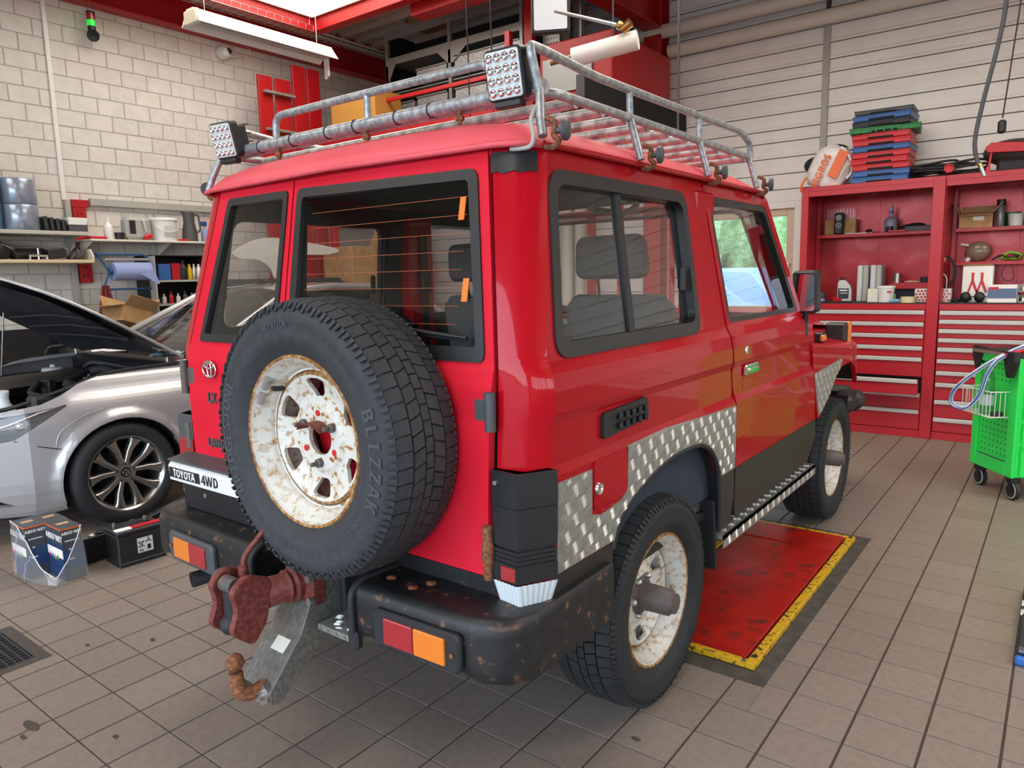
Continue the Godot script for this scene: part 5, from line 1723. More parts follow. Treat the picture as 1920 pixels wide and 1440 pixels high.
func cabinet(at: Vector3, x0: float, x1: float, hs: Array, out: int, label: String, shelves: Array) -> void:
	var pw0 := 0.06 if out >= 0 else 0.004
	var c := thing("tool_cabinet", label, "cabinet", at)
	var a := x0 - at.x
	var b := x1 - at.x
	var zb := -0.60
	var fr := MB.new()
	if out >= 0:
		part(c, "post", fr.bx(V(a, 0, -0.045), V(a + 0.06, 2.2, 0), 0.003), M.cabinet_red)
	part(c, "post", MB.new().bx(V(b - 0.045, 0, -0.045), V(b + 0.045, 2.2, 0.0), 0.003), M.cabinet_red)
	part(c, "side_panel", MB.new().bx(V(a, 0, zb), V(a + 0.004, 2.2, -0.045)), M.cabinet_red)
	part(c, "side_panel", MB.new().bx(V(b - 0.004, 0, zb), V(b, 2.2, -0.045)), M.cabinet_red)
	part(c, "back_post", MB.new().bx(V(a + 0.006, 1.16, -0.57), V(a + 0.04, 2.14, -0.50), 0.002), M.cabinet_red)
	part(c, "back_post", MB.new().bx(V(b - 0.04, 1.16, -0.57), V(b - 0.006, 2.14, -0.50), 0.002), M.cabinet_red)
	part(c, "back_panel", MB.new().bx(V(a + 0.004, 1.155, zb), V((a + b) * 0.5, 2.16, zb + 0.006)), M.cab_back)
	part(c, "back_panel", MB.new().bx(V((a + b) * 0.5 + 0.002, 1.155, zb), V(b - 0.004, 2.16, zb + 0.006)), M.cab_back)
	part(c, "top", MB.new().bx(V(a, 2.16, zb), V(b, 2.2, -0.001), 0.002).bx(V(a + pw0, 2.115, -0.02), V(b - 0.045, 2.16, -0.002)), M.cabinet_red)
	for y in shelves:
		part(c, "shelf", MB.new().bx(V(a + 0.045, y - 0.03, zb + 0.01), V(b - 0.045, y, -0.385), 0.002), M.cabinet_red)
	part(c, "worktop", MB.new().bx(V(a + pw0, 1.155, zb + 0.008), V(b - 0.045, 1.162, -0.004)), mat("rubber_mat", hexc("35312f"), 0.85))
	part(c, "apron", MB.new().bx(V(a + pw0, 1.105, -0.03), V(b - 0.045, 1.155, -0.001), 0.002), M.cabinet_red)
	part(c, "plinth", MB.new().bx(V(a + pw0, 0.0, -0.03), V(b - 0.045, 0.066, -0.004), 0.002), M.cabinet_red)
	part(c, "carcass", MB.new().bx(V(a + pw0, 0.066, -0.5), V(b - 0.045, 1.105, -0.022)), M.black_hole)
	for i in hs.size():
		var y1: float = hs[i] + 0.016
		var y0: float = (hs[i + 1] + 0.022) if i + 1 < hs.size() else 0.072
		var z := 0.0 if i != out else 0.16
		var d := part(c, "drawer", MB.new().bx(V(a + pw0 + 0.004, y0, z - 0.02), V(b - 0.049, y1, z), 0.002), M.cabinet_red)
		part(d, "grip", MB.new().prism([Vector2(0, 0), Vector2(0.016, 0.004), Vector2(0.018, 0.028), Vector2(0.004, 0.036), Vector2(0, 0.036)], Transform3D(Basis(V(0, 0, 1), V(0, 1, 0), V(-1, 0, 0)), V(b - 0.055, hs[i] - 0.018, z)), b - a - 0.065 - pw0), M.alu_grip, "pale aluminium grip strip")
		if i == out:
			part(d, "tray", MB.new().bx(V(a + 0.075, y0 + 0.01, -0.3), V(a + 0.08, y1 - 0.02, z - 0.02)).bx(V(b - 0.065, y0 + 0.01, -0.3), V(b - 0.06, y1 - 0.02, z - 0.02)).bx(V(a + 0.075, y0 + 0.005, -0.3), V(b - 0.06, y0 + 0.012, z - 0.02)), M.black_plastic)

func cabinet_goods() -> void:
	var ws := 1.162
	# --- left bay, upper shelf
	var y := 1.785
	var o := thing("speaker", "small black desktop speaker with two silver cones on the shelf", "speaker", V(-1.10, y, -4.99))
	part(o, "cabinet", MB.new().box(V(0, 0.10, 0), V(0.082, 0.20, 0.07), 0.012, Basis(V(1, 0, 0), -0.06)), M.black_plastic)
	for q in [[0.155, 0.026], [0.085, 0.027]]:
		part(o, "cone", MB.new().lathe(V(0, q[0], 0.034), V(0, 0.06, 1), [Vector2(q[1], 0), Vector2(q[1] - 0.004, 0.006), Vector2(0.012, -0.004), Vector2(0.007, 0.004), Vector2(0, 0.005)], 18), M.pale_grey)
	o = thing("parts_carton", "open brown carton of clear plastic trays behind the small speaker", "box", V(-1.10, y, -5.07))
	carton(o, V(0.27, 0.14, 0.10), M.cardboard, false)
	for k in 9:
		part(o, "plastic_tray", MB.new().box(V(-0.115 + k * 0.028, 0.13, 0.0), V(0.012, 0.23, 0.08), 0.004), M.clear_film)
	single("computer_mouse", "black computer mouse on the red shelf", "mouse", MB.new().ball(V(0, 0.018, 0), V(0.028, 0.02, 0.045)), M.black_plastic, V(-0.84, y, -4.98))
	single("paper_sheets", "loose white sheets beside the computer mouse", "paper", MB.new().box(V(0, 0.003, 0), V(0.22, 0.006, 0.12), 0.001, Basis(V(0, 1, 0), 0.15)), M.paper_white, V(-0.93, y, -5.0))
	o = thing("spray_bottle", "grey spray bottle with blue collar on the red shelf", "bottle", V(-0.665, y, -5.01))
	part(o, "body", bottle_mb(0.055, 0.17, 0.016, 0.03), mat("bottle_blue", hexc("8f97ab"), 0.25))
	part(o, "collar", MB.new().cyl(V(0, 0.17, 0), V(0, 0.19, 0), 0.018, 14), M.blue_plastic)
	part(o, "trigger", MB.new().box(V(0, 0.215, 0.005), V(0.02, 0.05, 0.05), 0.006).cyl(V(0, 0.23, 0.02), V(0, 0.235, 0.06), 0.007), M.pale_grey)
	single("small_can", "small black tin in front of the spray bottle", "can", MB.new().cyl(Vector3.ZERO, V(0, 0.05, 0), 0.032, 18), M.black_plastic, V(-0.665, y, -4.965))
	single("tool_pouch", "black tool pouch on the red shelf", "pouch", MB.new().ball(V(0, 0.035, 0), V(0.12, 0.036, 0.05), 12, 8, Basis(V(0, 0, 1), 0.15)), M.black_rubber, V(-0.51, y, -5.05))
	single("flat_case", "flat dark grey case lying on the red shelf", "case", box_mb(V(0.22, 0.042, 0.12)), M.grey_plastic, V(-0.43, y, -5.0))
	single("red_booklet", "thin red booklet under the flat dark case", "book", box_mb(V(0.14, 0.014, 0.1), 0.002), M.red_plastic, V(-0.60, y, -4.972))
	# --- left bay, worktop
	o = thing("oil_bottle", "grey motor oil bottle with dark label and black cap", "bottle", V(-0.985, ws, -4.80))
	part(o, "body", MB.new().prism(rounded([Vector2(-0.058, 0), Vector2(0.058, 0), Vector2(0.058, 0.10), Vector2(0.045, 0.15), Vector2(0.0, 0.20), Vector2(-0.045, 0.20), Vector2(-0.058, 0.17)], 0.012, 3), T(V(0, 0, -0.03)), 0.06, 0.008), M.pale_grey)
	part(o, "cap", MB.new().cyl(V(-0.022, 0.198, 0), V(-0.022, 0.225, 0), 0.02, 16), M.black_plastic)
	part(o, "label", MB.new().bx(V(-0.048, 0.03, 0.0301), V(0.042, 0.125, 0.032)), mat("label_navy", hexc("2b3342"), 0.5))
	part(o, "lettering", MB.new().bx(V(-0.035, 0.10, 0.032), V(0.03, 0.113, 0.033)).bx(V(-0.03, 0.078, 0.032), V(0.032, 0.084, 0.033)), M.white_plastic)
	for q in [[-0.845, "grey tool case standing on end beside the oil bottle"], [-0.735, "grey tool case standing on end next to the white tub"]]:
		var k := thing("tool_case", q[1], "case", V(q[0], ws, -4.93))
		part(k, "shell", MB.new().box(V(-0.024, 0.165, 0), V(0.044, 0.33, 0.20), 0.008), M.pale_grey)
		part(k, "shell", MB.new().box(V(0.023, 0.165, 0), V(0.044, 0.33, 0.20), 0.008), M.grey_paint)
		part(k, "label", MB.new().bx(V(0.046, 0.08, 0.02), V(0.0475, 0.30, 0.085)), mat("label_cyan", hexc("7d9fb5"), 0.5))
	o = thing("bench_shelf", "low red steel bench shelf on the worktop", "shelf", V(-0.47, ws, -4.99))
	part(o, "board", MB.new().prism([Vector2(-0.20, 0.115), Vector2(0.16, 0.115), Vector2(0.16, 0.165), Vector2(-0.155, 0.165)], T(V(0, 0, 0.07)), 0.006), M.cabinet_red)
	part(o, "top", MB.new().bx(V(-0.155, 0.16, -0.09), V(0.16, 0.166, 0.07)), M.cabinet_red)
	part(o, "back", MB.new().bx(V(-0.155, 0.0, -0.095), V(0.16, 0.16, -0.09)), M.grey_plastic)
	part(o, "leg", MB.new().bx(V(-0.155, 0, -0.09), V(-0.15, 0.16, 0.06)), M.cabinet_red)
	part(o, "leg", MB.new().bx(V(0.155, 0, -0.09), V(0.16, 0.16, 0.06)), M.cabinet_red)
	single("silver_tin", "plain silver tin standing on the low bench shelf", "can", MB.new().cyl(Vector3.ZERO, V(0, 0.085, 0), 0.035, 20), M.steel, V(-0.585, ws + 0.166, -4.99))
	single("tape_roll", "black tape roll lying on the low bench shelf", "tape", MB.new().lathe(Vector3.ZERO, V(0, 1, 0), [Vector2(0.025, 0), Vector2(0.042, 0), Vector2(0.042, 0.05), Vector2(0.025, 0.05), Vector2(0.025, 0)], 22), M.black_rubber, V(-0.355, ws + 0.166, -4.97))
	single("grip_ring", "pale cable loop lying on the low bench shelf", "cable", MB.new().tube(curve([V(-0.05, 0.006, 0), V(0, 0.012, 0.03), V(0.06, 0.006, 0), V(0, 0.006, -0.03)], 5, true), 0.005, 6, true), M.cream_paint, V(-0.47, ws + 0.166, -4.98))
	o = thing("white_tub", "round white plastic tub with red label on the worktop", "tub", V(-0.635, ws, -4.78))
	part(o, "tub", MB.new().lathe(Vector3.ZERO, V(0, 1, 0), [Vector2(0, 0), Vector2(0.062, 0), Vector2(0.072, 0.125), Vector2(0.07, 0.125)], 24), M.white_plastic)
	part(o, "lid", MB.new().lathe(V(0, 0.125, 0), V(0, 1, 0), [Vector2(0.072, 0), Vector2(0.076, 0.002), Vector2(0.076, 0.016), Vector2(0.07, 0.02), Vector2(0, 0.02)], 24), M.white_plastic)
	part(o, "label", MB.new().bx(V(0.02, 0.085, 0.064), V(0.055, 0.1, 0.068)), M.red_plastic)
	o = thing("masking_tape", "cream masking tape roll lying at the worktop edge", "tape", V(-0.44, ws, -4.70))
	part(o, "roll", MB.new().lathe(Vector3.ZERO, V(0, 1, 0), [Vector2(0.04, 0), Vector2(0.062, 0), Vector2(0.062, 0.05), Vector2(0.04, 0.05), Vector2(0.04, 0)], 26), mat("masking", hexc("d8cfa0"), 0.8))
	o = thing("patterned_box", "white box with red diamond pattern behind the cabinet post", "box", V(-0.27, ws, -4.83))
	part(o, "box", box_mb(V(0.27, 0.115, 0.12), 0.003), M.paper_white)
	var dm := MB.new()
	for i in 10:
		for j in 4:
			var c := V(-0.122 + i * 0.027 + (0.0135 if j % 2 else 0.0), 0.018 + j * 0.026, 0.0605)
			if c.x < 0.125:
				dm.quad(c + V(-0.012, 0, 0), c + V(0, -0.012, 0), c + V(0.012, 0, 0), c + V(0, 0.012, 0), V(0, 0, 1))
	part(o, "print", dm, M.red_plastic).set_meta("kind", "stuff")
	single("folded_tray", "flat black tray on the worktop by the oil bottle", "tray", box_mb(V(0.30, 0.012, 0.14), 0.003), M.black_plastic, V(-1.03, ws, -4.67))
	single("red_dish", "small red plastic dish on the black tray", "dish", MB.new().lathe(Vector3.ZERO, V(0, 1, 0), [Vector2(0, 0), Vector2(0.038, 0), Vector2(0.046, 0.032), Vector2(0.04, 0.03), Vector2(0.034, 0.006), Vector2(0, 0.006)], 16), M.red_plastic, V(-1.02, ws + 0.012, -4.67))
	single("blue_sponge", "pale blue sponge pack near the cabinet's side", "sponge", box_mb(V(0.12, 0.03, 0.08), 0.01), mat("pale_blue", hexc("7fa9c8"), 0.7), V(-1.2, ws, -4.72))
	single("plastic_jar", "small dark jar with flat lid near the cabinet's side", "jar", MB.new().lathe(Vector3.ZERO, V(0, 1, 0), [Vector2(0, 0), Vector2(0.04, 0), Vector2(0.045, 0.06), Vector2(0.05, 0.06), Vector2(0.05, 0.08), Vector2(0, 0.08)], 18), M.grey_plastic, V(-1.21, ws, -4.86))
	single("parts_box", "small beige cardboard box before the tool cases", "box", box_mb(V(0.085, 0.12, 0.06)), M.cream_paint, V(-0.735, ws, -4.76))
	single("green_marker", "green felt pen standing on the worktop", "pen", MB.new().cyl(Vector3.ZERO, V(0, 0.07, 0), 0.008, 10), mat("marker_green", hexc("6fbf2e"), 0.4), V(-0.565, ws, -4.80))
	single("sponge_block", "pale blue block in front of the bench shelf", "sponge", box_mb(V(0.08, 0.03, 0.05), 0.006), M.pale_blue, V(-0.545, ws, -4.72))
	# --- right bay, upper shelf
	o = thing("open_carton", "open brown carton with white label on the right shelf", "box", V(-0.005, 1.785, -5.03))
	carton(o, V(0.24, 0.125, 0.15), M.cardboard)
	part(o, "label", MB.new().bx(V(-0.02, 0.06, 0.0755), V(0.06, 0.092, 0.0765)), M.paper_white)
	o = thing("spray_can", "black and white aerosol can beside the open carton", "can", V(0.165, 1.785, -5.0))
	part(o, "can", MB.new().lathe(Vector3.ZERO, V(0, 1, 0), [Vector2(0, 0), Vector2(0.03, 0), Vector2(0.032, 0.005), Vector2(0.032, 0.165), Vector2(0.027, 0.175)], 20), mat("can_print", hexc("7d8082"), 0.3, 0.4))
	part(o, "cap", MB.new().cyl(V(0, 0.172, 0), V(0, 0.225, 0), 0.032, 20), M.black_plastic)
	o = thing("paint_tub", "small white tub with green lid tub behind it on the shelf", "tub", V(0.275, 1.785, -5.0))
	part(o, "tub", MB.new().lathe(Vector3.ZERO, V(0, 1, 0), [Vector2(0, 0), Vector2(0.048, 0), Vector2(0.056, 0.09), Vector2(0.06, 0.09), Vector2(0.06, 0.10), Vector2(0, 0.10)], 22), M.white_plastic)
	single("green_tub", "green round tub behind the small white tub", "tub", MB.new().cyl(Vector3.ZERO, V(0, 0.12, 0), 0.055, 20), M.green_plastic, V(0.245, 1.785, -5.10))
	o = thing("subwoofer", "dark grey cube loudspeaker with one ringed cone on the shelf", "speaker", V(0.455, 1.785, -5.03))
	part(o, "cabinet", MB.new().box(V(0, 0.105, 0), V(0.19, 0.19, 0.16), 0.006), M.grey_plastic)
	part(o, "cone", MB.new().lathe(V(0.01, 0.145, 0.08), V(0, 0, 1), [Vector2(0.04, 0), Vector2(0.036, 0.008), Vector2(0.03, 0.004), Vector2(0.014, -0.006), Vector2(0, 0.002)], 24), M.cream_paint)
	part(o, "badge", MB.new().lathe(V(0, 0.032, 0.08), V(0, 0, 1), [Vector2(0.009, 0), Vector2(0.008, 0.002), Vector2(0, 0.002)], 14), M.white_plastic)
	part(o, "foot", MB.new().bx(V(-0.09, 0, 0.06), V(-0.08, 0.012, 0.07)), M.black_plastic)
	part(o, "foot", MB.new().bx(V(0.08, 0, 0.06), V(0.09, 0.012, 0.07)), M.black_plastic)
	# --- right bay, middle shelf
	o = thing("reservoir", "brownish translucent plastic coolant reservoir on the shelf", "reservoir", V(0.02, 1.50, -5.03))
	part(o, "tank", MB.new().ball(V(0, 0.085, 0), V(0.10, 0.085, 0.06), 16, 10, Basis(V(0, 0, 1), 0.3)), mat("amber_tank", hexc("7d6a58"), 0.2))
	part(o, "spout", MB.new().cyl(V(-0.07, 0.14, 0), V(-0.13, 0.15, 0), 0.012).cyl(V(-0.06, 0.03, 0.02), V(-0.08, 0.0, 0.03), 0.02), M.pale_grey)
	o = thing("cable_bundle", "tangle of thin black and green cables on the shelf", "cable", V(0.245, 1.50, -5.02))
	part(o, "cable", MB.new().tube(curve([V(-0.12, 0.01, 0), V(-0.06, 0.05, 0.03), V(0.0, 0.03, 0.05), V(0.07, 0.06, 0.0), V(0.03, 0.02, -0.04), V(-0.06, 0.04, -0.03)], 6, true), 0.005, 6, true), M.black_rubber)
	part(o, "cable", MB.new().tube(curve([V(-0.05, 0.02, 0.02), V(0.0, 0.07, 0.03), V(0.08, 0.05, 0.02), V(0.06, 0.015, -0.02), V(0, 0.02, -0.03)], 6, true), 0.011, 6, true), M.marker_green)
	part(o, "loop", MB.new().tube(curve([V(0.0, 0.005, 0.055), V(-0.04, -0.10, 0.06), V(-0.01, -0.16, 0.06), V(0.045, -0.14, 0.06), V(0.02, 0.005, 0.055)], 6), 0.003, 6), M.black_rubber)
	o = thing("cartridge", "white sealant cartridge with red band standing on the shelf", "cartridge", V(0.37, 1.50, -5.0))
	part(o, "tube", MB.new().cyl(Vector3.ZERO, V(0, 0.17, 0), 0.022, 18), M.white_plastic)
	part(o, "band", MB.new().cyl(V(0, 0.17, 0), V(0, 0.20, 0), 0.019, 18), M.red_plastic)
	part(o, "cap", MB.new().cyl(V(0, 0.20, 0), V(0, 0.215, 0), 0.016, 18), M.white_plastic)
	o = thing("multimeter", "black measuring device with orange leads on the shelf", "meter", V(0.52, 1.50, -5.0))
	part(o, "case", MB.new().box(V(0.02, 0.022, 0), V(0.2, 0.044, 0.1), 0.008).box(V(-0.02, 0.075, 0), V(0.13, 0.055, 0.07), 0.015, Basis(V(0, 0, 1), 0.12)), M.black_plastic)
	part(o, "lead", MB.new().tube(curve([V(-0.09, 0.05, 0.045), V(-0.02, 0.045, 0.055), V(0.05, 0.06, 0.05), V(0.09, 0.05, 0.04)], 5), 0.004, 6), M.orange_plastic)
	# --- right bay, worktop
	o = thing("cable_coil", "black cable coil with white lead hanging beside the post", "cable", V(-0.185, 1.42, -4.80))
	for k in 4:
		part(o, "turn", MB.new().tube(curve([V(0.0, 0.13, k * 0.014), V(0.07, 0.05, 0.02 + k * 0.012), V(0.065, -0.07, k * 0.016), V(0, -0.125, 0.01 + k * 0.01), V(-0.03 , -0.06, k * 0.014), V(-0.03, 0.06, k * 0.012)], 6, true), 0.009, 7, true), M.black_rubber)
	part(o, "lead", MB.new().tube(curve([V(0.0, 0.12, 0.06), V(-0.015, 0.0, 0.07), V(0.02, -0.06, 0.07), V(0.015, -0.26, 0.05)], 6), 0.004, 6), M.white_plastic)
	o = thing("jack_stand_box", "white carton printed with two red jack stands", "box", V(0.05, ws, -4.86))
	part(o, "box", box_mb(V(0.215, 0.31, 0.14), 0.003), M.paper_white)
	part(o, "lid", MB.new().bx(V(-0.1075, 0.30, -0.07), V(0.1075, 0.315, 0.071)), M.cardboard_dark)
	for dx in [-0.035, 0.03]:
		part(o, "picture", MB.new().prism([Vector2(-0.035, 0.08), Vector2(-0.02, 0.075), Vector2(0.0, 0.15), Vector2(0.03, 0.075), Vector2(0.045, 0.085), Vector2(0.012, 0.18), Vector2(0.012, 0.24), Vector2(0.02, 0.245), Vector2(-0.02, 0.245), Vector2(-0.008, 0.24), Vector2(-0.008, 0.18)], T(V(dx, 0, 0.0701)), 0.001), M.red_plastic)
	part(o, "lettering", MB.new().bx(V(-0.095, 0.042, 0.0701), V(0.085, 0.05, 0.0711)), M.black_plastic)
	o = thing("starter_box", "low white and blue box with red logo on the worktop", "box", V(0.235, ws, -4.75))
	part(o, "box", box_mb(V(0.20, 0.145, 0.11), 0.003), M.paper_white)
	part(o, "print", MB.new().bx(V(-0.098, 0.035, 0.0551), V(0.098, 0.115, 0.0561)), mat("print_blue", hexc("5a6c8c"), 0.5))
	part(o, "logo", MB.new().bx(V(-0.092, 0.105, 0.0561), V(-0.025, 0.128, 0.0571)), M.red_plastic)
	o = thing("letter_tray", "grey two-tier letter tray filled with papers", "tray", V(0.48, ws, -4.82))
	for k in 2:
		part(o, "tray", MB.new().bx(V(-0.14, k * 0.085, -0.1), V(0.16, k * 0.085 + 0.01, 0.1), 0.002).bx(V(-0.14, k * 0.085, -0.1), V(-0.132, k * 0.085 + 0.06, 0.1)).bx(V(0.152, k * 0.085, -0.1), V(0.16, k * 0.085 + 0.06, 0.1)).bx(V(-0.14, k * 0.085, -0.1), V(0.16, k * 0.085 + 0.06, -0.093)), M.grey_paint)
		part(o, "papers", MB.new().box(V(0.01, k * 0.085 + 0.025, 0.01), V(0.25, 0.028, 0.17), 0.003, Basis(V(0, 1, 0), 0.04)), M.paper_white)
	o = thing("ear_defenders", "pair of black ear defenders lying before the jack stand carton", "headset", V(0.02, ws, -4.72))
	part(o, "cup", MB.new().ball(V(-0.04, 0.045, 0), V(0.04, 0.045, 0.035)), M.black_plastic)
	part(o, "cup", MB.new().ball(V(0.06, 0.045, 0.01), V(0.04, 0.045, 0.035)), M.black_plastic)
	part(o, "band", MB.new().tube(curve([V(-0.1, 0.01, 0.02), V(-0.14, 0.02, -0.03), V(-0.08, 0.02, -0.05), V(0.0, 0.03, -0.04)], 5), 0.012, 7), M.black_rubber)
	# --- on top of the cabinets
	shopping_bag()
	crates()
	o = thing("cable_heap", "heap of black cables with red plug on top of the cabinet", "cable", V(-0.2, 2.2, -4.8))
	for k in 14:
		var r := 0.12 + 0.1 * rng.randf()
		var pts := []
		var c := V(-0.05 + 0.16 * rng.randf_range(-1, 1), 0.02 + 0.008 * k, 0.05 * rng.randf_range(-1, 1))
		for i in 12:
			var a := TAU * i / 12
			pts.append(c + V(cos(a) * r * 1.25, 0.014 * sin(a * 2 + k), sin(a) * r * 0.6))
		part(o, "cable", MB.new().tube(curve(pts, 2, true), 0.010, 6, true), M.black_rubber)
	part(o, "plug", MB.new().lathe(V(0.015, 0.055, 0.20), V(0.15, 0.1, 1), [Vector2(0.03, -0.04), Vector2(0.036, 0), Vector2(0.036, 0.02), Vector2(0.03, 0.02), Vector2(0.028, 0.008), Vector2(0, 0.008)], 20), M.red_plastic, "round red plug")
	o = thing("headlamp_unit", "dark car headlamp and red metal bracket on top of the cabinet", "headlamp", V(0.28, 2.2, -4.84))
	part(o, "housing", MB.new().ball(V(-0.02, 0.16, 0), V(0.24, 0.11, 0.12), 18, 10, Basis(V(0, 0, 1), -0.05)), mat("dark_brown", hexc("37322c"), 0.5))
	part(o, "support", MB.new().box(V(0.05, 0.05, 0.02), V(0.40, 0.10, 0.2), 0.02), M.black_rubber)
	part(o, "bracket", MB.new().prism([Vector2(-0.23, 0.20), Vector2(-0.19, 0.235), Vector2(0.22, 0.20), Vector2(0.24, 0.13), Vector2(-0.21, 0.16)], T(V(0, 0, 0.14)), 0.03, 0.003), M.red_plastic)
	part(o, "prop", MB.new().cyl(V(-0.185, 0.16, 0.15), V(-0.20, 0.02, 0.17), 0.009).box(V(-0.2, 0.025, 0.17), V(0.03, 0.05, 0.02), 0.004), M.red_plastic)
	single("black_case", "black hard case with red panel at the right end of the cabinet top", "case", MB.new().box(V(0, 0.11, 0), V(0.26, 0.22, 0.25), 0.04), M.black_plastic, V(0.66, 2.2, -4.75))

func shopping_bag() -> void:
	var o := thing("shopping_bag", "white plastic shopping bag with orange print lying on the cabinet", "bag", V(-1.14, 2.2, -4.78))
	var rows := []
	var fn := FastNoiseLite.new()
	fn.seed = 5
	fn.frequency = 3.0
	for i in 15:
		var th := PI * i / 14
		var row := []
		for s in 28:
			var a := TAU * s / 28
			var d := V(sin(th) * cos(a), cos(th), sin(th) * sin(a))
			var sq := pow(pow(absf(d.x), 3.0) + pow(absf(d.y), 3.0) + pow(absf(d.z), 3.0), -1.0 / 3.0)
			var p := d * sq * V(0.175, 0.20, 0.10)
			p += d * fn.get_noise_3dv(d * 0.8) * 0.035
			row.append(V(0, 0.165, 0.02) + Basis(V(0, 0, 1), -0.42) * p)
		rows.append(row)
	part(o, "bag", MB.new().grid(rows, true, false, 1.0), mat("bag_white", hexc("dedcd8"), 0.35))
	var b := Basis(V(0, 0, 1), -0.42)
	part(o, "lettering", MB.new().text("MIGROS", bold, 0.062, Transform3D(Basis(b * V(0, 1, 0), b * V(-1, 0, 0), V(0, 0, 1)), V(-0.06, 0.13, 0.138)), 0.006), M.orange_plastic)
	part(o, "panel_print", MB.new().box(V(0.09, 0.19, 0.136), V(0.085, 0.24, 0.006), 0.002, b * Basis(V(0, 1, 0), 0.15)), M.orange_plastic)
	part(o, "handle", MB.new().tube(curve([V(0.10, 0.34, 0.09), V(0.17, 0.26, 0.12), V(0.20, 0.13, 0.10), V(0.16, 0.06, 0.10)], 6), 0.012, 6), M.bag_white)
	part(o, "handle", MB.new().tube(curve([V(-0.18, 0.10, 0.12), V(-0.21, 0.04, 0.15), V(-0.20, -0.03, 0.20), V(-0.16, -0.02, 0.21)], 6), 0.01, 6), M.orange_plastic)
	part(o, "contents", MB.new().ball(V(-0.13, 0.22, -0.03), V(0.12, 0.08, 0.08)).ball(V(0.02, 0.34, -0.04), V(0.11, 0.05, 0.07)), M.black_rubber)

func crates() -> void:
	var cols := ["blue", "blue", "red", "red", "red", "blue", "red", "red", "green", "black", "blue", "lid"]
	var mm := {"blue": M.blue_plastic, "red": M.red_plastic, "green": M.green_plastic, "black": M.black_plastic, "lid": M.grey_plastic}
	var nth := {}
	var y := 2.2
	var words := ["lowest", "second", "third", "fourth", "fifth"]
	for i in cols.size():
		var k: String = cols[i]
		nth[k] = nth.get(k, -1) + 1
		var h := 0.052 if k != "lid" else 0.04
		var many: bool = k == "blue" or k == "red"
		var lab: String = ("folded %s plastic crate, %s %s one from the bottom of the stack" % [k, words[nth[k]], k]) if many else {"green": "folded green ribbed plastic crate in the stack on the cabinet", "black": "folded black plastic crate above the green one", "lid": "dark grey lid on top of the crate stack"}[k]
		var o := thing("folding_crate", lab, "crate", V(-0.71 + rng.randf_range(-0.008, 0.008), y, -4.79), "folded crates stacked on the cabinet", rng.randf_range(-0.05, 0.05) + (0.08 if k == "green" else 0.0))
		var w := 0.45 if k != "green" else 0.54
		part(o, "frame", MB.new().box(V(0, h * 0.5, 0), V(w, h - 0.003, 0.34), 0.006), mm[k])
		part(o, "grip", MB.new().bx(V(-0.1, h * 0.1, 0.168), V(0.1, h * 0.42, 0.1715)), M.black_hole)
		part(o, "rim", MB.new().bx(V(-w * 0.5 - 0.004, h * 0.72, -0.174), V(w * 0.5 + 0.004, h * 0.96, 0.174), 0.003), mm[k])
		if k == "green":
			for r in 9:
				part(o, "rib", MB.new().bx(V(-0.25 + r * 0.06, 0.004, 0.17), V(-0.235 + r * 0.06, h - 0.006, 0.182), 0.002), M.green_plastic)
		y += h

# ------------------------------------------------------------------ things standing on the floor
func floor_things() -> void:
	lift_plate()
	trolley()
	battery()
	cartons()
	grate()
	lift_arm()

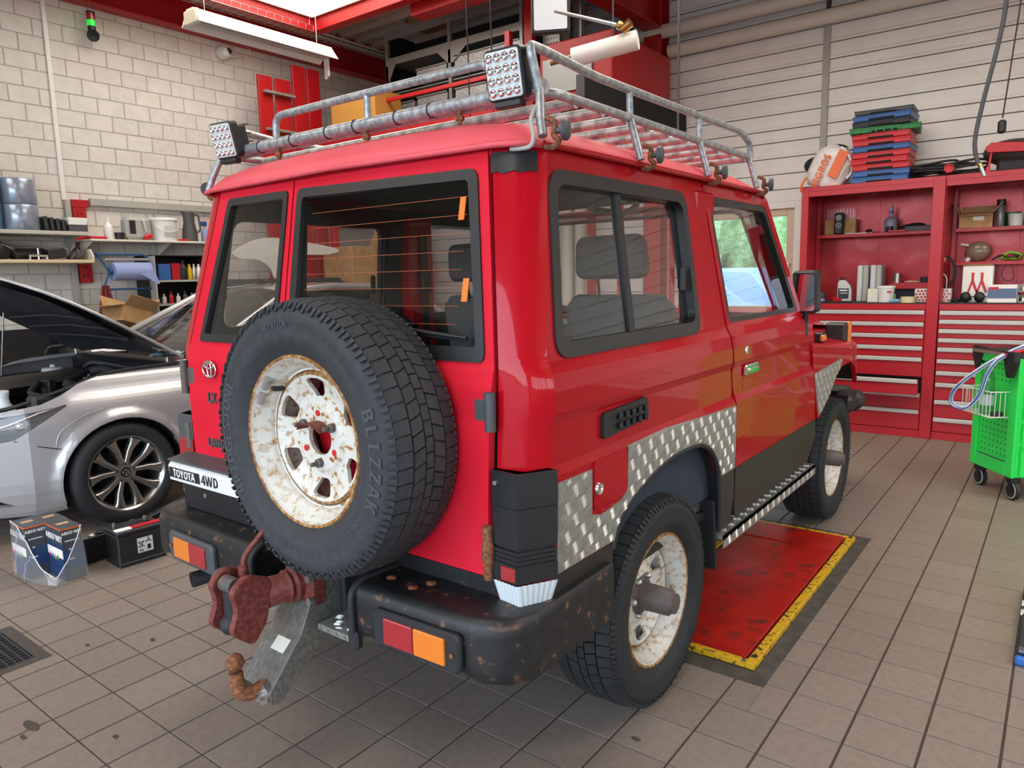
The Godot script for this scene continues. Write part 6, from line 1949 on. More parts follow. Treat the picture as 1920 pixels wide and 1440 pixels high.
func lift_plate() -> void:
	noisy("worn_red", 91, 0.006, 1.4, [[0.0, hexc("8c1812")], [0.4, hexc("a01b14")], [0.7, hexc("aa2019")], [0.82, hexc("8a231b")], [0.95, hexc("5a3029")]], 0.42, 0.0, {"metallic_specular": 0.3})
	noisy("worn_yellow", 92, 0.02, 3.0, [[0.0, hexc("cfa20f")], [0.62, hexc("c79a12")], [0.72, hexc("6e5a20")], [0.8, hexc("3c352a")]], 0.5)
	noisy("pit_edge", 93, 0.01, 2.0, [[0.3, hexc("3c3936")], [0.7, hexc("4c4843")]], 0.6)
	var o := thing("lift_platform", "red steel lift platform in a yellow frame sunk in the floor", "lift", V(-0.45, 0, -0.86))
	part(o, "pit_rim", MB.new().bx(V(-0.35, -0.006, -0.89), V(0.35, 0.0, 0.89)), M.pit_edge)
	part(o, "plate", MB.new().bx(V(-0.26, 0.0, -0.765), V(0.24, 0.022, 0.765), 0.004), M.worn_red, "scuffed red steel plate")
	part(o, "plate_end", MB.new().bx(V(-0.255, 0.022, -0.765), V(0.235, 0.026, -0.52), 0.002), M.worn_red)
	for q in [[0.252, 0.288, -0.80, 0.80], [-0.308, -0.272, -0.80, 0.80]]:
		part(o, "frame_bar", MB.new().bx(V(q[0], 0.0, q[2]), V(q[1], 0.026, q[3]), 0.003), M.worn_yellow)
	for q in [[-0.272, 0.252, 0.768, 0.80], [-0.272, 0.252, -0.80, -0.768]]:
		part(o, "frame_bar", MB.new().bx(V(q[0], 0.0, q[2]), V(q[1], 0.024, q[3]), 0.003), M.worn_yellow)
	for z in [-0.77, 0.745]:
		part(o, "bolt", MB.new().cyl(V(0.27, 0.026, z), V(0.27, 0.03, z), 0.011, 10), M.dark_steel)
	# scuffs on the tiles
	noisy("grime", 94, 0.03, 5.0, [[0.3, hexc("3b342d")], [0.7, hexc("544a3f")]], 0.9)
	var g := 0
	for q in [[-2.02, 1.66, 0.05, 0.016], [-1.97, 1.70, 0.02, 0.008], [-1.72, 1.52, 0.014, 0.008], [-2.45, 1.30, 0.012, 0.007], [-1.30, 1.45, 0.012, 0.009], [-0.33, 0.55, 0.02, 0.008], [-2.27, 1.12, 0.016, 0.01]]:
		g += 1
		var pts := []
		for k in 9:
			var a := TAU * k / 9
			pts.append(Vector2(cos(a) * q[2] * rng.randf_range(0.7, 1.2), sin(a) * q[3] * rng.randf_range(0.7, 1.2)))
		single("dirt_crumb", "small dark crumb of dirt on the floor tiles", "dirt", MB.new().prism(pts, Transform3D(Basis(V(1, 0, 0), V(0, 0, -1), V(0, 1, 0)), Vector3.ZERO), 0.003), M.grime, V(q[0], 0.0003, q[1]), "dirt crumbs on the tiles")

func trolley() -> void:
	var o := thing("tool_trolley", "bright green tool trolley with perforated side and black corner bumpers", "trolley", V(0.46, 0, -2.885), "", 0.6225)
	var L := 0.434
	var y0 := 0.15
	var y1 := 0.90
	# frame of the perforated side
	part(o, "side_frame", MB.new().bx(V(0, y0, -0.075), V(0.02, y1, 0), 0.004).bx(V(0, y0, -L), V(0.02, y1, -L + 0.055), 0.004).bx(V(0, y0, -L + 0.055), V(0.02, y0 + 0.085, -0.075), 0.003).bx(V(0, y1 - 0.05, -L + 0.055), V(0.02, y1, -0.075), 0.003), M.green_paint)
	var holes := []
	for i in 7:
		for j in 7:
			holes.append([0.27 + j * 0.037, -0.105 - i * 0.04])
	for i in 7:
		for j in 3:
			holes.append([0.745 + j * 0.035, -0.105 - i * 0.04])
	var mb := MB.new()
	var hl := MB.new()
	for h in holes:
		hl.box(V(0.0185, h[0], h[1]), V(0.0015, 0.009, 0.007))
	part(o, "perforated_panel", MB.new().bx(V(0.019, y0 + 0.08, -L + 0.05), V(0.024, y1 - 0.045, -0.07)), M.green_paint)
	part(o, "perforation", hl, M.black_hole).set_meta("kind", "stuff")
	part(o, "ledge", MB.new().bx(V(0.003, y0 + 0.085, -L + 0.06), V(0.019, y0 + 0.088, -0.08)), M.grey_plastic)
	part(o, "body", MB.new().bx(V(0.024, y0, -L), V(0.70, y1, -0.012), 0.004), M.green_paint)
	for k in 6:
		var h: float = [0.21, 0.14, 0.10, 0.10, 0.07, 0.07][k]
		var yy: float = [0.16, 0.375, 0.52, 0.625, 0.73, 0.805][k]
		var d := part(o, "drawer", MB.new().bx(V(0.05, yy, -0.012), V(0.66, yy + h - 0.012, 0.004), 0.003), M.green_paint)
		part(d, "grip", MB.new().bx(V(0.05, yy + h - 0.026, 0.004), V(0.66, yy + h - 0.012, 0.016), 0.003), M.green_paint)
	part(o, "top_tray", MB.new().bx(V(0.0, y1, -L), V(0.70, y1 + 0.03, 0.0), 0.006), M.black_plastic)
	for z in [-L + 0.02, -0.03]:
		part(o, "corner_bumper", MB.new().prism([Vector2(-0.055, 0.04), Vector2(0.055, 0.04), Vector2(0.055, 0.0), Vector2(0.02, -0.12), Vector2(-0.01, -0.12), Vector2(-0.055, -0.02)], Transform3D(Basis(V(0, 0, 1 if z < -0.2 else -1), V(0, 1, 0), V(-1 if z < -0.2 else 1, 0, 0)), V(-0.01 if z < -0.2 else -0.05, y1, z)), 0.04 if z > -0.2 else -0.04, 0.006), M.black_plastic)
	part(o, "push_bar", MB.new().cyl(V(-0.03, y1 + 0.015, -L + 0.02), V(-0.03, y1 + 0.015, -0.03), 0.013, 12), M.chrome)
	for q in [[0.05, -0.05], [0.05, -L + 0.05], [0.64, -0.05], [0.64, -L + 0.05]]:
		var cs := part(o, "caster", MB.new().bx(V(q[0] - 0.03, 0.11, q[1] - 0.03), V(q[0] + 0.03, y0, q[1] + 0.03), 0.004).bx(V(q[0] - 0.022, 0.06, q[1] - 0.02), V(q[0] - 0.018, 0.13, q[1] + 0.02)).bx(V(q[0] + 0.018, 0.06, q[1] - 0.02), V(q[0] + 0.022, 0.13, q[1] + 0.02)), M.black_plastic)
		part(cs, "wheel", MB.new().lathe(V(q[0] - 0.015, 0.062, q[1]), V(1, 0, 0), [Vector2(0, 0.0), Vector2(0.046, 0.0), Vector2(0.06, 0.003), Vector2(0.062, 0.015), Vector2(0.06, 0.027), Vector2(0.046, 0.03), Vector2(0, 0.03)], 24), M.black_rubber)
		part(cs, "wheel_ring", MB.new().lathe(V(q[0] - 0.016, 0.062, q[1]), V(1, 0, 0), [Vector2(0.046, 0), Vector2(0.051, 0.001), Vector2(0.051, 0.031), Vector2(0.046, 0.032)], 24), M.cream_paint)
	# wire basket on the side
	var bk := thing("wire_basket", "white wire basket hung on the trolley's perforated side", "basket", V(0.46, 0, -2.885), "", 0.6225)
	var by0 := 0.525
	var by1 := 0.685
	var bz0 := -0.36
	var bz1 := -0.07
	var bx0 := -0.115
	for y in [by0, by1]:
		part(bk, "rim_wire", MB.new().tube(bend([V(0.01, y, bz0), V(bx0, y, bz0), V(bx0, y, bz1), V(0.01, y, bz1)], 0.015), 0.0035, 6), M.white_paint)
	for k in 9:
		var z := lerpf(bz0, bz1, k / 8.0)
		part(bk, "wire", MB.new().tube(bend([V(bx0, by1, z), V(bx0, by0, z), V(0.01, by0, z)], 0.01), 0.0022, 5), M.white_paint)
	for k in 3:
		for z in [bz0, bz1]:
			part(bk, "wire", MB.new().tube([V(-0.025 - k * 0.03, by1, z), V(-0.025 - k * 0.03, by0, z)], 0.0022, 5), M.white_paint)
	# bottle in the basket
	var bt := thing("water_bottle", "green plastic water bottle standing in the wire basket", "bottle", V(0.46, 0, -2.885), "", 0.6225)
	var gm := glass("green_bottle", hexc("3f9a4e"), 0.45)
	part(bt, "body", MB.new().lathe(V(-0.058, by0 + 0.003, -0.20), V(0, 1, 0), [Vector2(0, 0), Vector2(0.036, 0), Vector2(0.042, 0.01), Vector2(0.042, 0.16), Vector2(0.038, 0.19), Vector2(0.04, 0.21), Vector2(0.034, 0.25), Vector2(0.015, 0.285), Vector2(0.014, 0.31), Vector2(0, 0.31)], 24), gm)
	part(bt, "label", MB.new().lathe(V(-0.058, by0 + 0.06, -0.20), V(0, 1, 0), [Vector2(0.0425, 0), Vector2(0.0425, 0.07)], 24), mat("label_mint", hexc("b9d3cf"), 0.5))
	single("black_mouse_pad", "black rubber piece lying in the wire basket", "rubber", MB.new().box(V(-0.05, by0 + 0.016, -0.105), V(0.07, 0.025, 0.05), 0.008), M.black_rubber, V(0.46, 0, -2.885), "", 0.6225)
	# striped hose
	var hz := thing("striped_hose", "blue and white striped air hose looped over the trolley", "hose", V(0.46, 0, -2.885), "", 0.6225)
	var path := curve([V(0.30, 0.985, 0.06), V(0.16, 1.015, 0.02), V(0.06, 0.985, -0.02), V(-0.06, 0.90, -0.10), V(-0.15, 0.79, -0.20), V(-0.205, 0.68, -0.29), V(-0.215, 0.60, -0.32), V(-0.20, 0.56, -0.28), V(-0.165, 0.57, -0.21), V(-0.135, 0.66, -0.15), V(-0.12, 0.78, -0.12), V(-0.09, 0.87, -0.09), V(-0.05, 0.915, -0.06)], 6)
	part(hz, "hose", MB.new().tube(path, 0.0125, 10), mat("hose_white", hexc("d7dde2"), 0.4))
	var stripe := []
	for p in path: stripe.append(p + V(-0.004, 0.003, 0.0095))
	part(hz, "stripe", MB.new().tube(stripe, 0.0048, 6), mat("hose_blue", hexc("2f66b0"), 0.4))
	var st2 := []
	for p in path: st2.append(p + V(-0.0105, -0.0055, 0.0))
	part(hz, "stripe", MB.new().tube(st2, 0.0045, 6), M.hose_blue)
	part(hz, "sleeve", MB.new().tube([V(-0.05, 0.915, -0.06), V(0.09, 0.965, -0.03)], 0.0155, 10), M.red_plastic)
	part(hz, "hose_end", MB.new().tube(curve([V(0.09, 0.965, -0.03), V(0.18, 0.97, 0.0), V(0.30, 0.95, 0.0)], 5), 0.0115, 8), M.hose_white)

func battery() -> void:
	var o := thing("car_battery", "black car battery with recycling label standing on the tiles", "battery", V(-3.17, 0, 0.72), "", -0.06)
	part(o, "case", MB.new().bx(V(-0.175, 0, -0.12), V(0.0, 0.165, 0.115), 0.006), M.black_plastic)
	part(o, "base_rail", MB.new().bx(V(-0.18, 0, -0.123), V(0.006, 0.022, 0.118), 0.004), M.black_plastic)
	part(o, "lid", MB.new().bx(V(-0.178, 0.165, -0.123), V(0.003, 0.19, 0.118), 0.005), M.black_plastic)
	part(o, "red_strip", MB.new().bx(V(-0.06, 0.19, -0.12), V(-0.02, 0.196, 0.03), 0.001), M.red_plastic)
	part(o, "white_label", MB.new().bx(V(-0.06, 0.19, 0.03), V(-0.015, 0.195, 0.11), 0.001), M.paper_white)
	part(o, "terminal", MB.new().cyl(V(-0.13, 0.19, 0.08), V(-0.13, 0.21, 0.08), 0.009, 10), M.steel)
	part(o, "terminal", MB.new().cyl(V(-0.13, 0.19, -0.08), V(-0.13, 0.21, -0.08), 0.009, 10), M.steel)
	part(o, "carry_strap", MB.new().tube(curve([V(-0.09, 0.19, 0.06), V(-0.05, 0.215, 0.0), V(-0.06, 0.20, -0.08)], 6), 0.005, 6), M.black_rubber)
	part(o, "recycling_label", MB.new().bx(V(0.0, 0.055, -0.06), V(0.0012, 0.135, 0.02)), M.pale_grey)
	var g := MB.new()
	var tx := Transform3D(Basis(V(0, 0, -1), V(0, 1, 0), V(1, 0, 0)), V(0.0012, 0, 0))
	for q in [[0.008, 0.08, 0.03, 0.006, 0.8], [0.008, 0.08, 0.03, 0.006, -0.8]]:
		g.box(V(0.0015, 0.10, 0.0), V(0.001, 0.045, 0.004), 0.0, Basis(V(1, 0, 0), q[4]))
	g.bx(V(0.0012, 0.085, -0.008), V(0.002, 0.089, 0.008)).bx(V(0.0012, 0.111, -0.011), V(0.002, 0.115, 0.011)).text("Pb", bold, 0.014, tx * T(V(0, 0.066, 0)), 0.001)
	for k in 3:
		var a := TAU * k / 3 + PI / 2
		g.box(V(0.0015, 0.115 + sin(a) * 0.009, -0.038 + cos(a) * 0.009), V(0.001, 0.006, 0.015), 0.0, Basis(V(1, 0, 0), -a))
	g.bx(V(0.0012, 0.065, -0.048), V(0.002, 0.092, -0.030))
	part(o, "symbols", g, M.black_plastic)
	# black trolley jack behind it
	var j := thing("scissor_jack", "low black scissor jack lying before the silver car's wheel", "jack", V(-3.50, 0, 0.62), "", 0.05)
	part(j, "base", MB.new().bx(V(-0.12, 0, -0.42), V(0.10, 0.03, 0.30), 0.005), M.black_plastic)
	part(j, "arm", MB.new().box(V(-0.04, 0.10, -0.10), V(0.05, 0.035, 0.62), 0.005, Basis(V(1, 0, 0), 0.22)), M.black_plastic)
	part(j, "arm", MB.new().box(V(0.05, 0.10, -0.10), V(0.04, 0.035, 0.62), 0.005, Basis(V(1, 0, 0), -0.10)), M.black_plastic)
	part(j, "spring", MB.new().cyl(V(0.07, 0.10, 0.02), V(0.07, 0.16, 0.02), 0.018, 12), M.steel)
	part(j, "bolt", MB.new().ball(V(0.06, 0.13, 0.24), V(0.018, 0.018, 0.018), 12, 8), M.steel)
	part(j, "side_plate", MB.new().bx(V(0.09, 0.02, -0.1), V(0.10, 0.14, 0.30), 0.003), M.black_plastic)

func cartons() -> void:
	mat("print_slate", hexc("3a4048"), 0.5)
	mat("print_navy", hexc("1d3a63"), 0.5)
	var spots := [[-3.5175, 1.1175, "ink carton at the open corner of the shrink-wrapped pack"], [-3.33, 1.0215, "ink carton facing the car battery in the shrink-wrapped pack"], [-3.5175, 1.0155, "ink carton at the back of the shrink-wrapped pack"]]
	for q in spots:
		var o := thing("ink_carton", q[2], "box", V(q[0], 0.001, q[1]), "shrink-wrapped ink cartons on the floor")
		var w := 0.183
		var d := 0.099
		part(o, "carton", MB.new().bx(V(-w / 2, 0, -d / 2), V(w / 2, 0.27, d / 2), 0.001), M.print_slate)
		part(o, "orange_edge", MB.new().bx(V(-w / 2 - 0.0006, 0.262, -d / 2 - 0.0006), V(w / 2 + 0.0006, 0.2685, d / 2 + 0.0006)), M.orange_plastic)
		# broad face looking to +z
		part(o, "blue_print", MB.new().bx(V(-w / 2 + 0.002, 0.005, d / 2), V(w / 2 + 0.0005, 0.18, d / 2 + 0.0006)), M.print_navy)
		part(o, "white_print", MB.new().bx(V(-w / 2 + 0.002, 0.115, d / 2 + 0.0004), V(w / 2, 0.16, d / 2 + 0.001)), M.paper_white)
		part(o, "lettering", MB.new().text("ABSO'NET", bold, 0.030, T(V(0, 0.215, d / 2)), 0.001), M.paper_white)
		var cl := ["d0246a", "2f8fd0", "d8b020", "3a9a4a"]
		for k in 4:
			part(o, "ink_drop", MB.new().prism([Vector2(0, 0.02), Vector2(0.011, 0), Vector2(0, -0.02), Vector2(-0.011, 0)], T(V(-0.06 + k * 0.03, 0.112, d / 2 + 0.001)), 0.0006), mat("ink%d" % k, hexc(cl[k]), 0.5))
		# narrow face looking to +x
		var tx := Transform3D(Basis(V(0, 0, -1), V(0, 1, 0), V(1, 0, 0)), V(w / 2, 0, 0))
		part(o, "blue_print", MB.new().bx(V(w / 2, 0.06, -d / 2 + 0.002), V(w / 2 + 0.0006, 0.16, d / 2 - 0.002)), M.print_navy)
		part(o, "lettering", MB.new().text("ABSO·NET", bold, 0.0145, tx * T(V(0, 0.243, 0)), 0.001), M.paper_white)
		part(o, "small_print", MB.new().bx(V(w / 2 + 0.0004, 0.20, -0.03), V(w / 2 + 0.001, 0.206, 0.035)).bx(V(w / 2 + 0.0006, 0.105, 0.0), V(w / 2 + 0.0012, 0.112, 0.03)).bx(V(w / 2 + 0.0006, 0.155, 0.01), V(w / 2 + 0.0012, 0.163, 0.02)), M.pale_grey).set_meta("kind", "stuff")
		part(o, "top_label", MB.new().box(V(-0.01, 0.2702, 0.0), V(0.035, 0.0008, 0.055)), M.cardboard)
	# torn plastic film round the pack
	var f := thing("plastic_wrap", "torn clear plastic film round the ink cartons", "film", V(-3.42, 0, 1.07))
	var fm := MB.new()
	var fn := FastNoiseLite.new()
	fn.seed = 9
	fn.frequency = 5.0
	var base := [V(-0.20, 0, 0.105), V(-0.08, 0, 0.115), V(0.02, 0, 0.11), V(0.13, 0, 0.09), V(0.20, 0, 0.05), V(0.195, 0, -0.02), V(0.192, 0, -0.105)]
	var tops := [0.272, 0.27, 0.20, 0.075, 0.03, 0.10, 0.268]
	var rows := []
	var bp := curve(base, 5)
	var tp := []
	for i in bp.size():
		var u := i / 5.0
		var k := mini(int(u), 5)
		tp.append(lerpf(tops[k], tops[k + 1], u - k))
	for j in 9:
		var row := []
		for i in bp.size():
			var p: Vector3 = bp[i]
			var t := j / 8.0
			var q := V(p.x * (1.0 - 0.05 * t), 0.003 + (tp[i] as float) * t, p.z * (1.0 - 0.10 * t))
			var nn := fn.get_noise_3dv(q)
			row.append(q + V(nn * 0.006, 0, absf(nn) * 0.008))
		rows.append(row)
	fm.grid(rows, false, false, 1.0)
	part(f, "film", fm, M.clear_film)
	var ed := []
	for i in bp.size(): ed.append(rows[8][i])
	part(f, "rolled_edge", MB.new().tube(ed, 0.003, 6), mat("film_edge", hexc("c9cdd0"), 0.35))
	for q in [[8, 13], [20, 16], [3, 6]]:
		var cr := []
		for j in 9: cr.append((rows[j][int(lerpf(q[0], q[1], j / 8.0))] as Vector3) + V(0.002, 0, 0.002))
		part(f, "crease", MB.new().tube(cr, 0.0014, 5), M.film_edge)

func grate() -> void:
	var o := thing("drain_grate", "dark steel floor drain grate in a flat frame", "grate", V(-2.70, 0, 1.62))
	part(o, "frame", MB.new().bx(V(-0.22, -0.004, -0.20), V(0.22, 0.001, -0.155)).bx(V(-0.22, -0.004, 0.155), V(0.22, 0.001, 0.20)).bx(V(-0.22, -0.004, -0.155), V(-0.175, 0.001, 0.155)).bx(V(0.175, -0.004, -0.155), V(0.22, 0.001, 0.155)), mat("drain_frame", hexc("4b4440"), 0.6, 0.3))
	part(o, "pit", MB.new().bx(V(-0.175, -0.0045, -0.155), V(0.175, -0.0035, 0.155)), M.black_hole)
	for k in 12:
		part(o, "bar", MB.new().bx(V(-0.175, -0.0035, -0.148 + k * 0.0265), V(0.175, 0.0, -0.142 + k * 0.0265)), M.dark_steel)
	for k in 13:
		part(o, "bar", MB.new().bx(V(-0.165 + k * 0.0275, -0.003, -0.155), V(-0.161 + k * 0.0275, 0.0005, 0.155)), M.dark_steel)

func lift_arm() -> void:
	var o := thing("lift_ramp", "black steel lift ramp with worn blue front edge", "ramp", V(0.75, 0, -0.95))
	part(o, "deck", MB.new().bx(V(-0.145, 0.0, -0.45), V(0.2, 0.05, 0.28), 0.006), mat("deck_dark", hexc("23282f"), 0.5))
	part(o, "blue_edge", MB.new().bx(V(-0.15, 0.0, 0.28), V(0.2, 0.035, 0.31), 0.008), M.hose_blue)
	part(o, "roller", MB.new().cyl(V(-0.14, 0.045, 0.27), V(0.2, 0.045, 0.27), 0.018, 12), M.dark_steel)
	part(o, "hinge", MB.new().cyl(V(-0.15, 0.04, -0.1), V(-0.12, 0.04, -0.1), 0.02, 12).cyl(V(-0.15, 0.04, -0.2), V(-0.12, 0.04, -0.2), 0.02, 12), M.steel)

# ------------------------------------------------------------------ silver hatchback with its bonnet up
const PLAN := [Vector2(0.88, -3.0), Vector2(0.90, -2.0), Vector2(0.90, 0.10), Vector2(0.895, 0.50), Vector2(0.875, 0.72), Vector2(0.83, 0.92), Vector2(0.74, 1.08), Vector2(0.58, 1.20), Vector2(0.34, 1.27), Vector2(0.0, 1.30)]

# running length along the plan outline, 0 at z = 0.10
func hplan(u: float) -> Vector2:
	if u <= 0.10:
		return Vector2(pw([Vector2(-3.0, 0.86), Vector2(-2.0, 0.90), Vector2(0.1, 0.90)], u), u)
	var left := u - 0.10
	for i in range(2, PLAN.size() - 1):
		var d: float = PLAN[i].distance_to(PLAN[i + 1])
		if left <= d:
			return PLAN[i].lerp(PLAN[i + 1], left / d)
		left -= d
	return PLAN[-1]

func hatchback() -> void:
	var car := thing("hatchback_car", "silver hatchback car with bonnet propped open, parked along the brick wall", "car", V(-4.78, 0, 0))
	var inset := [Vector2(0.15, 0.05), Vector2(0.19, 0.028), Vector2(0.24, 0.012), Vector2(0.30, 0.003), Vector2(0.36, 0.0)]
	for k in 18:
		var t := (k + 1) / 18.0
		inset.append(Vector2(0.62 + 0.36 * t, 0.21 * pow(t, 2.6)))
	var us := [-3.0]
	us.append_array(steps(-2.8, 0.1, 0.29).slice(0))
	us.append_array(steps(0.14, 1.95, 0.04))
	var vs := [0.12, 0.19, 0.24, 0.30, 0.36, 0.42, 0.47, 0.52, 0.57]
	vs.append_array(steps(0.62, 0.98, 0.02))
	for s in [1.0, -1.0]:
		var f := func(p: Vector2) -> Vector3:
			var c := hplan(p.x)
			var k := pw(inset, p.y)
			var flare := 0.022 * smoothstep(0.0, 1.0, 1.0 - (Vector2(p.x - 0.43, p.y - 0.31).length() - 0.36) / 0.07) if p.y > 0.2 else 0.0
			var sc := (c.x - k + flare) / maxf(c.x, 0.01) if c.x > 0.3 else 1.0
			return V(s * c.x * sc, p.y, c.y - (k * smoothstep(0.9, 1.3, c.y) * 0.8))
		var ol := [Vector2(-2.95, 0.25), Vector2(-2.95, 0.92), Vector2(-1.0, 0.93), Vector2(-0.2, 0.965), Vector2(0.2, 0.95), Vector2(0.45, 0.932), Vector2(0.62, 0.89), Vector2(0.74, 0.835), Vector2(0.84, 0.80), Vector2(1.05, 0.775), Vector2(1.4, 0.73), Vector2(1.95, 0.70), Vector2(1.95, 0.17), Vector2(1.2, 0.17), Vector2(0.82, 0.16)]
		for k in 31:
			var a := lerpf(-0.42, PI + 0.42, k / 30.0)
			var q := Vector2(0.43 + cos(a) * 0.365, 0.31 + sin(a) * 0.355)
			if q.y > 0.16: ol.append(q)
		ol.append_array([Vector2(0.06, 0.20), Vector2(-1.9, 0.20)])
		var lamp := rounded([Vector2(0.705, 0.785), Vector2(0.86, 0.765), Vector2(1.1, 0.745), Vector2(1.35, 0.705), Vector2(1.42, 0.63), Vector2(1.25, 0.58), Vector2(1.0, 0.615)], 0.02, 3)
		var fog := rounded([Vector2(1.02, 0.235), Vector2(1.16, 0.30), Vector2(1.34, 0.36), Vector2(1.42, 0.30), Vector2(1.38, 0.235)], 0.02, 3)
		part(car, "body_side", MB.new().patch(ol, [lamp, fog], us, vs, f, -s, 0.03), M.silver_paint)
		var fi := func(p: Vector2) -> Vector3: return (f.call(p) as Vector3) + V(-s * 0.04, 0, -0.03)
		if s > 0:
			var hl := part(car, "headlamp", MB.new().patch(lamp, [], us, vs, fi, -s, 0.0), M.dark_steel)
			part(hl, "lens", MB.new().patch(lamp, [], us, vs, f, -s, 0.0), M.clear_glass)
			part(hl, "reflector", MB.new().ball((fi.call(Vector2(1.15, 0.66)) as Vector3) + V(0.0, 0, 0.01), V(0.05, 0.045, 0.04)).ball((fi.call(Vector2(0.98, 0.69)) as Vector3), V(0.035, 0.03, 0.03)), M.chrome)
			part(hl, "chrome_line", MB.new().tube([f.call(Vector2(0.72, 0.782)), f.call(Vector2(0.86, 0.755)), f.call(Vector2(1.02, 0.70)), f.call(Vector2(1.2, 0.665)), f.call(Vector2(1.36, 0.65))], 0.006, 6), M.chrome)
			part(car, "fog_recess", MB.new().patch(fog, [], us, vs, fi, -s, 0.0), M.black_hole)
			part(car, "seam", MB.new().tube([f.call(Vector2(1.0, 0.612)), f.call(Vector2(0.88, 0.565)), f.call(Vector2(0.785, 0.535)), f.call(Vector2(0.775, 0.535))], 0.0028, 5), M.black_hole)
			part(car, "crease", MB.new().tube(curve([f.call(Vector2(0.80, 0.55)), f.call(Vector2(0.77, 0.63)), f.call(Vector2(0.66, 0.70)), f.call(Vector2(0.52, 0.735))], 5), 0.004, 6), M.silver_paint)
		# wheel house
		var rows := [[], []]
		for k in 13:
			var a := lerpf(-0.3, PI + 0.3, k / 12.0)
			rows[0].append(V(s * 0.86, 0.31 + sin(a) * 0.36, 0.43 + cos(a) * 0.37))
			rows[1].append(V(s * 0.55, 0.31 + sin(a) * 0.36, 0.43 + cos(a) * 0.37))
		part(car, "wheel_house", MB.new().grid(rows, false, false, -s).quad_back(s), M.black_hole)
		for z in [0.43, -2.27]:
			alloy_wheel(car, s, z)
		# front wing inner edge
		part(car, "wing_gutter", MB.new().tube(curve([V(s * 0.76, 0.95, -0.1), V(s * 0.755, 0.935, 0.4), V(s * 0.74, 0.86, 0.68), V(s * 0.66, 0.78, 0.95), V(s * 0.4, 0.74, 1.12)], 5), 0.012, 6), M.black_rubber)
		part(car, "bay_side", MB.new().bx(V(s * 0.62, 0.50, -0.1), V(s * 0.74, 0.84, 0.85), 0.02), M.black_plastic)
		# greenhouse
		part(car, "side_glass", MB.new().quad_ret(V(s * 0.78, 0.95, -0.45), V(s * 0.78, 0.95, -2.6), V(s * 0.60, 1.36, -2.3), V(s * 0.60, 1.38, -1.15), V(s, 0.3, 0)), M.car_glass)
		part(car, "pillar", MB.new().tube([V(s * 0.76, 0.97, -0.18), V(s * 0.60, 1.385, -1.02), V(s * 0.57, 1.42, -1.5), V(s * 0.57, 1.39, -2.4), V(s * 0.74, 0.98, -2.85)], 0.03, 8), M.silver_paint)
	part(car, "roof", MB.new().grid([[V(-0.60, 1.385, -1.02), V(-0.3, 1.42, -1.0), V(0.3, 1.42, -1.0), V(0.60, 1.385, -1.02)], [V(-0.58, 1.42, -1.5), V(-0.3, 1.455, -1.5), V(0.3, 1.455, -1.5), V(0.58, 1.42, -1.5)], [V(-0.57, 1.39, -2.4), V(-0.3, 1.43, -2.4), V(0.3, 1.43, -2.4), V(0.57, 1.39, -2.4)], [V(-0.7, 1.0, -2.9), V(-0.3, 1.0, -2.95), V(0.3, 1.0, -2.95), V(0.7, 1.0, -2.9)]], false, false, -1.0), M.silver_paint)
	part(car, "windscreen", MB.new().grid([[V(-0.72, 0.97, -0.22), V(-0.3, 0.985, -0.10), V(0.3, 0.985, -0.10), V(0.72, 0.97, -0.22)], [V(-0.60, 1.385, -1.02), V(-0.3, 1.42, -1.0), V(0.3, 1.42, -1.0), V(0.60, 1.385, -1.02)]], false, false, -1.0), M.car_glass)
	part(car, "cabin", MB.new().bx(V(-0.72, 0.3, -2.8), V(0.72, 0.93, -0.35), 0.03).box(V(0, 1.0, -0.6), V(1.3, 0.12, 0.35), 0.04).box(V(-0.36, 1.1, -1.25), V(0.46, 0.5, 0.14), 0.05).box(V(0.36, 1.1, -1.25), V(0.46, 0.5, 0.14), 0.05), M.black_plastic)
	engine_bay(car)
	# bonnet raised on its hinges at the screen
	var bp := Basis(V(1, 0, 0), -0.565)
	var hz := V(0, 0.985, -0.05)
	var up := MB.new()
	var lo := MB.new()
	var r0 := []
	var r1 := []
	for i in 9:
		var z := 1.18 * i / 8.0
		var w: float = pw([Vector2(0, 0.765), Vector2(0.5, 0.765), Vector2(0.8, 0.72), Vector2(1.0, 0.62), Vector2(1.18, 0.42)], z)
		var a := []
		var b := []
		for k in 13:
			var t := k / 6.0 - 1.0
			var e := 1.0 - pow(absf(t), 4.0)
			a.append(hz + bp * V(t * w, 0.05 * e - 0.06 * pow(z / 1.18, 3.0), z))
			b.append(hz + bp * V(t * (w - 0.03), 0.05 * e - 0.045 - 0.06 * pow(z / 1.18, 3.0) + 0.012 * sin(k * 1.7) * sin(i * 1.3), z * 0.98 + 0.01))
		r0.append(a)
		r1.append(b)
	up.grid(r0, false, false, -1.0)
	var rim := []
	for i in 9: rim.append(r0[i][0])
	for k in range(1, 12): rim.append(r0[8][k])
	for i in range(8, -1, -1): rim.append(r0[i][12])
	var bn := part(car, "bonnet", up, M.silver_paint, "raised silver bonnet")
	part(bn, "edge", MB.new().tube(rim, 0.010, 6), M.silver_paint)
	part(bn, "liner", lo.grid(r1, false, false, 1.0), mat("liner", hexc("1b2029"), 0.9), "dark felt bonnet liner")
	for k in 3:
		part(bn, "seal_rib", MB.new().tube([r1[2 + k][1] + V(0, -0.012, 0), r1[2 + k][6] + V(0, -0.02, 0), r1[2 + k][11] + V(0, -0.012, 0)], 0.012, 6), M.black_rubber)
	part(bn, "hinge", MB.new().box(hz + V(0.70, -0.02, 0.02), V(0.03, 0.05, 0.12), 0.004), M.steel)
	part(bn, "hinge", MB.new().box(hz + V(-0.70, -0.02, 0.02), V(0.03, 0.05, 0.12), 0.004), M.steel)
	part(car, "bonnet_prop", MB.new().cyl(V(-0.68, 0.80, 0.55), V(-0.62, 1.30, 0.50), 0.005, 6), M.steel)

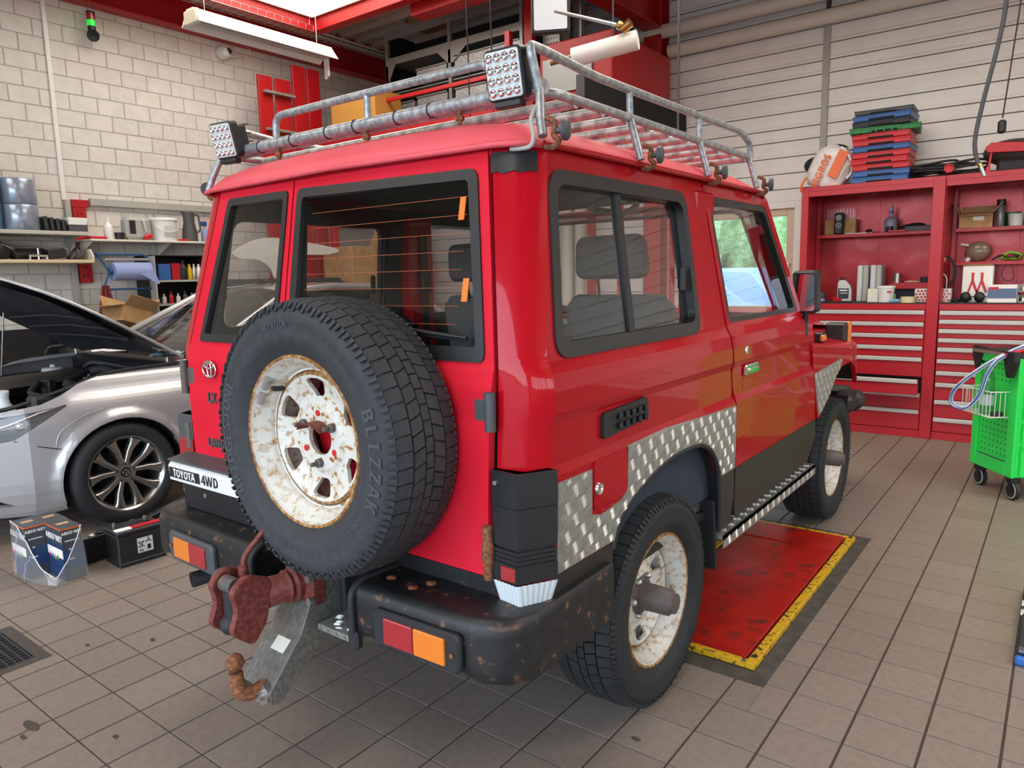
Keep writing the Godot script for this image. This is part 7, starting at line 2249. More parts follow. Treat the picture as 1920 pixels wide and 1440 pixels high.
func engine_bay(car: Node3D) -> void:
	part(car, "bay_floor", MB.new().bx(V(-0.7, 0.45, -0.1), V(0.7, 0.50, 1.1)), M.black_hole)
	part(car, "scuttle", MB.new().bx(V(-0.74, 0.80, -0.20), V(0.74, 0.95, 0.05), 0.03), M.black_plastic)
	var cv := [[], [], [], []]
	for k in 9:
		var x := lerpf(-0.45, 0.25, k / 8.0)
		var h := 0.86 + 0.03 * sin(PI * k / 8.0)
		cv[0].append(V(x, 0.70, 0.20))
		cv[1].append(V(x, h, 0.24))
		cv[2].append(V(x, h - 0.015, 0.80))
		cv[3].append(V(x, 0.68, 0.90))
	part(car, "engine_cover", MB.new().grid(cv, false, false, 1.0), mat("cover_dark", hexc("2e2c2b"), 0.45))
	part(car, "air_box", MB.new().box(V(0.45, 0.78, 0.30), V(0.30, 0.16, 0.34), 0.04), M.black_plastic)
	part(car, "battery_cover", MB.new().box(V(0.52, 0.76, 0.62), V(0.24, 0.10, 0.24), 0.03), M.cover_dark)
	part(car, "slam_panel", MB.new().box(V(0.35, 0.73, 0.98), V(0.7, 0.05, 0.14), 0.02), M.black_plastic)
	part(car, "intake_hose", MB.new().tube(curve([V(0.40, 0.86, 0.20), V(0.25, 0.90, 0.22), V(0.15, 0.88, 0.30), V(0.30, 0.84, 0.48), V(0.42, 0.83, 0.50)], 6), 0.035, 10), M.black_rubber)
	part(car, "hose", MB.new().tube(curve([V(0.15, 0.83, 0.62), V(0.30, 0.86, 0.66), V(0.40, 0.82, 0.74), V(0.52, 0.80, 0.70)], 6), 0.018, 8), M.black_rubber)
	part(car, "hose", MB.new().tube(curve([V(-0.50, 0.86, 0.05), V(-0.2, 0.91, 0.10), V(0.2, 0.90, 0.08), V(0.6, 0.88, 0.10)], 6), 0.014, 8), M.grey_plastic)
	part(car, "coil_pack", MB.new().box(V(0.30, 0.83, 0.60), V(0.07, 0.10, 0.06), 0.008, Basis(V(0, 1, 0), 0.4)), M.black_plastic)
	part(car, "connector", MB.new().box(V(0.40, 0.85, 0.40), V(0.06, 0.06, 0.05), 0.008).cyl(V(0.40, 0.87, 0.40), V(0.46, 0.90, 0.42), 0.008), M.grey_plastic)
	part(car, "strut_top", MB.new().lathe(V(0.60, 0.84, 0.30), V(0, 1, 0), [Vector2(0.07, 0), Vector2(0.06, 0.02), Vector2(0.02, 0.025), Vector2(0.018, 0.045), Vector2(0, 0.045)], 16), M.steel)
	part(car, "strut_top", MB.new().lathe(V(-0.55, 0.84, 0.25), V(0, 1, 0), [Vector2(0.08, 0), Vector2(0.07, 0.03), Vector2(0.02, 0.035), Vector2(0.018, 0.055), Vector2(0, 0.055)], 16), M.pale_grey)
	part(car, "washer_filler", MB.new().lathe(V(0.50, 0.72, 0.93), V(0.18, 1, -0.05), [Vector2(0.075, 0), Vector2(0.06, 0.05), Vector2(0.035, 0.08), Vector2(0.028, 0.12), Vector2(0.03, 0.125), Vector2(0.03, 0.15), Vector2(0.0, 0.152)], 18), mat("milky", hexc("d5dbe4"), 0.4), "milky white washer bottle")
	var rag := MB.new()
	var fn := FastNoiseLite.new()
	fn.seed = 3
	fn.frequency = 9.0
	var rows := []
	for i in 9:
		var row := []
		for k in 13:
			var p := V((i - 4) * 0.02, 0, (k - 6) * 0.02)
			row.append(V(0.62, 0.99, -0.02) + p + V(0, 0.05 * absf(fn.get_noise_3dv(p)) + 0.02 - p.length() * 0.15, 0))
		rows.append(row)
	var r := MB.new().grid(rows, false, false, 1.0)
	single("blue_rag", "crumpled pale blue rag by the silver car's raised bonnet hinge", "rag", r, mat("rag_blue", hexc("8fa9b0"), 0.9), V(-4.78, 0.0, 0.0))

func alloy_wheel(car: Node3D, s: float, z: float) -> void:
	var t := Transform3D(Basis(V(0, 0, -s), V(0, 1, 0), V(s, 0, 0)), V(s * 0.795, 0.316, z))
	var tm := MB.new()
	var R := 0.316
	tm.lathe(Vector3.ZERO, V(0, 0, 1), [Vector2(0.215, -0.07), Vector2(0.235, -0.095), Vector2(0.26, -0.105), Vector2(0.295, -0.098), Vector2(R, -0.08), Vector2(R, -0.03), Vector2(R - 0.006, -0.028), Vector2(R - 0.006, -0.022), Vector2(R, -0.02), Vector2(R, 0.02), Vector2(R - 0.006, 0.022), Vector2(R - 0.006, 0.028), Vector2(R, 0.03), Vector2(R, 0.075), Vector2(0.297, 0.098), Vector2(0.265, 0.106), Vector2(0.242, 0.1), Vector2(0.232, 0.092), Vector2(0.215, 0.07)], 56, 0.4)
	var o := part(car, "wheel", tm, M.tyre)
	o.transform = t
	part(o, "rim", MB.new().lathe(Vector3.ZERO, V(0, 0, 1), [Vector2(0.213, -0.09), Vector2(0.206, 0.03), Vector2(0.210, 0.075), Vector2(0.224, 0.088), Vector2(0.233, 0.094), Vector2(0.235, 0.09)], 56), M.alloy)
	part(o, "brake", MB.new().lathe(V(0, 0, -0.02), V(0, 0, 1), [Vector2(0.205, -0.04), Vector2(0.15, 0.0), Vector2(0.14, 0.02), Vector2(0.0, 0.02)], 30), M.black_hole)
	for k in 5:
		for d in [-1.0, 1.0]:
			var a: float = TAU * k / 5.0 + PI / 2 + d * 0.17
			var e: float = TAU * k / 5.0 + PI / 2 + d * 0.36
			var p0 := Vector2(cos(a), sin(a)) * 0.045
			var p1 := Vector2(cos(e), sin(e)) * 0.214
			var dir := (p1 - p0).normalized()
			var n := Vector2(-dir.y, dir.x)
			var mid: Vector2 = p0.lerp(p1, 0.55) - n * d * 0.008
			var rows := []
			for q in [[p0, 0.017, 0.066], [p0.lerp(mid, 0.5), 0.017, 0.070], [mid, 0.020, 0.076], [mid.lerp(p1, 0.6), 0.026, 0.084], [p1, 0.036, 0.088]]:
				var c: Vector2 = q[0]
				var w: float = q[1]
				var hh: float = q[2]
				var m0 := c - n * w
				var m1 := c - n * w * 0.45
				var m2 := c + n * w * 0.45
				var m3 := c + n * w
				rows.append([V(m0.x, m0.y, hh - 0.035), V(m0.x, m0.y, hh - 0.008), V(m1.x, m1.y, hh), V(m2.x, m2.y, hh), V(m3.x, m3.y, hh - 0.008), V(m3.x, m3.y, hh - 0.035)])
			part(o, "spoke", MB.new().grid(rows, false, false, -1.0), M.alloy)
	part(o, "hub", MB.new().lathe(V(0, 0, 0.02), V(0, 0, 1), [Vector2(0.072, 0), Vector2(0.066, 0.04), Vector2(0.034, 0.048), Vector2(0.03, 0.046)], 30), M.alloy)
	var cap := part(o, "hub_cap", MB.new().lathe(V(0, 0, 0.06), V(0, 0, 1), [Vector2(0.031, 0), Vector2(0.029, 0.01), Vector2(0, 0.011)], 28), M.black_plastic)
	var ol := []
	for k in 20:
		var a := TAU * k / 20
		ol.append(V(cos(a) * 0.019, sin(a) * 0.016, 0.072))
	part(cap, "cap_emblem", MB.new().tube(ol, 0.0015, 5, true).tube([V(-0.016, 0.006, 0.072), V(-0.005, 0.002, 0.072), V(0, -0.005, 0.072), V(0.005, 0.002, 0.072), V(0.016, 0.006, 0.072)], 0.0016, 5), M.chrome)
	for k in 5:
		var a := TAU * k / 5.0 + PI / 2
		part(o, "wheel_bolt", MB.new().lathe(V(cos(a) * 0.055, sin(a) * 0.055, 0.05), V(0, 0, 1), [Vector2(0.014, 0), Vector2(0.012, 0.008), Vector2(0.009, 0.008), Vector2(0.009, 0.018), Vector2(0, 0.018)], 10), M.dark_steel)

# ------------------------------------------------------------------ shelves along the block wall
func left_shelves() -> void:
	mat("shelf_grey", hexc("b4b2aa"), 0.5)
	mat("shelf_wood", hexc("cbb995"), 0.6)
	mat("roll_silver", hexc("9aa6b8"), 0.22, 0.45)
	mat("blue_wrap", hexc("3f6585"), 0.5)
	mat("paper_blue", hexc("8d9cc9"), 0.8)
	mat("tube_blue", hexc("1f4e80"), 0.4)
	noisy("cloth_red", 95, 0.04, 4.0, [[0.3, hexc("6b2c30")], [0.7, hexc("83393c")]], 0.95)
	# rails on the wall
	var o := thing("wall_rail", "red perforated steel wall rail with grey post", "rail", V(-7.0, 0, -0.73))
	part(o, "grey_post", MB.new().bx(V(0, 0.9, 0.07), V(0.05, 2.28, 0.12), 0.004), M.grey_paint)
	part(o, "red_rail", MB.new().bx(V(0.004, 1.5, -0.07), V(0.03, 2.22, 0.05), 0.003), M.steel_red)
	part(o, "head_plate", MB.new().bx(V(0.004, 2.22, -0.10), V(0.034, 2.29, 0.06), 0.003), M.steel_red)
	for k in 8:
		part(o, "slot", MB.new().bx(V(0.03, 1.55 + k * 0.085, -0.03), V(0.0312, 1.575 + k * 0.085, -0.02)), M.black_hole)
		part(o, "slot", MB.new().bx(V(0.03, 1.55 + k * 0.085, 0.005), V(0.0312, 1.575 + k * 0.085, 0.015)), M.black_hole)
	single("wall_trunking", "grey cable trunking running along the block wall above the shelf", "trunking", MB.new().bx(V(0, 0, -1.6), V(0.05, 0.07, 0), 0.004), M.grey_paint, V(-7.0, 2.24, -0.84))
	single("white_conduit", "white cable conduit running up the block wall", "conduit", MB.new().bx(V(0, 0, -0.02), V(0.022, 1.82, 0.02), 0.004), M.white_plastic, V(-7.0, 2.28, -0.62))
	o = thing("upper_shelf", "grey wall shelf holding the silver paper rolls", "shelf", V(-6.8, 1.93, 0.0))
	part(o, "board", MB.new().bx(V(-0.2, 0.0, -0.66), V(0.18, 0.035, 0.9), 0.004), M.shelf_grey)
	part(o, "bracket", MB.new().prism([Vector2(-0.2, 0), Vector2(0.1, 0), Vector2(-0.2, -0.14)], T(V(0, 0, -0.60)), 0.012), M.grey_paint)
	o = thing("lower_shelf", "wooden wall shelf full of black car parts", "shelf", V(-6.8, 1.68, 0.0))
	part(o, "board", MB.new().bx(V(-0.2, 0.0, -0.68), V(0.18, 0.03, 0.9), 0.003), M.shelf_wood)
	part(o, "end_board", MB.new().prism([Vector2(-0.2, 0.03), Vector2(0.18, 0.03), Vector2(0.18, 0.07), Vector2(0.12, 0.13), Vector2(-0.2, 0.13)], T(V(0, 0, -0.68)), 0.014), M.cream_paint)
	o = thing("bracket_shelf", "pale wall shelf holding bucket, canister and pitcher", "shelf", V(-6.82, 1.885, -1.3))
	part(o, "board", MB.new().bx(V(-0.18, 0.0, -0.75), V(0.17, 0.02, 0.62), 0.003), M.cream_paint)
	for z in [0.58, -0.18]:
		part(o, "bracket", MB.new().prism([Vector2(-0.18, 0), Vector2(0.1, 0), Vector2(0.1, -0.01), Vector2(-0.17, -0.13), Vector2(-0.18, -0.13)], T(V(0, 0, z)), 0.01), M.white_paint)
		part(o, "wall_strip", MB.new().bx(V(-0.18, -0.13, z - 0.005), V(-0.165, 0.33, z + 0.015)), M.grey_paint)
	# goods on the upper shelf
	var y := 1.965
	single("blue_roll", "tall roll wrapped in dark blue film on the grey shelf", "roll", MB.new().lathe(Vector3.ZERO, V(0, 1, 0), [Vector2(0, 0), Vector2(0.10, 0), Vector2(0.105, 0.02), Vector2(0.105, 0.38), Vector2(0.10, 0.42), Vector2(0.095, 0.55), Vector2(0.06, 0.66), Vector2(0, 0.68)], 20), M.blue_wrap, V(-6.75, y, 0.10))
	for k in 2:
		single("paper_roll", ["silver wrapped paper roll standing directly on the grey shelf", "silver wrapped paper roll stacked on top of another"][k], "roll", MB.new().lathe(Vector3.ZERO, V(0, 1, 0), [Vector2(0, 0), Vector2(0.132, 0), Vector2(0.142, 0.012), Vector2(0.14, 0.11), Vector2(0.143, 0.21), Vector2(0.135, 0.222), Vector2(0, 0.222)], 28), M.roll_silver, V(-6.76, y + k * 0.223, -0.155))
	o = thing("folder_set", "black upright folders beside the silver rolls", "folder", V(-6.76, y, -0.40))
	for k in 4:
		part(o, "folder", MB.new().box(V(0, 0.065 - 0.004 * k, 0.075 - k * 0.048), V(0.22, 0.13 - 0.008 * k, 0.038), 0.012, Basis(V(1, 0, 0), 0.06)), M.black_plastic)
	o = thing("stacked_trays", "white tray stacked on a dark grey tray at the shelf end", "tray", V(-6.73, y, -0.575))
	part(o, "white_tray", MB.new().prism([Vector2(-0.075, 0.06), Vector2(0.075, 0.06), Vector2(0.085, 0.125), Vector2(-0.085, 0.125)], Transform3D(Basis(V(0, 0, -1), V(0, 1, 0), V(1, 0, 0)), V(-0.1, 0, 0)), 0.2, 0.004), M.white_plastic)
	part(o, "grey_tray", MB.new().bx(V(-0.1, 0, -0.078), V(0.095, 0.058, 0.075), 0.004), M.grey_plastic)
	# goods on the lower shelf
	y = 1.71
	o = thing("black_bag", "black bag slumped on the wooden shelf", "bag", V(-6.75, y, 0.12))
	part(o, "bag", MB.new().ball(V(0, 0.09, 0), V(0.14, 0.10, 0.16), 14, 8, Basis(V(1, 0, 0), -0.25)), M.black_rubber)
	part(o, "strap", MB.new().tube(curve([V(0.08, 0.14, -0.05), V(0.13, 0.09, -0.13), V(0.11, 0.02, -0.18)], 5), 0.01, 6), M.dark_steel)
	single("part_block", "black moulded bracket beside the chrome puller on the wooden shelf", "car part", MB.new().box(V(0, 0.05, 0), V(0.2, 0.10, 0.26), 0.04).box(V(0, 0.06, -0.12), V(0.12, 0.08, 0.1), 0.03), M.black_plastic, V(-6.80, y, -0.18))
	o = thing("gear_puller", "chrome gear puller standing on the wooden shelf", "puller", V(-6.68, y, -0.235))
	part(o, "spindle", MB.new().cyl(V(0, 0.0, 0), V(0, 0.10, 0), 0.009, 10), M.chrome)
	part(o, "bridge", MB.new().box(V(0, 0.035, 0), V(0.03, 0.02, 0.15), 0.004), M.chrome)
	for z in [-0.07, 0.07]:
		part(o, "claw", MB.new().box(V(0, 0.022, z), V(0.02, 0.044, 0.02), 0.004), M.chrome)
	single("plastic_housing", "black rectangular plastic housing leaning on the wooden shelf", "car part", MB.new().box(V(0, 0.055, 0), V(0.1, 0.085, 0.14), 0.008, Basis(V(1, 0, 0), 0.18)), M.black_plastic, V(-6.70, y, -0.38))
	o = thing("bracket_parts", "dark curved metal brackets at the end of the wooden shelf", "car part", V(-6.72, y, -0.56))
	for k in 3:
		part(o, "bracket", MB.new().tube(curve([V(0, 0.005, 0.07 - k * 0.05), V(0.03, 0.05, 0.05 - k * 0.05), V(0, 0.10 + 0.02 * k, 0.0 - k * 0.02), V(-0.02, 0.11, -0.03)], 5), 0.012, 7), M.dark_steel if k else M.black_plastic)
	single("grey_pole", "long thin grey pole lying slanted above the wooden shelf", "pole", MB.new().cyl(V(0, 0.175, 0.2), V(0, 0.105, -0.56), 0.010, 8).box(V(0, 0.10, 0.2), V(0.02, 0.16, 0.02)).box(V(0, 0.055, -0.55), V(0.02, 0.1, 0.02)), M.grey_paint, V(-6.86, y, 0.0))
	# goods on the bracket shelf
	y = 1.905
	single("red_tray", "flat red plastic tray at the end of the pale shelf", "tray", MB.new().box(V(0, 0.014, 0), V(0.16, 0.026, 0.15), 0.008), M.red_plastic, V(-6.76, y, -0.77))
	o = thing("white_bottle", "slim white bottle with screw cap on the pale shelf", "bottle", V(-6.75, y, -0.89))
	part(o, "body", bottle_mb(0.042, 0.19, 0.016, 0.03), M.white_plastic)
	part(o, "cap", MB.new().cyl(V(0, 0.185, 0), V(0, 0.212, 0), 0.02, 14), M.white_paint)
	single("black_pot", "small black pot between white bottle and grey canister", "pot", MB.new().lathe(Vector3.ZERO, V(0, 1, 0), [Vector2(0, 0), Vector2(0.04, 0), Vector2(0.046, 0.07), Vector2(0.04, 0.07), Vector2(0.036, 0.01), Vector2(0, 0.01)], 18), M.black_plastic, V(-6.74, y, -0.985))
	o = thing("grey_canister", "grey plastic canister with red spout and moulded handle", "canister", V(-6.78, y, -1.17))
	part(o, "body", MB.new().box(V(0, 0.115, 0), V(0.16, 0.23, 0.25), 0.035), M.grey_paint)
	part(o, "dark_panel", MB.new().bx(V(0.0795, 0.06, 0.04), V(0.082, 0.19, 0.10), 0.004), M.black_plastic)
	part(o, "handle", MB.new().tube(bend([V(0.08, 0.20, -0.03), V(0.105, 0.19, -0.03), V(0.105, 0.09, -0.05), V(0.08, 0.07, -0.05)], 0.02), 0.011, 8), M.pale_grey)
	part(o, "spout", MB.new().box(V(0.09, 0.035, -0.07), V(0.04, 0.05, 0.09), 0.012, Basis(V(1, 0, 0), 0.4)), M.red_plastic)
	o = thing("white_bucket", "white plastic bucket with lid and wire handle", "bucket", V(-6.78, y, -1.45))
	part(o, "bucket", MB.new().lathe(Vector3.ZERO, V(0, 1, 0), [Vector2(0, 0), Vector2(0.115, 0), Vector2(0.13, 0.205), Vector2(0.13, 0.21)], 28), M.white_plastic)
	part(o, "lid", MB.new().lathe(V(0, 0.205, 0), V(0, 1, 0), [Vector2(0.13, 0), Vector2(0.138, 0.0), Vector2(0.138, 0.02), Vector2(0.13, 0.026), Vector2(0, 0.024)], 28), M.white_plastic)
	part(o, "handle", MB.new().tube(curve([V(0.0, 0.18, 0.13), V(0.12, 0.10, 0.08), V(0.135, 0.085, 0.0), V(0.12, 0.12, -0.09), V(0.0, 0.18, -0.135)], 5), 0.004, 6), M.white_paint)
	part(o, "label", MB.new().box(V(0.124, 0.10, 0.0), V(0.004, 0.10, 0.10), 0.0, Basis(V(0, 0, 1), -0.07)), M.pale_grey)
	o = thing("grey_pitcher", "dark grey measuring pitcher with spout on the pale shelf", "pitcher", V(-6.76, y, -1.72))
	part(o, "body", MB.new().lathe(Vector3.ZERO, V(0, 1, 0), [Vector2(0, 0), Vector2(0.08, 0), Vector2(0.075, 0.10), Vector2(0.055, 0.20), Vector2(0.058, 0.30), Vector2(0.05, 0.30), Vector2(0.048, 0.20)], 24), M.grey_plastic)
	part(o, "handle", MB.new().tube(bend([V(0.03, 0.285, -0.045), V(0.04, 0.28, -0.085), V(0.045, 0.12, -0.10), V(0.03, 0.09, -0.06)], 0.03), 0.010, 8), M.grey_plastic)
	part(o, "lip", MB.new().box(V(0.0, 0.30, 0.05), V(0.04, 0.012, 0.05), 0.004), M.grey_plastic)
	single("plastic_dish", "red plastic lid lying before the grey pitcher", "lid", MB.new().box(V(0, 0.012, 0), V(0.06, 0.024, 0.09), 0.006), M.red_plastic, V(-6.70, y, -1.61))
	o = thing("trigger_sprayer", "blue trigger spray bottle at the end of the pale shelf", "bottle", V(-6.78, y, -1.90))
	part(o, "body", bottle_mb(0.04, 0.17, 0.014, 0.03), M.paper_blue)
	part(o, "trigger", MB.new().box(V(0, 0.195, 0.01), V(0.025, 0.05, 0.08), 0.008), M.tube_blue)
	# paper dispenser
	o = thing("paper_dispenser", "blue tube wall stand with a roll of pale blue paper", "dispenser", V(-6.72, 1.60, -1.0))
	part(o, "frame", MB.new().tube(bend([V(-0.26, 0.16, 0.28), V(0.05, 0.165, 0.28), V(0.05, 0.165, -0.17), V(0.06, 0.10, -0.22)], 0.04), 0.011, 8).tube([V(0.05, 0.165, 0.28), V(0.05, 0.0, 0.175), V(0.05, -0.13, 0.23)], 0.011, 8).tube([V(0.05, 0.0, 0.175), V(0.05, 0.0, -0.24)], 0.009, 8).tube([V(0.05, -0.17, 0.19), V(0.05, -0.17, -0.22), V(0.05, 0.0, -0.23)], 0.010, 8), M.tube_blue)
	part(o, "tear_bar", MB.new().box(V(0.06, 0.115, -0.02), V(0.02, 0.022, 0.46), 0.003), M.steel)
	part(o, "paper", MB.new().cyl(V(0.05, 0.0, 0.15), V(0.05, 0.0, -0.21), 0.088, 32), M.paper_blue)
	part(o, "loose_sheet", MB.new().prism([Vector2(0, 0), Vector2(0.14, 0.02), Vector2(0.19, -0.10), Vector2(0.17, -0.11)], Transform3D(Basis(V(0, 0, -1), V(0, 1, 0), V(1, 0, 0)), V(0.142, -0.02, -0.07)), 0.002), M.paper_blue)
	part(o, "core", MB.new().cyl(V(0.05, 0.0, 0.18), V(0.05, 0.0, 0.15), 0.035, 16), M.tube_blue)
	# red towel
	o = thing("red_towel", "dark red towel hanging below the blue dispenser", "towel", V(-6.66, 1.25, -0.77))
	var rows := []
	for j in 7:
		var row := []
		for k in 13:
			var t := k / 12.0
			var w := lerpf(0.035, 0.10, j / 6.0)
			row.append(V(0.03 * sin(t * 18.0) * (0.4 + j / 6.0), 0.22 - j * 0.055, lerpf(w, -w * 1.1, t)))
		rows.append(row)
	part(o, "towel", MB.new().grid(rows, false, false, -1.0), M.cloth_red)
	# open wall cupboard
	o = thing("wall_cupboard", "open dark wall cupboard with bottles and spray cans", "cupboard", V(-6.82, 1.10, -1.48))
	part(o, "case", MB.new().bx(V(-0.18, 0, -0.30), V(-0.17, 0.66, 0.25)).bx(V(-0.18, 0, 0.24), V(0.17, 0.66, 0.25)).bx(V(-0.18, 0, -0.30), V(0.17, 0.66, -0.29)).bx(V(-0.18, 0.65, -0.30), V(0.17, 0.66, 0.25)), M.black_plastic)
	part(o, "shelf", MB.new().bx(V(-0.17, 0.39, -0.29), V(0.16, 0.41, 0.24)), M.grey_paint)
	part(o, "shelf", MB.new().bx(V(-0.17, 0.15, -0.29), V(0.16, 0.17, 0.24)), M.grey_paint)
	part(o, "door", MB.new().bx(V(0.12, 0.02, 0.25), V(0.24, 0.65, 0.262)), M.grey_paint)
	single("blue_crate", "blue and red bottle crate in the wall cupboard", "crate", box_mb(V(0.16, 0.16, 0.13)), M.blue_plastic, V(-6.74, 1.511, -1.36))
	single("red_carton", "red carton with white print in the wall cupboard", "box", box_mb(V(0.14, 0.17, 0.10)), M.cabinet_red, V(-6.76, 1.511, -1.50))
	single("cleaner_bottle", "black cleaner bottle with cloth over it in the wall cupboard", "bottle", bottle_mb(0.04, 0.2, 0.014, 0.04), M.black_rubber, V(-6.70, 1.511, -1.575))
	for k in 3:
		single("aerosol_can", ["yellow aerosol can in the wall cupboard", "silver aerosol can in the wall cupboard", "white aerosol can in the wall cupboard"][k], "can", bottle_mb(0.026, 0.16, 0.012, 0.02), [M.yellow_paint, M.steel, M.white_plastic][k], V(-6.70, 1.511, -1.645 - k * 0.052))
	for k in 5:
		single("small_bottle", ["small clear bottle", "small red bottle", "small white bottle", "small grey bottle", "small silver bottle"][k] + " on the cupboard's lower shelf", "bottle", bottle_mb(0.022, 0.10 + 0.02 * (k % 2), 0.008, 0.03), [M.pale_grey, M.red_plastic, M.white_plastic, M.grey_plastic, M.steel][k], V(-6.72, 1.271, -1.36 - k * 0.075))
	# bench with carton
	o = thing("wall_bench", "dark steel bench along the block wall behind the silver car", "bench", V(-6.55, 0, -1.1))
	part(o, "top", MB.new().bx(V(-0.42, 0.98, -1.2), V(0.28, 1.02, 0.75), 0.004), M.grey_plastic)
	for q in [[-0.38, 0.70], [0.24, 0.70], [-0.38, -1.15], [0.24, -1.15]]:
		part(o, "leg", MB.new().bx(V(q[0], 0, q[1] - 0.05), V(q[0] + 0.04, 0.98, q[1])), M.grey_plastic)
	o = thing("tilted_carton", "open brown cardboard box tilted on the bench by the paper roll", "box", V(-6.36, 1.10, -0.80))
	o.rotation = V(-0.28, 0.30, 0.06)
	carton(o, V(0.26, 0.15, 0.34), M.cardboard)
	single("carton_prop", "folded cardboard pad under the tilted box", "cardboard", box_mb(V(0.20, 0.025, 0.22)), M.cardboard_dark, V(-6.36, 1.02, -0.82), "", 0.3)
	single("black_board", "black rubber board leaning on the block wall", "board", MB.new().box(V(0, 0.55, 0), V(0.03, 1.08, 0.62), 0.004), M.inner_black, V(-6.92, 0.0, -0.14))
	o = thing("tube_stand", "black bent tube handle standing before the block wall", "handle", V(-6.6, 0, -0.32))
	part(o, "tube", MB.new().tube(bend([V(0, 0.0, 0.15), V(0, 0.93, 0.15), V(0, 0.945, -0.17), V(0, 0.0, -0.17)], 0.07), 0.016, 8), M.black_rubber)
	o = thing("covered_chair", "dark brown leather chair beside the black board", "chair", V(-6.1, 0, 0.50))
	part(o, "backrest", MB.new().ball(V(0, 0.88, 0), V(0.12, 0.24, 0.22), 16, 10), mat("leather", hexc("2c2624"), 0.4))
	part(o, "seat", MB.new().box(V(0.1, 0.60, 0), V(0.45, 0.16, 0.45), 0.06), M.leather)
	part(o, "base", MB.new().cyl(V(0.1, 0, 0), V(0.1, 0.55, 0), 0.04, 10).cyl(V(0.1, 0, 0), V(0.1, 0.03, 0), 0.25, 16), M.black_plastic)
	# things beyond the silver car, seen through the red car's windows
	o = thing("pegboard", "pale perforated tool board in a red frame on the block wall", "board", V(-6.98, 1.2, -4.1))
	part(o, "board", MB.new().bx(V(-0.02, 0, -0.55), V(0.0, 0.95, 0.5)), M.pale_grey)
	for q in [[-0.60, -0.55, 0.0, 1.0], [0.5, 0.55, 0.0, 1.0], [-0.60, 0.55, 0.95, 1.0], [-0.60, 0.55, -0.05, 0.0]]:
		part(o, "frame", MB.new().bx(V(-0.02, q[2], q[0]), V(0.03, q[3], q[1]), 0.003), M.steel_red)
	o = thing("stacked_cartons", "tall brown carton standing behind the silver car", "box", V(-6.12, 0, -3.5))
	part(o, "lower_carton", MB.new().bx(V(-0.26, 0, -0.36), V(0.26, 1.1, 0.36), 0.004), M.cardboard_dark)
	part(o, "upper_carton", MB.new().bx(V(-0.26, 1.1, -0.36), V(0.26, 1.85, 0.36), 0.004), M.cardboard)
	part(o, "flap", MB.new().box(V(0.0, 1.98, -0.42), V(0.52, 0.30, 0.006), 0.0, Basis(V(1, 0, 0), -0.5)), M.cardboard)
	o = thing("fender_panel", "loose white fender panel with wheel arch lying on black mats", "fender", V(-5.95, 1.615, -2.25))
	part(o, "panel", MB.new().prism(curve([Vector2(-0.55, 0.16), Vector2(-0.2, 0.30), Vector2(0.3, 0.27), Vector2(0.75, 0.20), Vector2(0.6, 0.14), Vector2(0.1, 0.12), Vector2(-0.05, -0.02), Vector2(-0.1, -0.12), Vector2(-0.16, 0.0), Vector2(-0.3, 0.08), Vector2(-0.5, 0.09)], 4, true), Transform3D(Basis(V(0, 0, -1), V(0, 1, 0), V(1, 0, 0)), Vector3.ZERO), 0.02, 0.0), M.white_paint)
	o = thing("storage_rack", "low dark rack with black mats behind the silver car", "rack", V(-5.95, 0, -2.2))
	part(o, "mat_pile", MB.new().box(V(0, 1.42, 0.0), V(0.28, 0.16, 1.6), 0.06), M.black_rubber)
	part(o, "deck", MB.new().bx(V(-0.15, 1.28, -0.85), V(0.15, 1.34, 0.85)), M.grey_plastic)
	for q in [-0.8, 0.75]:
		part(o, "leg", MB.new().bx(V(-0.12, 0, q), V(0.12, 1.28, q + 0.05)), M.grey_plastic)

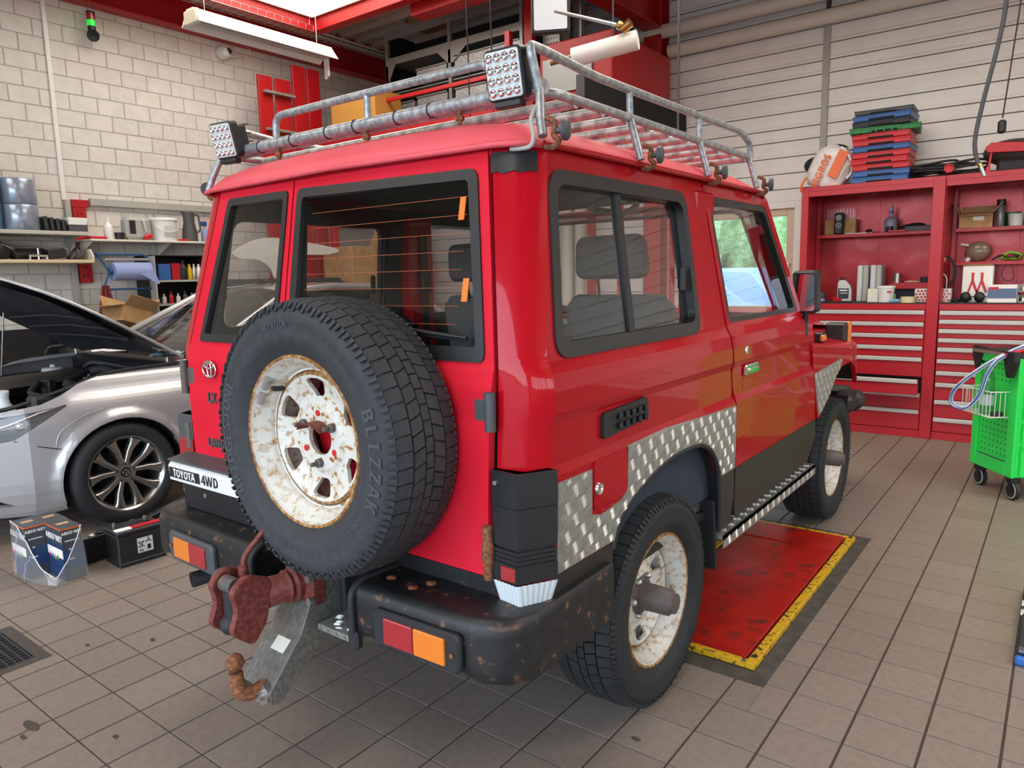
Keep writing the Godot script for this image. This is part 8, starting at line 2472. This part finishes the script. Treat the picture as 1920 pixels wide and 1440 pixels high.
# ------------------------------------------------------------------ under the roof
func overhead() -> void:
	# lamp with trough reflector
	var o := thing("strip_lamp", "white strip lamp with trough reflector hung below the red beam", "lamp", V(-5.5, 3.72, -1.92))
	var prof := [Vector2(-0.15, -0.05), Vector2(-0.13, -0.05), Vector2(-0.05, 0.02), Vector2(0.05, 0.02), Vector2(0.13, -0.05), Vector2(0.15, -0.05), Vector2(0.07, 0.05), Vector2(0.05, 0.08), Vector2(-0.05, 0.08), Vector2(-0.07, 0.05)]
	part(o, "reflector", MB.new().prism(prof, T(V(0, 0, -0.74)), 1.48), M.white_paint)
	part(o, "gear_tray", MB.new().bx(V(-0.045, -0.03, -0.72), V(0.045, 0.02, 0.70), 0.004), M.grey_paint)
	part(o, "end_cap", MB.new().bx(V(-0.10, -0.05, 0.70), V(0.10, 0.07, 0.745), 0.01), M.cream_paint)
	for z in [-0.6, 0.6]:
		part(o, "hanger", MB.new().cyl(V(0, 0.08, z), V(0, 0.82, z), 0.004, 6), M.steel)
	part(o, "feed", MB.new().bx(V(-0.03, -0.22, -0.72), V(0.0, -0.02, -0.70)).bx(V(0.01, -0.20, -0.72), V(0.03, -0.02, -0.70)), M.white_paint)
	# cable tray
	o = thing("cable_tray", "galvanised wire cable tray under the ceiling deck", "cable tray", V(-6.3, 4.20, -2.6))
	var lw := MB.new()
	for q in [[-0.1, 0.0], [-0.05, 0.0], [0.0, 0.0], [0.05, 0.0], [0.1, 0.0], [0.1, 0.06], [-0.1, 0.06]]:
		part(o, "long_wire", MB.new().tube([V(q[0], q[1], 2.2), V(q[0], q[1], -2.2)], 0.004, 5), M.steel)
	for k in 44:
		lw.tube([V(-0.1, 0.06, 2.15 - k * 0.1), V(-0.1, 0.0, 2.15 - k * 0.1), V(0.1, 0.0, 2.15 - k * 0.1), V(0.1, 0.06, 2.15 - k * 0.1)], 0.003, 4)
	part(o, "cross_wires", lw, M.steel).set_meta("kind", "stuff")
	for k in 6:
		part(o, "cable", MB.new().tube(curve([V(-0.07 + k * 0.028, 0.015 + 0.006 * (k % 3), 2.2), V(-0.075 + k * 0.03, 0.02, 1.0), V(-0.065 + k * 0.027, 0.018 + 0.008 * (k % 2), -0.4), V(-0.07 + k * 0.028, 0.016, -2.2)], 5), 0.009, 6), [M.grey_paint, M.black_rubber, M.cream_paint][k % 3])
	for z in [1.4, -0.4, -1.9]:
		part(o, "hanger", MB.new().cyl(V(0.1, 0.06, z), V(0.1, 0.35, z), 0.004, 6), M.steel)
	# signal stack and camera
	o = thing("signal_lamp", "black signal lamp stack with red and glowing green lens", "signal lamp", V(-6.88, 3.80, -0.985))
	part(o, "wire", MB.new().cyl(V(0, 0.23, 0), V(0, 0.75, 0), 0.003, 6), M.grey_paint)
	part(o, "cap", MB.new().cyl(V(0, 0.215, 0), V(0, 0.23, 0), 0.04, 18), M.black_plastic)
	part(o, "red_lens", MB.new().cyl(V(0, 0.155, 0), V(0, 0.215, 0), 0.038, 18), M.lamp_red)
	var ge := mat("green_glow", hexc("17a035"), 0.2)
	ge.emission_enabled = true
	ge.emission = hexc("2fdc4e")
	ge.emission_energy_multiplier = 0.7
	part(o, "green_lens", MB.new().cyl(V(0, 0.10, 0), V(0, 0.152, 0), 0.038, 18), ge)
	part(o, "body", MB.new().cyl(V(0, 0.03, 0), V(0, 0.098, 0), 0.036, 18), M.black_plastic)
	part(o, "horn", MB.new().lathe(V(0.0, 0.03, 0.0), V(0.9, -0.5, 0.3), [Vector2(0.02, 0), Vector2(0.03, 0.03), Vector2(0.055, 0.06), Vector2(0.05, 0.06), Vector2(0.0, 0.03)], 20), M.black_rubber)
	var gl := OmniLight3D.new()
	gl.name = "signal_glow"
	gl.light_color = Color(0.2, 1.0, 0.35)
	gl.light_energy = 0.002
	gl.omni_range = 12.0
	gl.light_size = 0.03
	gl.shadow_enabled = true
	gl.position = V(-6.80, 3.925, -0.95)
	add_child(gl)
	o = thing("dome_camera", "white dome security camera under the red beam", "camera", V(-6.99, 3.985, -2.40))
	part(o, "base", MB.new().lathe(Vector3.ZERO, V(1, 0, 0), [Vector2(0.075, 0), Vector2(0.075, 0.03), Vector2(0.06, 0.06), Vector2(0, 0.06)], 24), M.white_plastic)
	part(o, "ball", MB.new().ball(V(0.07, -0.005, -0.005), V(0.058, 0.058, 0.058), 20, 12), M.white_plastic)
	part(o, "lens", MB.new().ball(V(0.105, 0.005, -0.02), V(0.032, 0.036, 0.034), 16, 10), M.black_plastic)
	part(o, "cable", MB.new().tube(curve([V(0.02, -0.02, -0.07), V(0.03, 0.0, -0.2), V(0.04, 0.08, -0.32), V(0.04, 0.2, -0.34)], 6), 0.005, 6), M.white_plastic)
	# red plates with rungs
	o = thing("steel_tower", "red steel frame of upright plates with metal rungs by the block wall", "frame", V(-6.6, 0, -3.0))
	for q in [[0.44, 0.26, 3.73], [0.22, 0.02, 3.73], [-0.02, -0.19, 3.92], [-0.22, -0.40, 3.92]]:
		part(o, "plate", MB.new().bx(V(-0.02, 0.0, q[1]), V(0.02, q[2], q[0]), 0.004), M.steel_red)
	for y in [3.55, 3.15]:
		part(o, "rung", MB.new().box(V(0.06, y, 0.20), V(0.05, 0.03, 0.40), 0.004, Basis(V(1, 0, 0), 0.0)), M.tread_plate)
	part(o, "foot", MB.new().bx(V(-0.15, 0, -0.42), V(0.15, 0.02, 0.46)), M.steel_red)
	rack()
	single("orange_carton", "large orange-brown carton on the steel platform", "box", MB.new().bx(V(-0.38, 0, -0.2), V(0.36, 0.46, 0.2), 0.004), mat("carton_orange", hexc("c08a3c"), 0.8), V(-5.9, 3.08, -3.5))
	# pipes
	for q in [[V(-4.19, 0, -5.05), V(-4.19, 4.5, -5.05), 0.078, "white vertical heating pipe beside the perforated plate"], [V(-4.0, 0, -5.05), V(-4.0, 4.5, -5.05), 0.07, "white vertical heating pipe nearer the red beam column"], [V(-2.9, 3.80, -5.10), V(4.4, 3.80, -5.10), 0.065, "lower white insulated pipe along the panel wall"], [V(-3.9, 4.0, -5.06), V(4.4, 4.0, -5.06), 0.07, "upper white insulated pipe along the panel wall"]]:
		single("insulated_pipe", q[3], "pipe", MB.new().cyl(q[0], q[1], q[2], 20), M.cream_paint, Vector3.ZERO, "insulated pipes")
	# red unit and black panel near the column
	o = thing("heater_unit", "red sheet steel heater unit hung by the panel wall", "heater", V(-3.2, 3.1, -4.3))
	part(o, "case", MB.new().bx(V(-0.4, 0.05, -0.62), V(0.4, 0.57, 0.62), 0.01), M.steel_red)
	part(o, "grille", MB.new().bx(V(-0.35, 0.10, 0.62), V(0.2, 0.42, 0.64)), M.sheet_steel)
	part(o, "hanger", MB.new().bx(V(0.0, 0.57, -0.5), V(0.02, 1.42, -0.48)), M.dark_steel)
	part(o, "hanger", MB.new().bx(V(0.0, 0.57, 0.5), V(0.02, 1.42, 0.52)), M.dark_steel)
	o = thing("wall_radiator", "long black panel on red posts under the red heater", "panel", V(-2.76, 0, -4.15))
	part(o, "panel", MB.new().bx(V(-0.03, 2.95, -1.02), V(0.03, 3.14, 1.05), 0.006), M.inner_black)
	part(o, "end_cap", MB.new().bx(V(-0.045, 2.95, 1.05), V(0.035, 3.15, 1.075), 0.004), M.dark_steel)
	part(o, "post", MB.new().bx(V(-0.08, 0, 0.25), V(-0.03, 3.2, 0.31), 0.003), M.steel_red)
	part(o, "post", MB.new().bx(V(-0.08, 0, -0.9), V(-0.03, 3.2, -0.84), 0.003), M.steel_red)
	# hanging flood lamp and air tool
	o = thing("flood_lamp", "hanging flood lamp in a black frame, its glass coloured like mirrored sky", "lamp", V(-2.33, 3.05, -2.0), "", 0.5)
	part(o, "frame", MB.new().prism(rrect(0.27, 0.42, 0.02, 3), T(V(0, 0.29, -0.03)), 0.05, 0.006), M.black_plastic)
	part(o, "glass", MB.new().prism(rrect(0.23, 0.38, 0.012, 3), T(V(0, 0.29, 0.021)), 0.004), mat("flood_sky_glass", hexc("d5dde6"), 0.15))  # bluish white stands in for the sky reflected in the glass
	part(o, "bracket", MB.new().cyl(V(0, 0.5, 0), V(0, 1.45, 0), 0.012, 8), M.dark_steel)
	o = thing("air_motor", "white cylinder with brass fitting on a hanging arm", "tool", V(-1.95, 2.9, -2.0))
	part(o, "cylinder", MB.new().cyl(V(-0.17, 0.02, 0.05), V(0.25, 0.08, -0.08), 0.062, 20), M.white_paint)
	part(o, "fitting", MB.new().cyl(V(0.18, 0.14, 0.0), V(0.24, 0.17, 0.0), 0.03, 14).ball(V(0.17, 0.16, 0.02), V(0.028, 0.028, 0.028)), M.brass)
	part(o, "rod", MB.new().cyl(V(0.17, 0.16, 0.02), V(-0.28, 0.33, 0.1), 0.012, 8), M.steel)
	part(o, "shaft", MB.new().cyl(V(-0.17, 0.02, 0.05), V(-0.32, 0.0, 0.1), 0.016, 8), M.rust)
	part(o, "hanger", MB.new().cyl(V(0.1, 0.08, -0.02), V(0.1, 1.6, -0.02), 0.006, 6), M.dark_steel)
	# cords
	for q in [[-3.6, -2.6, 0.006, "thin black cord hanging before the steel racking", 1.9], [-3.34, -2.6, 0.006, "second thin black cord hanging before the steel racking, ending in a loop", 2.6]]:
		single("hanging_cord", q[3], "cord", MB.new().tube([V(q[0], 4.5, q[1]), V(q[0] + 0.01, q[4], q[1])], q[2], 6), M.black_rubber)
	single("steel_rod", "thin steel rod hanging from the ceiling by the heater", "rod", MB.new().tube([V(-1.65, 4.5, -2.6), V(-1.65, 1.95, -2.6)], 0.009, 8), M.dark_steel)
	o = thing("air_hose", "thick black air hose with coupling hanging above the cabinet", "hose", V(0.15, 2.1, -3.6))
	part(o, "hose", MB.new().tube(curve([V(0.10, 2.4, 0), V(0.06, 1.2, 0), V(0.03, 0.85, 0), V(-0.04, 0.45, 0), V(-0.07, 0.2, 0), V(-0.04, 0.05, 0)], 6), 0.014, 8), M.grey_plastic)
	part(o, "ferrule", MB.new().cyl(V(-0.035, 0.055, 0), V(-0.025, 0.035, 0), 0.016, 10), M.brass)
	part(o, "coupling", MB.new().cyl(V(-0.025, 0.035, 0), V(0.0, -0.03, 0), 0.014, 10), M.steel)
	o = thing("pull_switch", "black pendant switch on a thin cord above the cabinet", "switch", V(0.23, 2.34, -3.6))
	part(o, "cord", MB.new().tube(curve([V(0.08, 2.2, 0), V(0.06, 1.0, 0), V(0.03, 0.5, 0), V(0.0, 0.1, 0)], 5), 0.005, 6), M.black_rubber)
	part(o, "switch", MB.new().box(V(0, 0.045, 0), V(0.05, 0.09, 0.035), 0.014), M.black_plastic)

func rack() -> void:
	var o := thing("steel_racking", "grey steel van racking with drawers standing on a red platform", "rack", V(-4.92, 3.02, -4.1))
	var x0 := -1.0
	var x1 := 1.0
	for x in [x0, -0.02, x1 - 0.04]:
		part(o, "upright", MB.new().bx(V(x, 0.06, 0.21), V(x + 0.04, 1.30, 0.25), 0.002), M.sheet_steel)
	part(o, "side_plate", MB.new().bx(V(x0, 0.06, -0.25), V(x0 + 0.006, 1.30, 0.21)), M.inner_black)
	part(o, "back_plate", MB.new().bx(V(x0, 0.06, -0.26), V(x1, 1.28, -0.25)), M.inner_black)
	part(o, "top_fascia", MB.new().bx(V(x0 + 0.04, 1.20, 0.235), V(x1, 1.30, 0.245)), M.sheet_steel)
	part(o, "mid_fascia", MB.new().prism([Vector2(x0, 0.92), Vector2(x1, 0.92), Vector2(x1, 1.0), Vector2(x0, 1.0)], T(V(0, 0, 0.236)), 0.01), M.sheet_steel)
	part(o, "gusset", MB.new().prism([Vector2(x0, 0.72), Vector2(x0 + 0.03, 0.72), Vector2(x0 + 0.16, 0.92), Vector2(x0, 0.92)], T(V(0, 0, 0.24)), 0.01), M.sheet_steel)
	part(o, "gusset", MB.new().prism([Vector2(-0.02, 0.78), Vector2(0.06, 0.78), Vector2(0.24, 0.92), Vector2(-0.18, 0.92)], T(V(0, 0, 0.24)), 0.01), M.sheet_steel)
	for y in [0.94, 0.60, 0.30, 0.08]:
		part(o, "tray", MB.new().bx(V(x0, y, -0.25), V(x1, y + 0.012, 0.22)), M.sheet_steel)
	for q in [[-0.94, -0.58, 0.12], [-0.94, -0.58, 0.34], [-0.52, -0.06, 0.12], [-0.52, -0.06, 0.36], [-0.52, -0.06, 0.66], [0.06, 0.5, 0.12], [0.06, 0.5, 0.36], [0.06, 0.95, 0.70], [0.54, 0.95, 0.36]]:
		var d := part(o, "drawer", MB.new().bx(V(q[0], q[2], -0.1), V(q[1], q[2] + 0.14, 0.235), 0.003), M.galvanised)
		part(d, "drawer_lip", MB.new().bx(V(q[0], q[2] + 0.13, 0.235), V(q[1], q[2] + 0.145, 0.25), 0.002), M.sheet_steel)
	part(o, "red_post", MB.new().bx(V(1.03, -3.02, 0.2), V(1.13, 1.40, 0.27), 0.003), M.steel_red)
	part(o, "perforated_plate", MB.new().bx(V(1.16, -0.6, 0.1), V(1.36, 1.4, 0.12)), M.sheet_steel)
	var hs := MB.new()
	for i in 5:
		for j in 40:
			hs.box(V(1.19 + i * 0.035, -0.5 + j * 0.045, 0.121), V(0.011, 0.012, 0.002))
	part(o, "perforation", hs, M.black_hole).set_meta("kind", "stuff")
	var p := thing("steel_platform", "red steel storage platform below the van racking", "platform", V(-5.2, 0, -4.1))
	part(p, "deck", MB.new().bx(V(-1.22, 2.98, -0.9), V(1.5, 3.08, 0.85), 0.004), M.steel_red)
	for q in [[-1.2, -0.85], [-1.2, 0.75], [1.4, -0.85], [1.4, 0.75]]:
		part(p, "leg", MB.new().bx(V(q[0], 0, q[1]), V(q[0] + 0.08, 2.98, q[1] + 0.08), 0.004), M.steel_red)
	part(p, "rail", MB.new().bx(V(-0.6, 3.42, 0.60), V(1.4, 3.46, 0.63), 0.003), M.steel_red)
	part(p, "rail_post", MB.new().bx(V(1.36, 3.08, 0.60), V(1.42, 3.80, 0.66), 0.003), M.steel_red)
	var c := thing("torn_carton", "brown open carton on top of the van racking", "box", V(-5.45, 4.33, -4.1))
	carton(c, V(0.34, 0.13, 0.3), M.cardboard_dark, false)
	part(c, "flap", MB.new().box(V(-0.2, 0.10, 0.0), V(0.08, 0.006, 0.3), 0.0, Basis(V(0, 0, 1), 0.5)), M.cardboard_dark)

# ------------------------------------------------------------------ outside the window
func outside() -> void:
	mat("asphalt", hexc("8b8a86"), 0.9)
	noisy("hedge", 101, 0.02, 0.6, [[0.25, hexc("6f9f60")], [0.5, hexc("93c07a")], [0.75, hexc("c3e0ab")]], 0.9)
	struct("ground", MB.new().bx(V(-40, -0.4, -60), V(30, -0.31, 40)), M.asphalt)
	rng.seed = 21
	for k in 9:
		var c := V(-14.0 + k * 1.9, -0.31, -17.0 - 1.5 * (k % 3))
		var o := thing("garden_tree", "bright green leafy tree beyond the parking yard", "tree", c, "trees outside the window")
		part(o, "trunk", MB.new().cyl(Vector3.ZERO, V(0, 1.6, 0), 0.14, 8), M.rust)
		var fn := FastNoiseLite.new()
		fn.seed = k
		fn.frequency = 0.9
		var rows := []
		var hh := rng.randf_range(1.9, 3.0)
		for i in 33:
			var th := PI * i / 32
			var row := []
			for s in 48:
				var a := TAU * s / 48
				var d := V(sin(th) * cos(a), cos(th), sin(th) * sin(a))
				row.append(V(0, 0.5 + hh, 0) + d * V(1.5, hh, 1.3) * (1.0 + 0.35 * fn.get_noise_3dv(d * 2.4) + 0.16 * fn.get_noise_3dv(d * 9.0)))
			rows.append(row)
		part(o, "crown", MB.new().grid(rows, true, false, 1.0), M.hedge)
	var v := thing("parked_car", "white car parked outside the window", "car", V(-5.0, -0.31, -11.0))
	part(v, "body", MB.new().prism(rounded([Vector2(-2.1, 0.3), Vector2(2.1, 0.3), Vector2(2.15, 0.8), Vector2(1.2, 0.95), Vector2(-1.9, 0.98), Vector2(-2.15, 0.85)], 0.15), T(V(0, 0, -0.85)), 1.7, 0.1), M.white_paint)
	part(v, "cabin", MB.new().prism(rounded([Vector2(-1.7, 0.95), Vector2(0.9, 0.95), Vector2(0.3, 1.45), Vector2(-1.3, 1.45)], 0.15), T(V(0, 0, -0.7)), 1.4, 0.1), M.clear_glass)
	part(v, "roof", MB.new().bx(V(-1.3, 1.42, -0.62), V(0.3, 1.48, 0.62), 0.02), M.white_paint)
	for q in [[-1.35, -0.75], [1.35, -0.75], [-1.35, 0.75], [1.35, 0.75]]:
		part(v, "wheel", MB.new().cyl(V(q[0], 0.31, q[1] - 0.1), V(q[0], 0.31, q[1] + 0.1), 0.31, 20), M.tyre)
	var b := thing("blue_van", "pale blue van parked further back in the yard", "van", V(-6.2, -0.31, -13.5))
	part(b, "body", MB.new().prism(rounded([Vector2(-2.2, 0.35), Vector2(2.2, 0.35), Vector2(2.2, 1.1), Vector2(1.6, 1.85), Vector2(-2.2, 1.85)], 0.2), T(V(0, 0, -0.85)), 1.7, 0.08), mat("van_blue", hexc("8fb4d6"), 0.4))
	for q in [[-1.4, -0.75], [1.4, -0.75], [-1.4, 0.75], [1.4, 0.75]]:
		part(b, "wheel", MB.new().cyl(V(q[0], 0.33, q[1] - 0.1), V(q[0], 0.33, q[1] + 0.1), 0.33, 20), M.tyre)
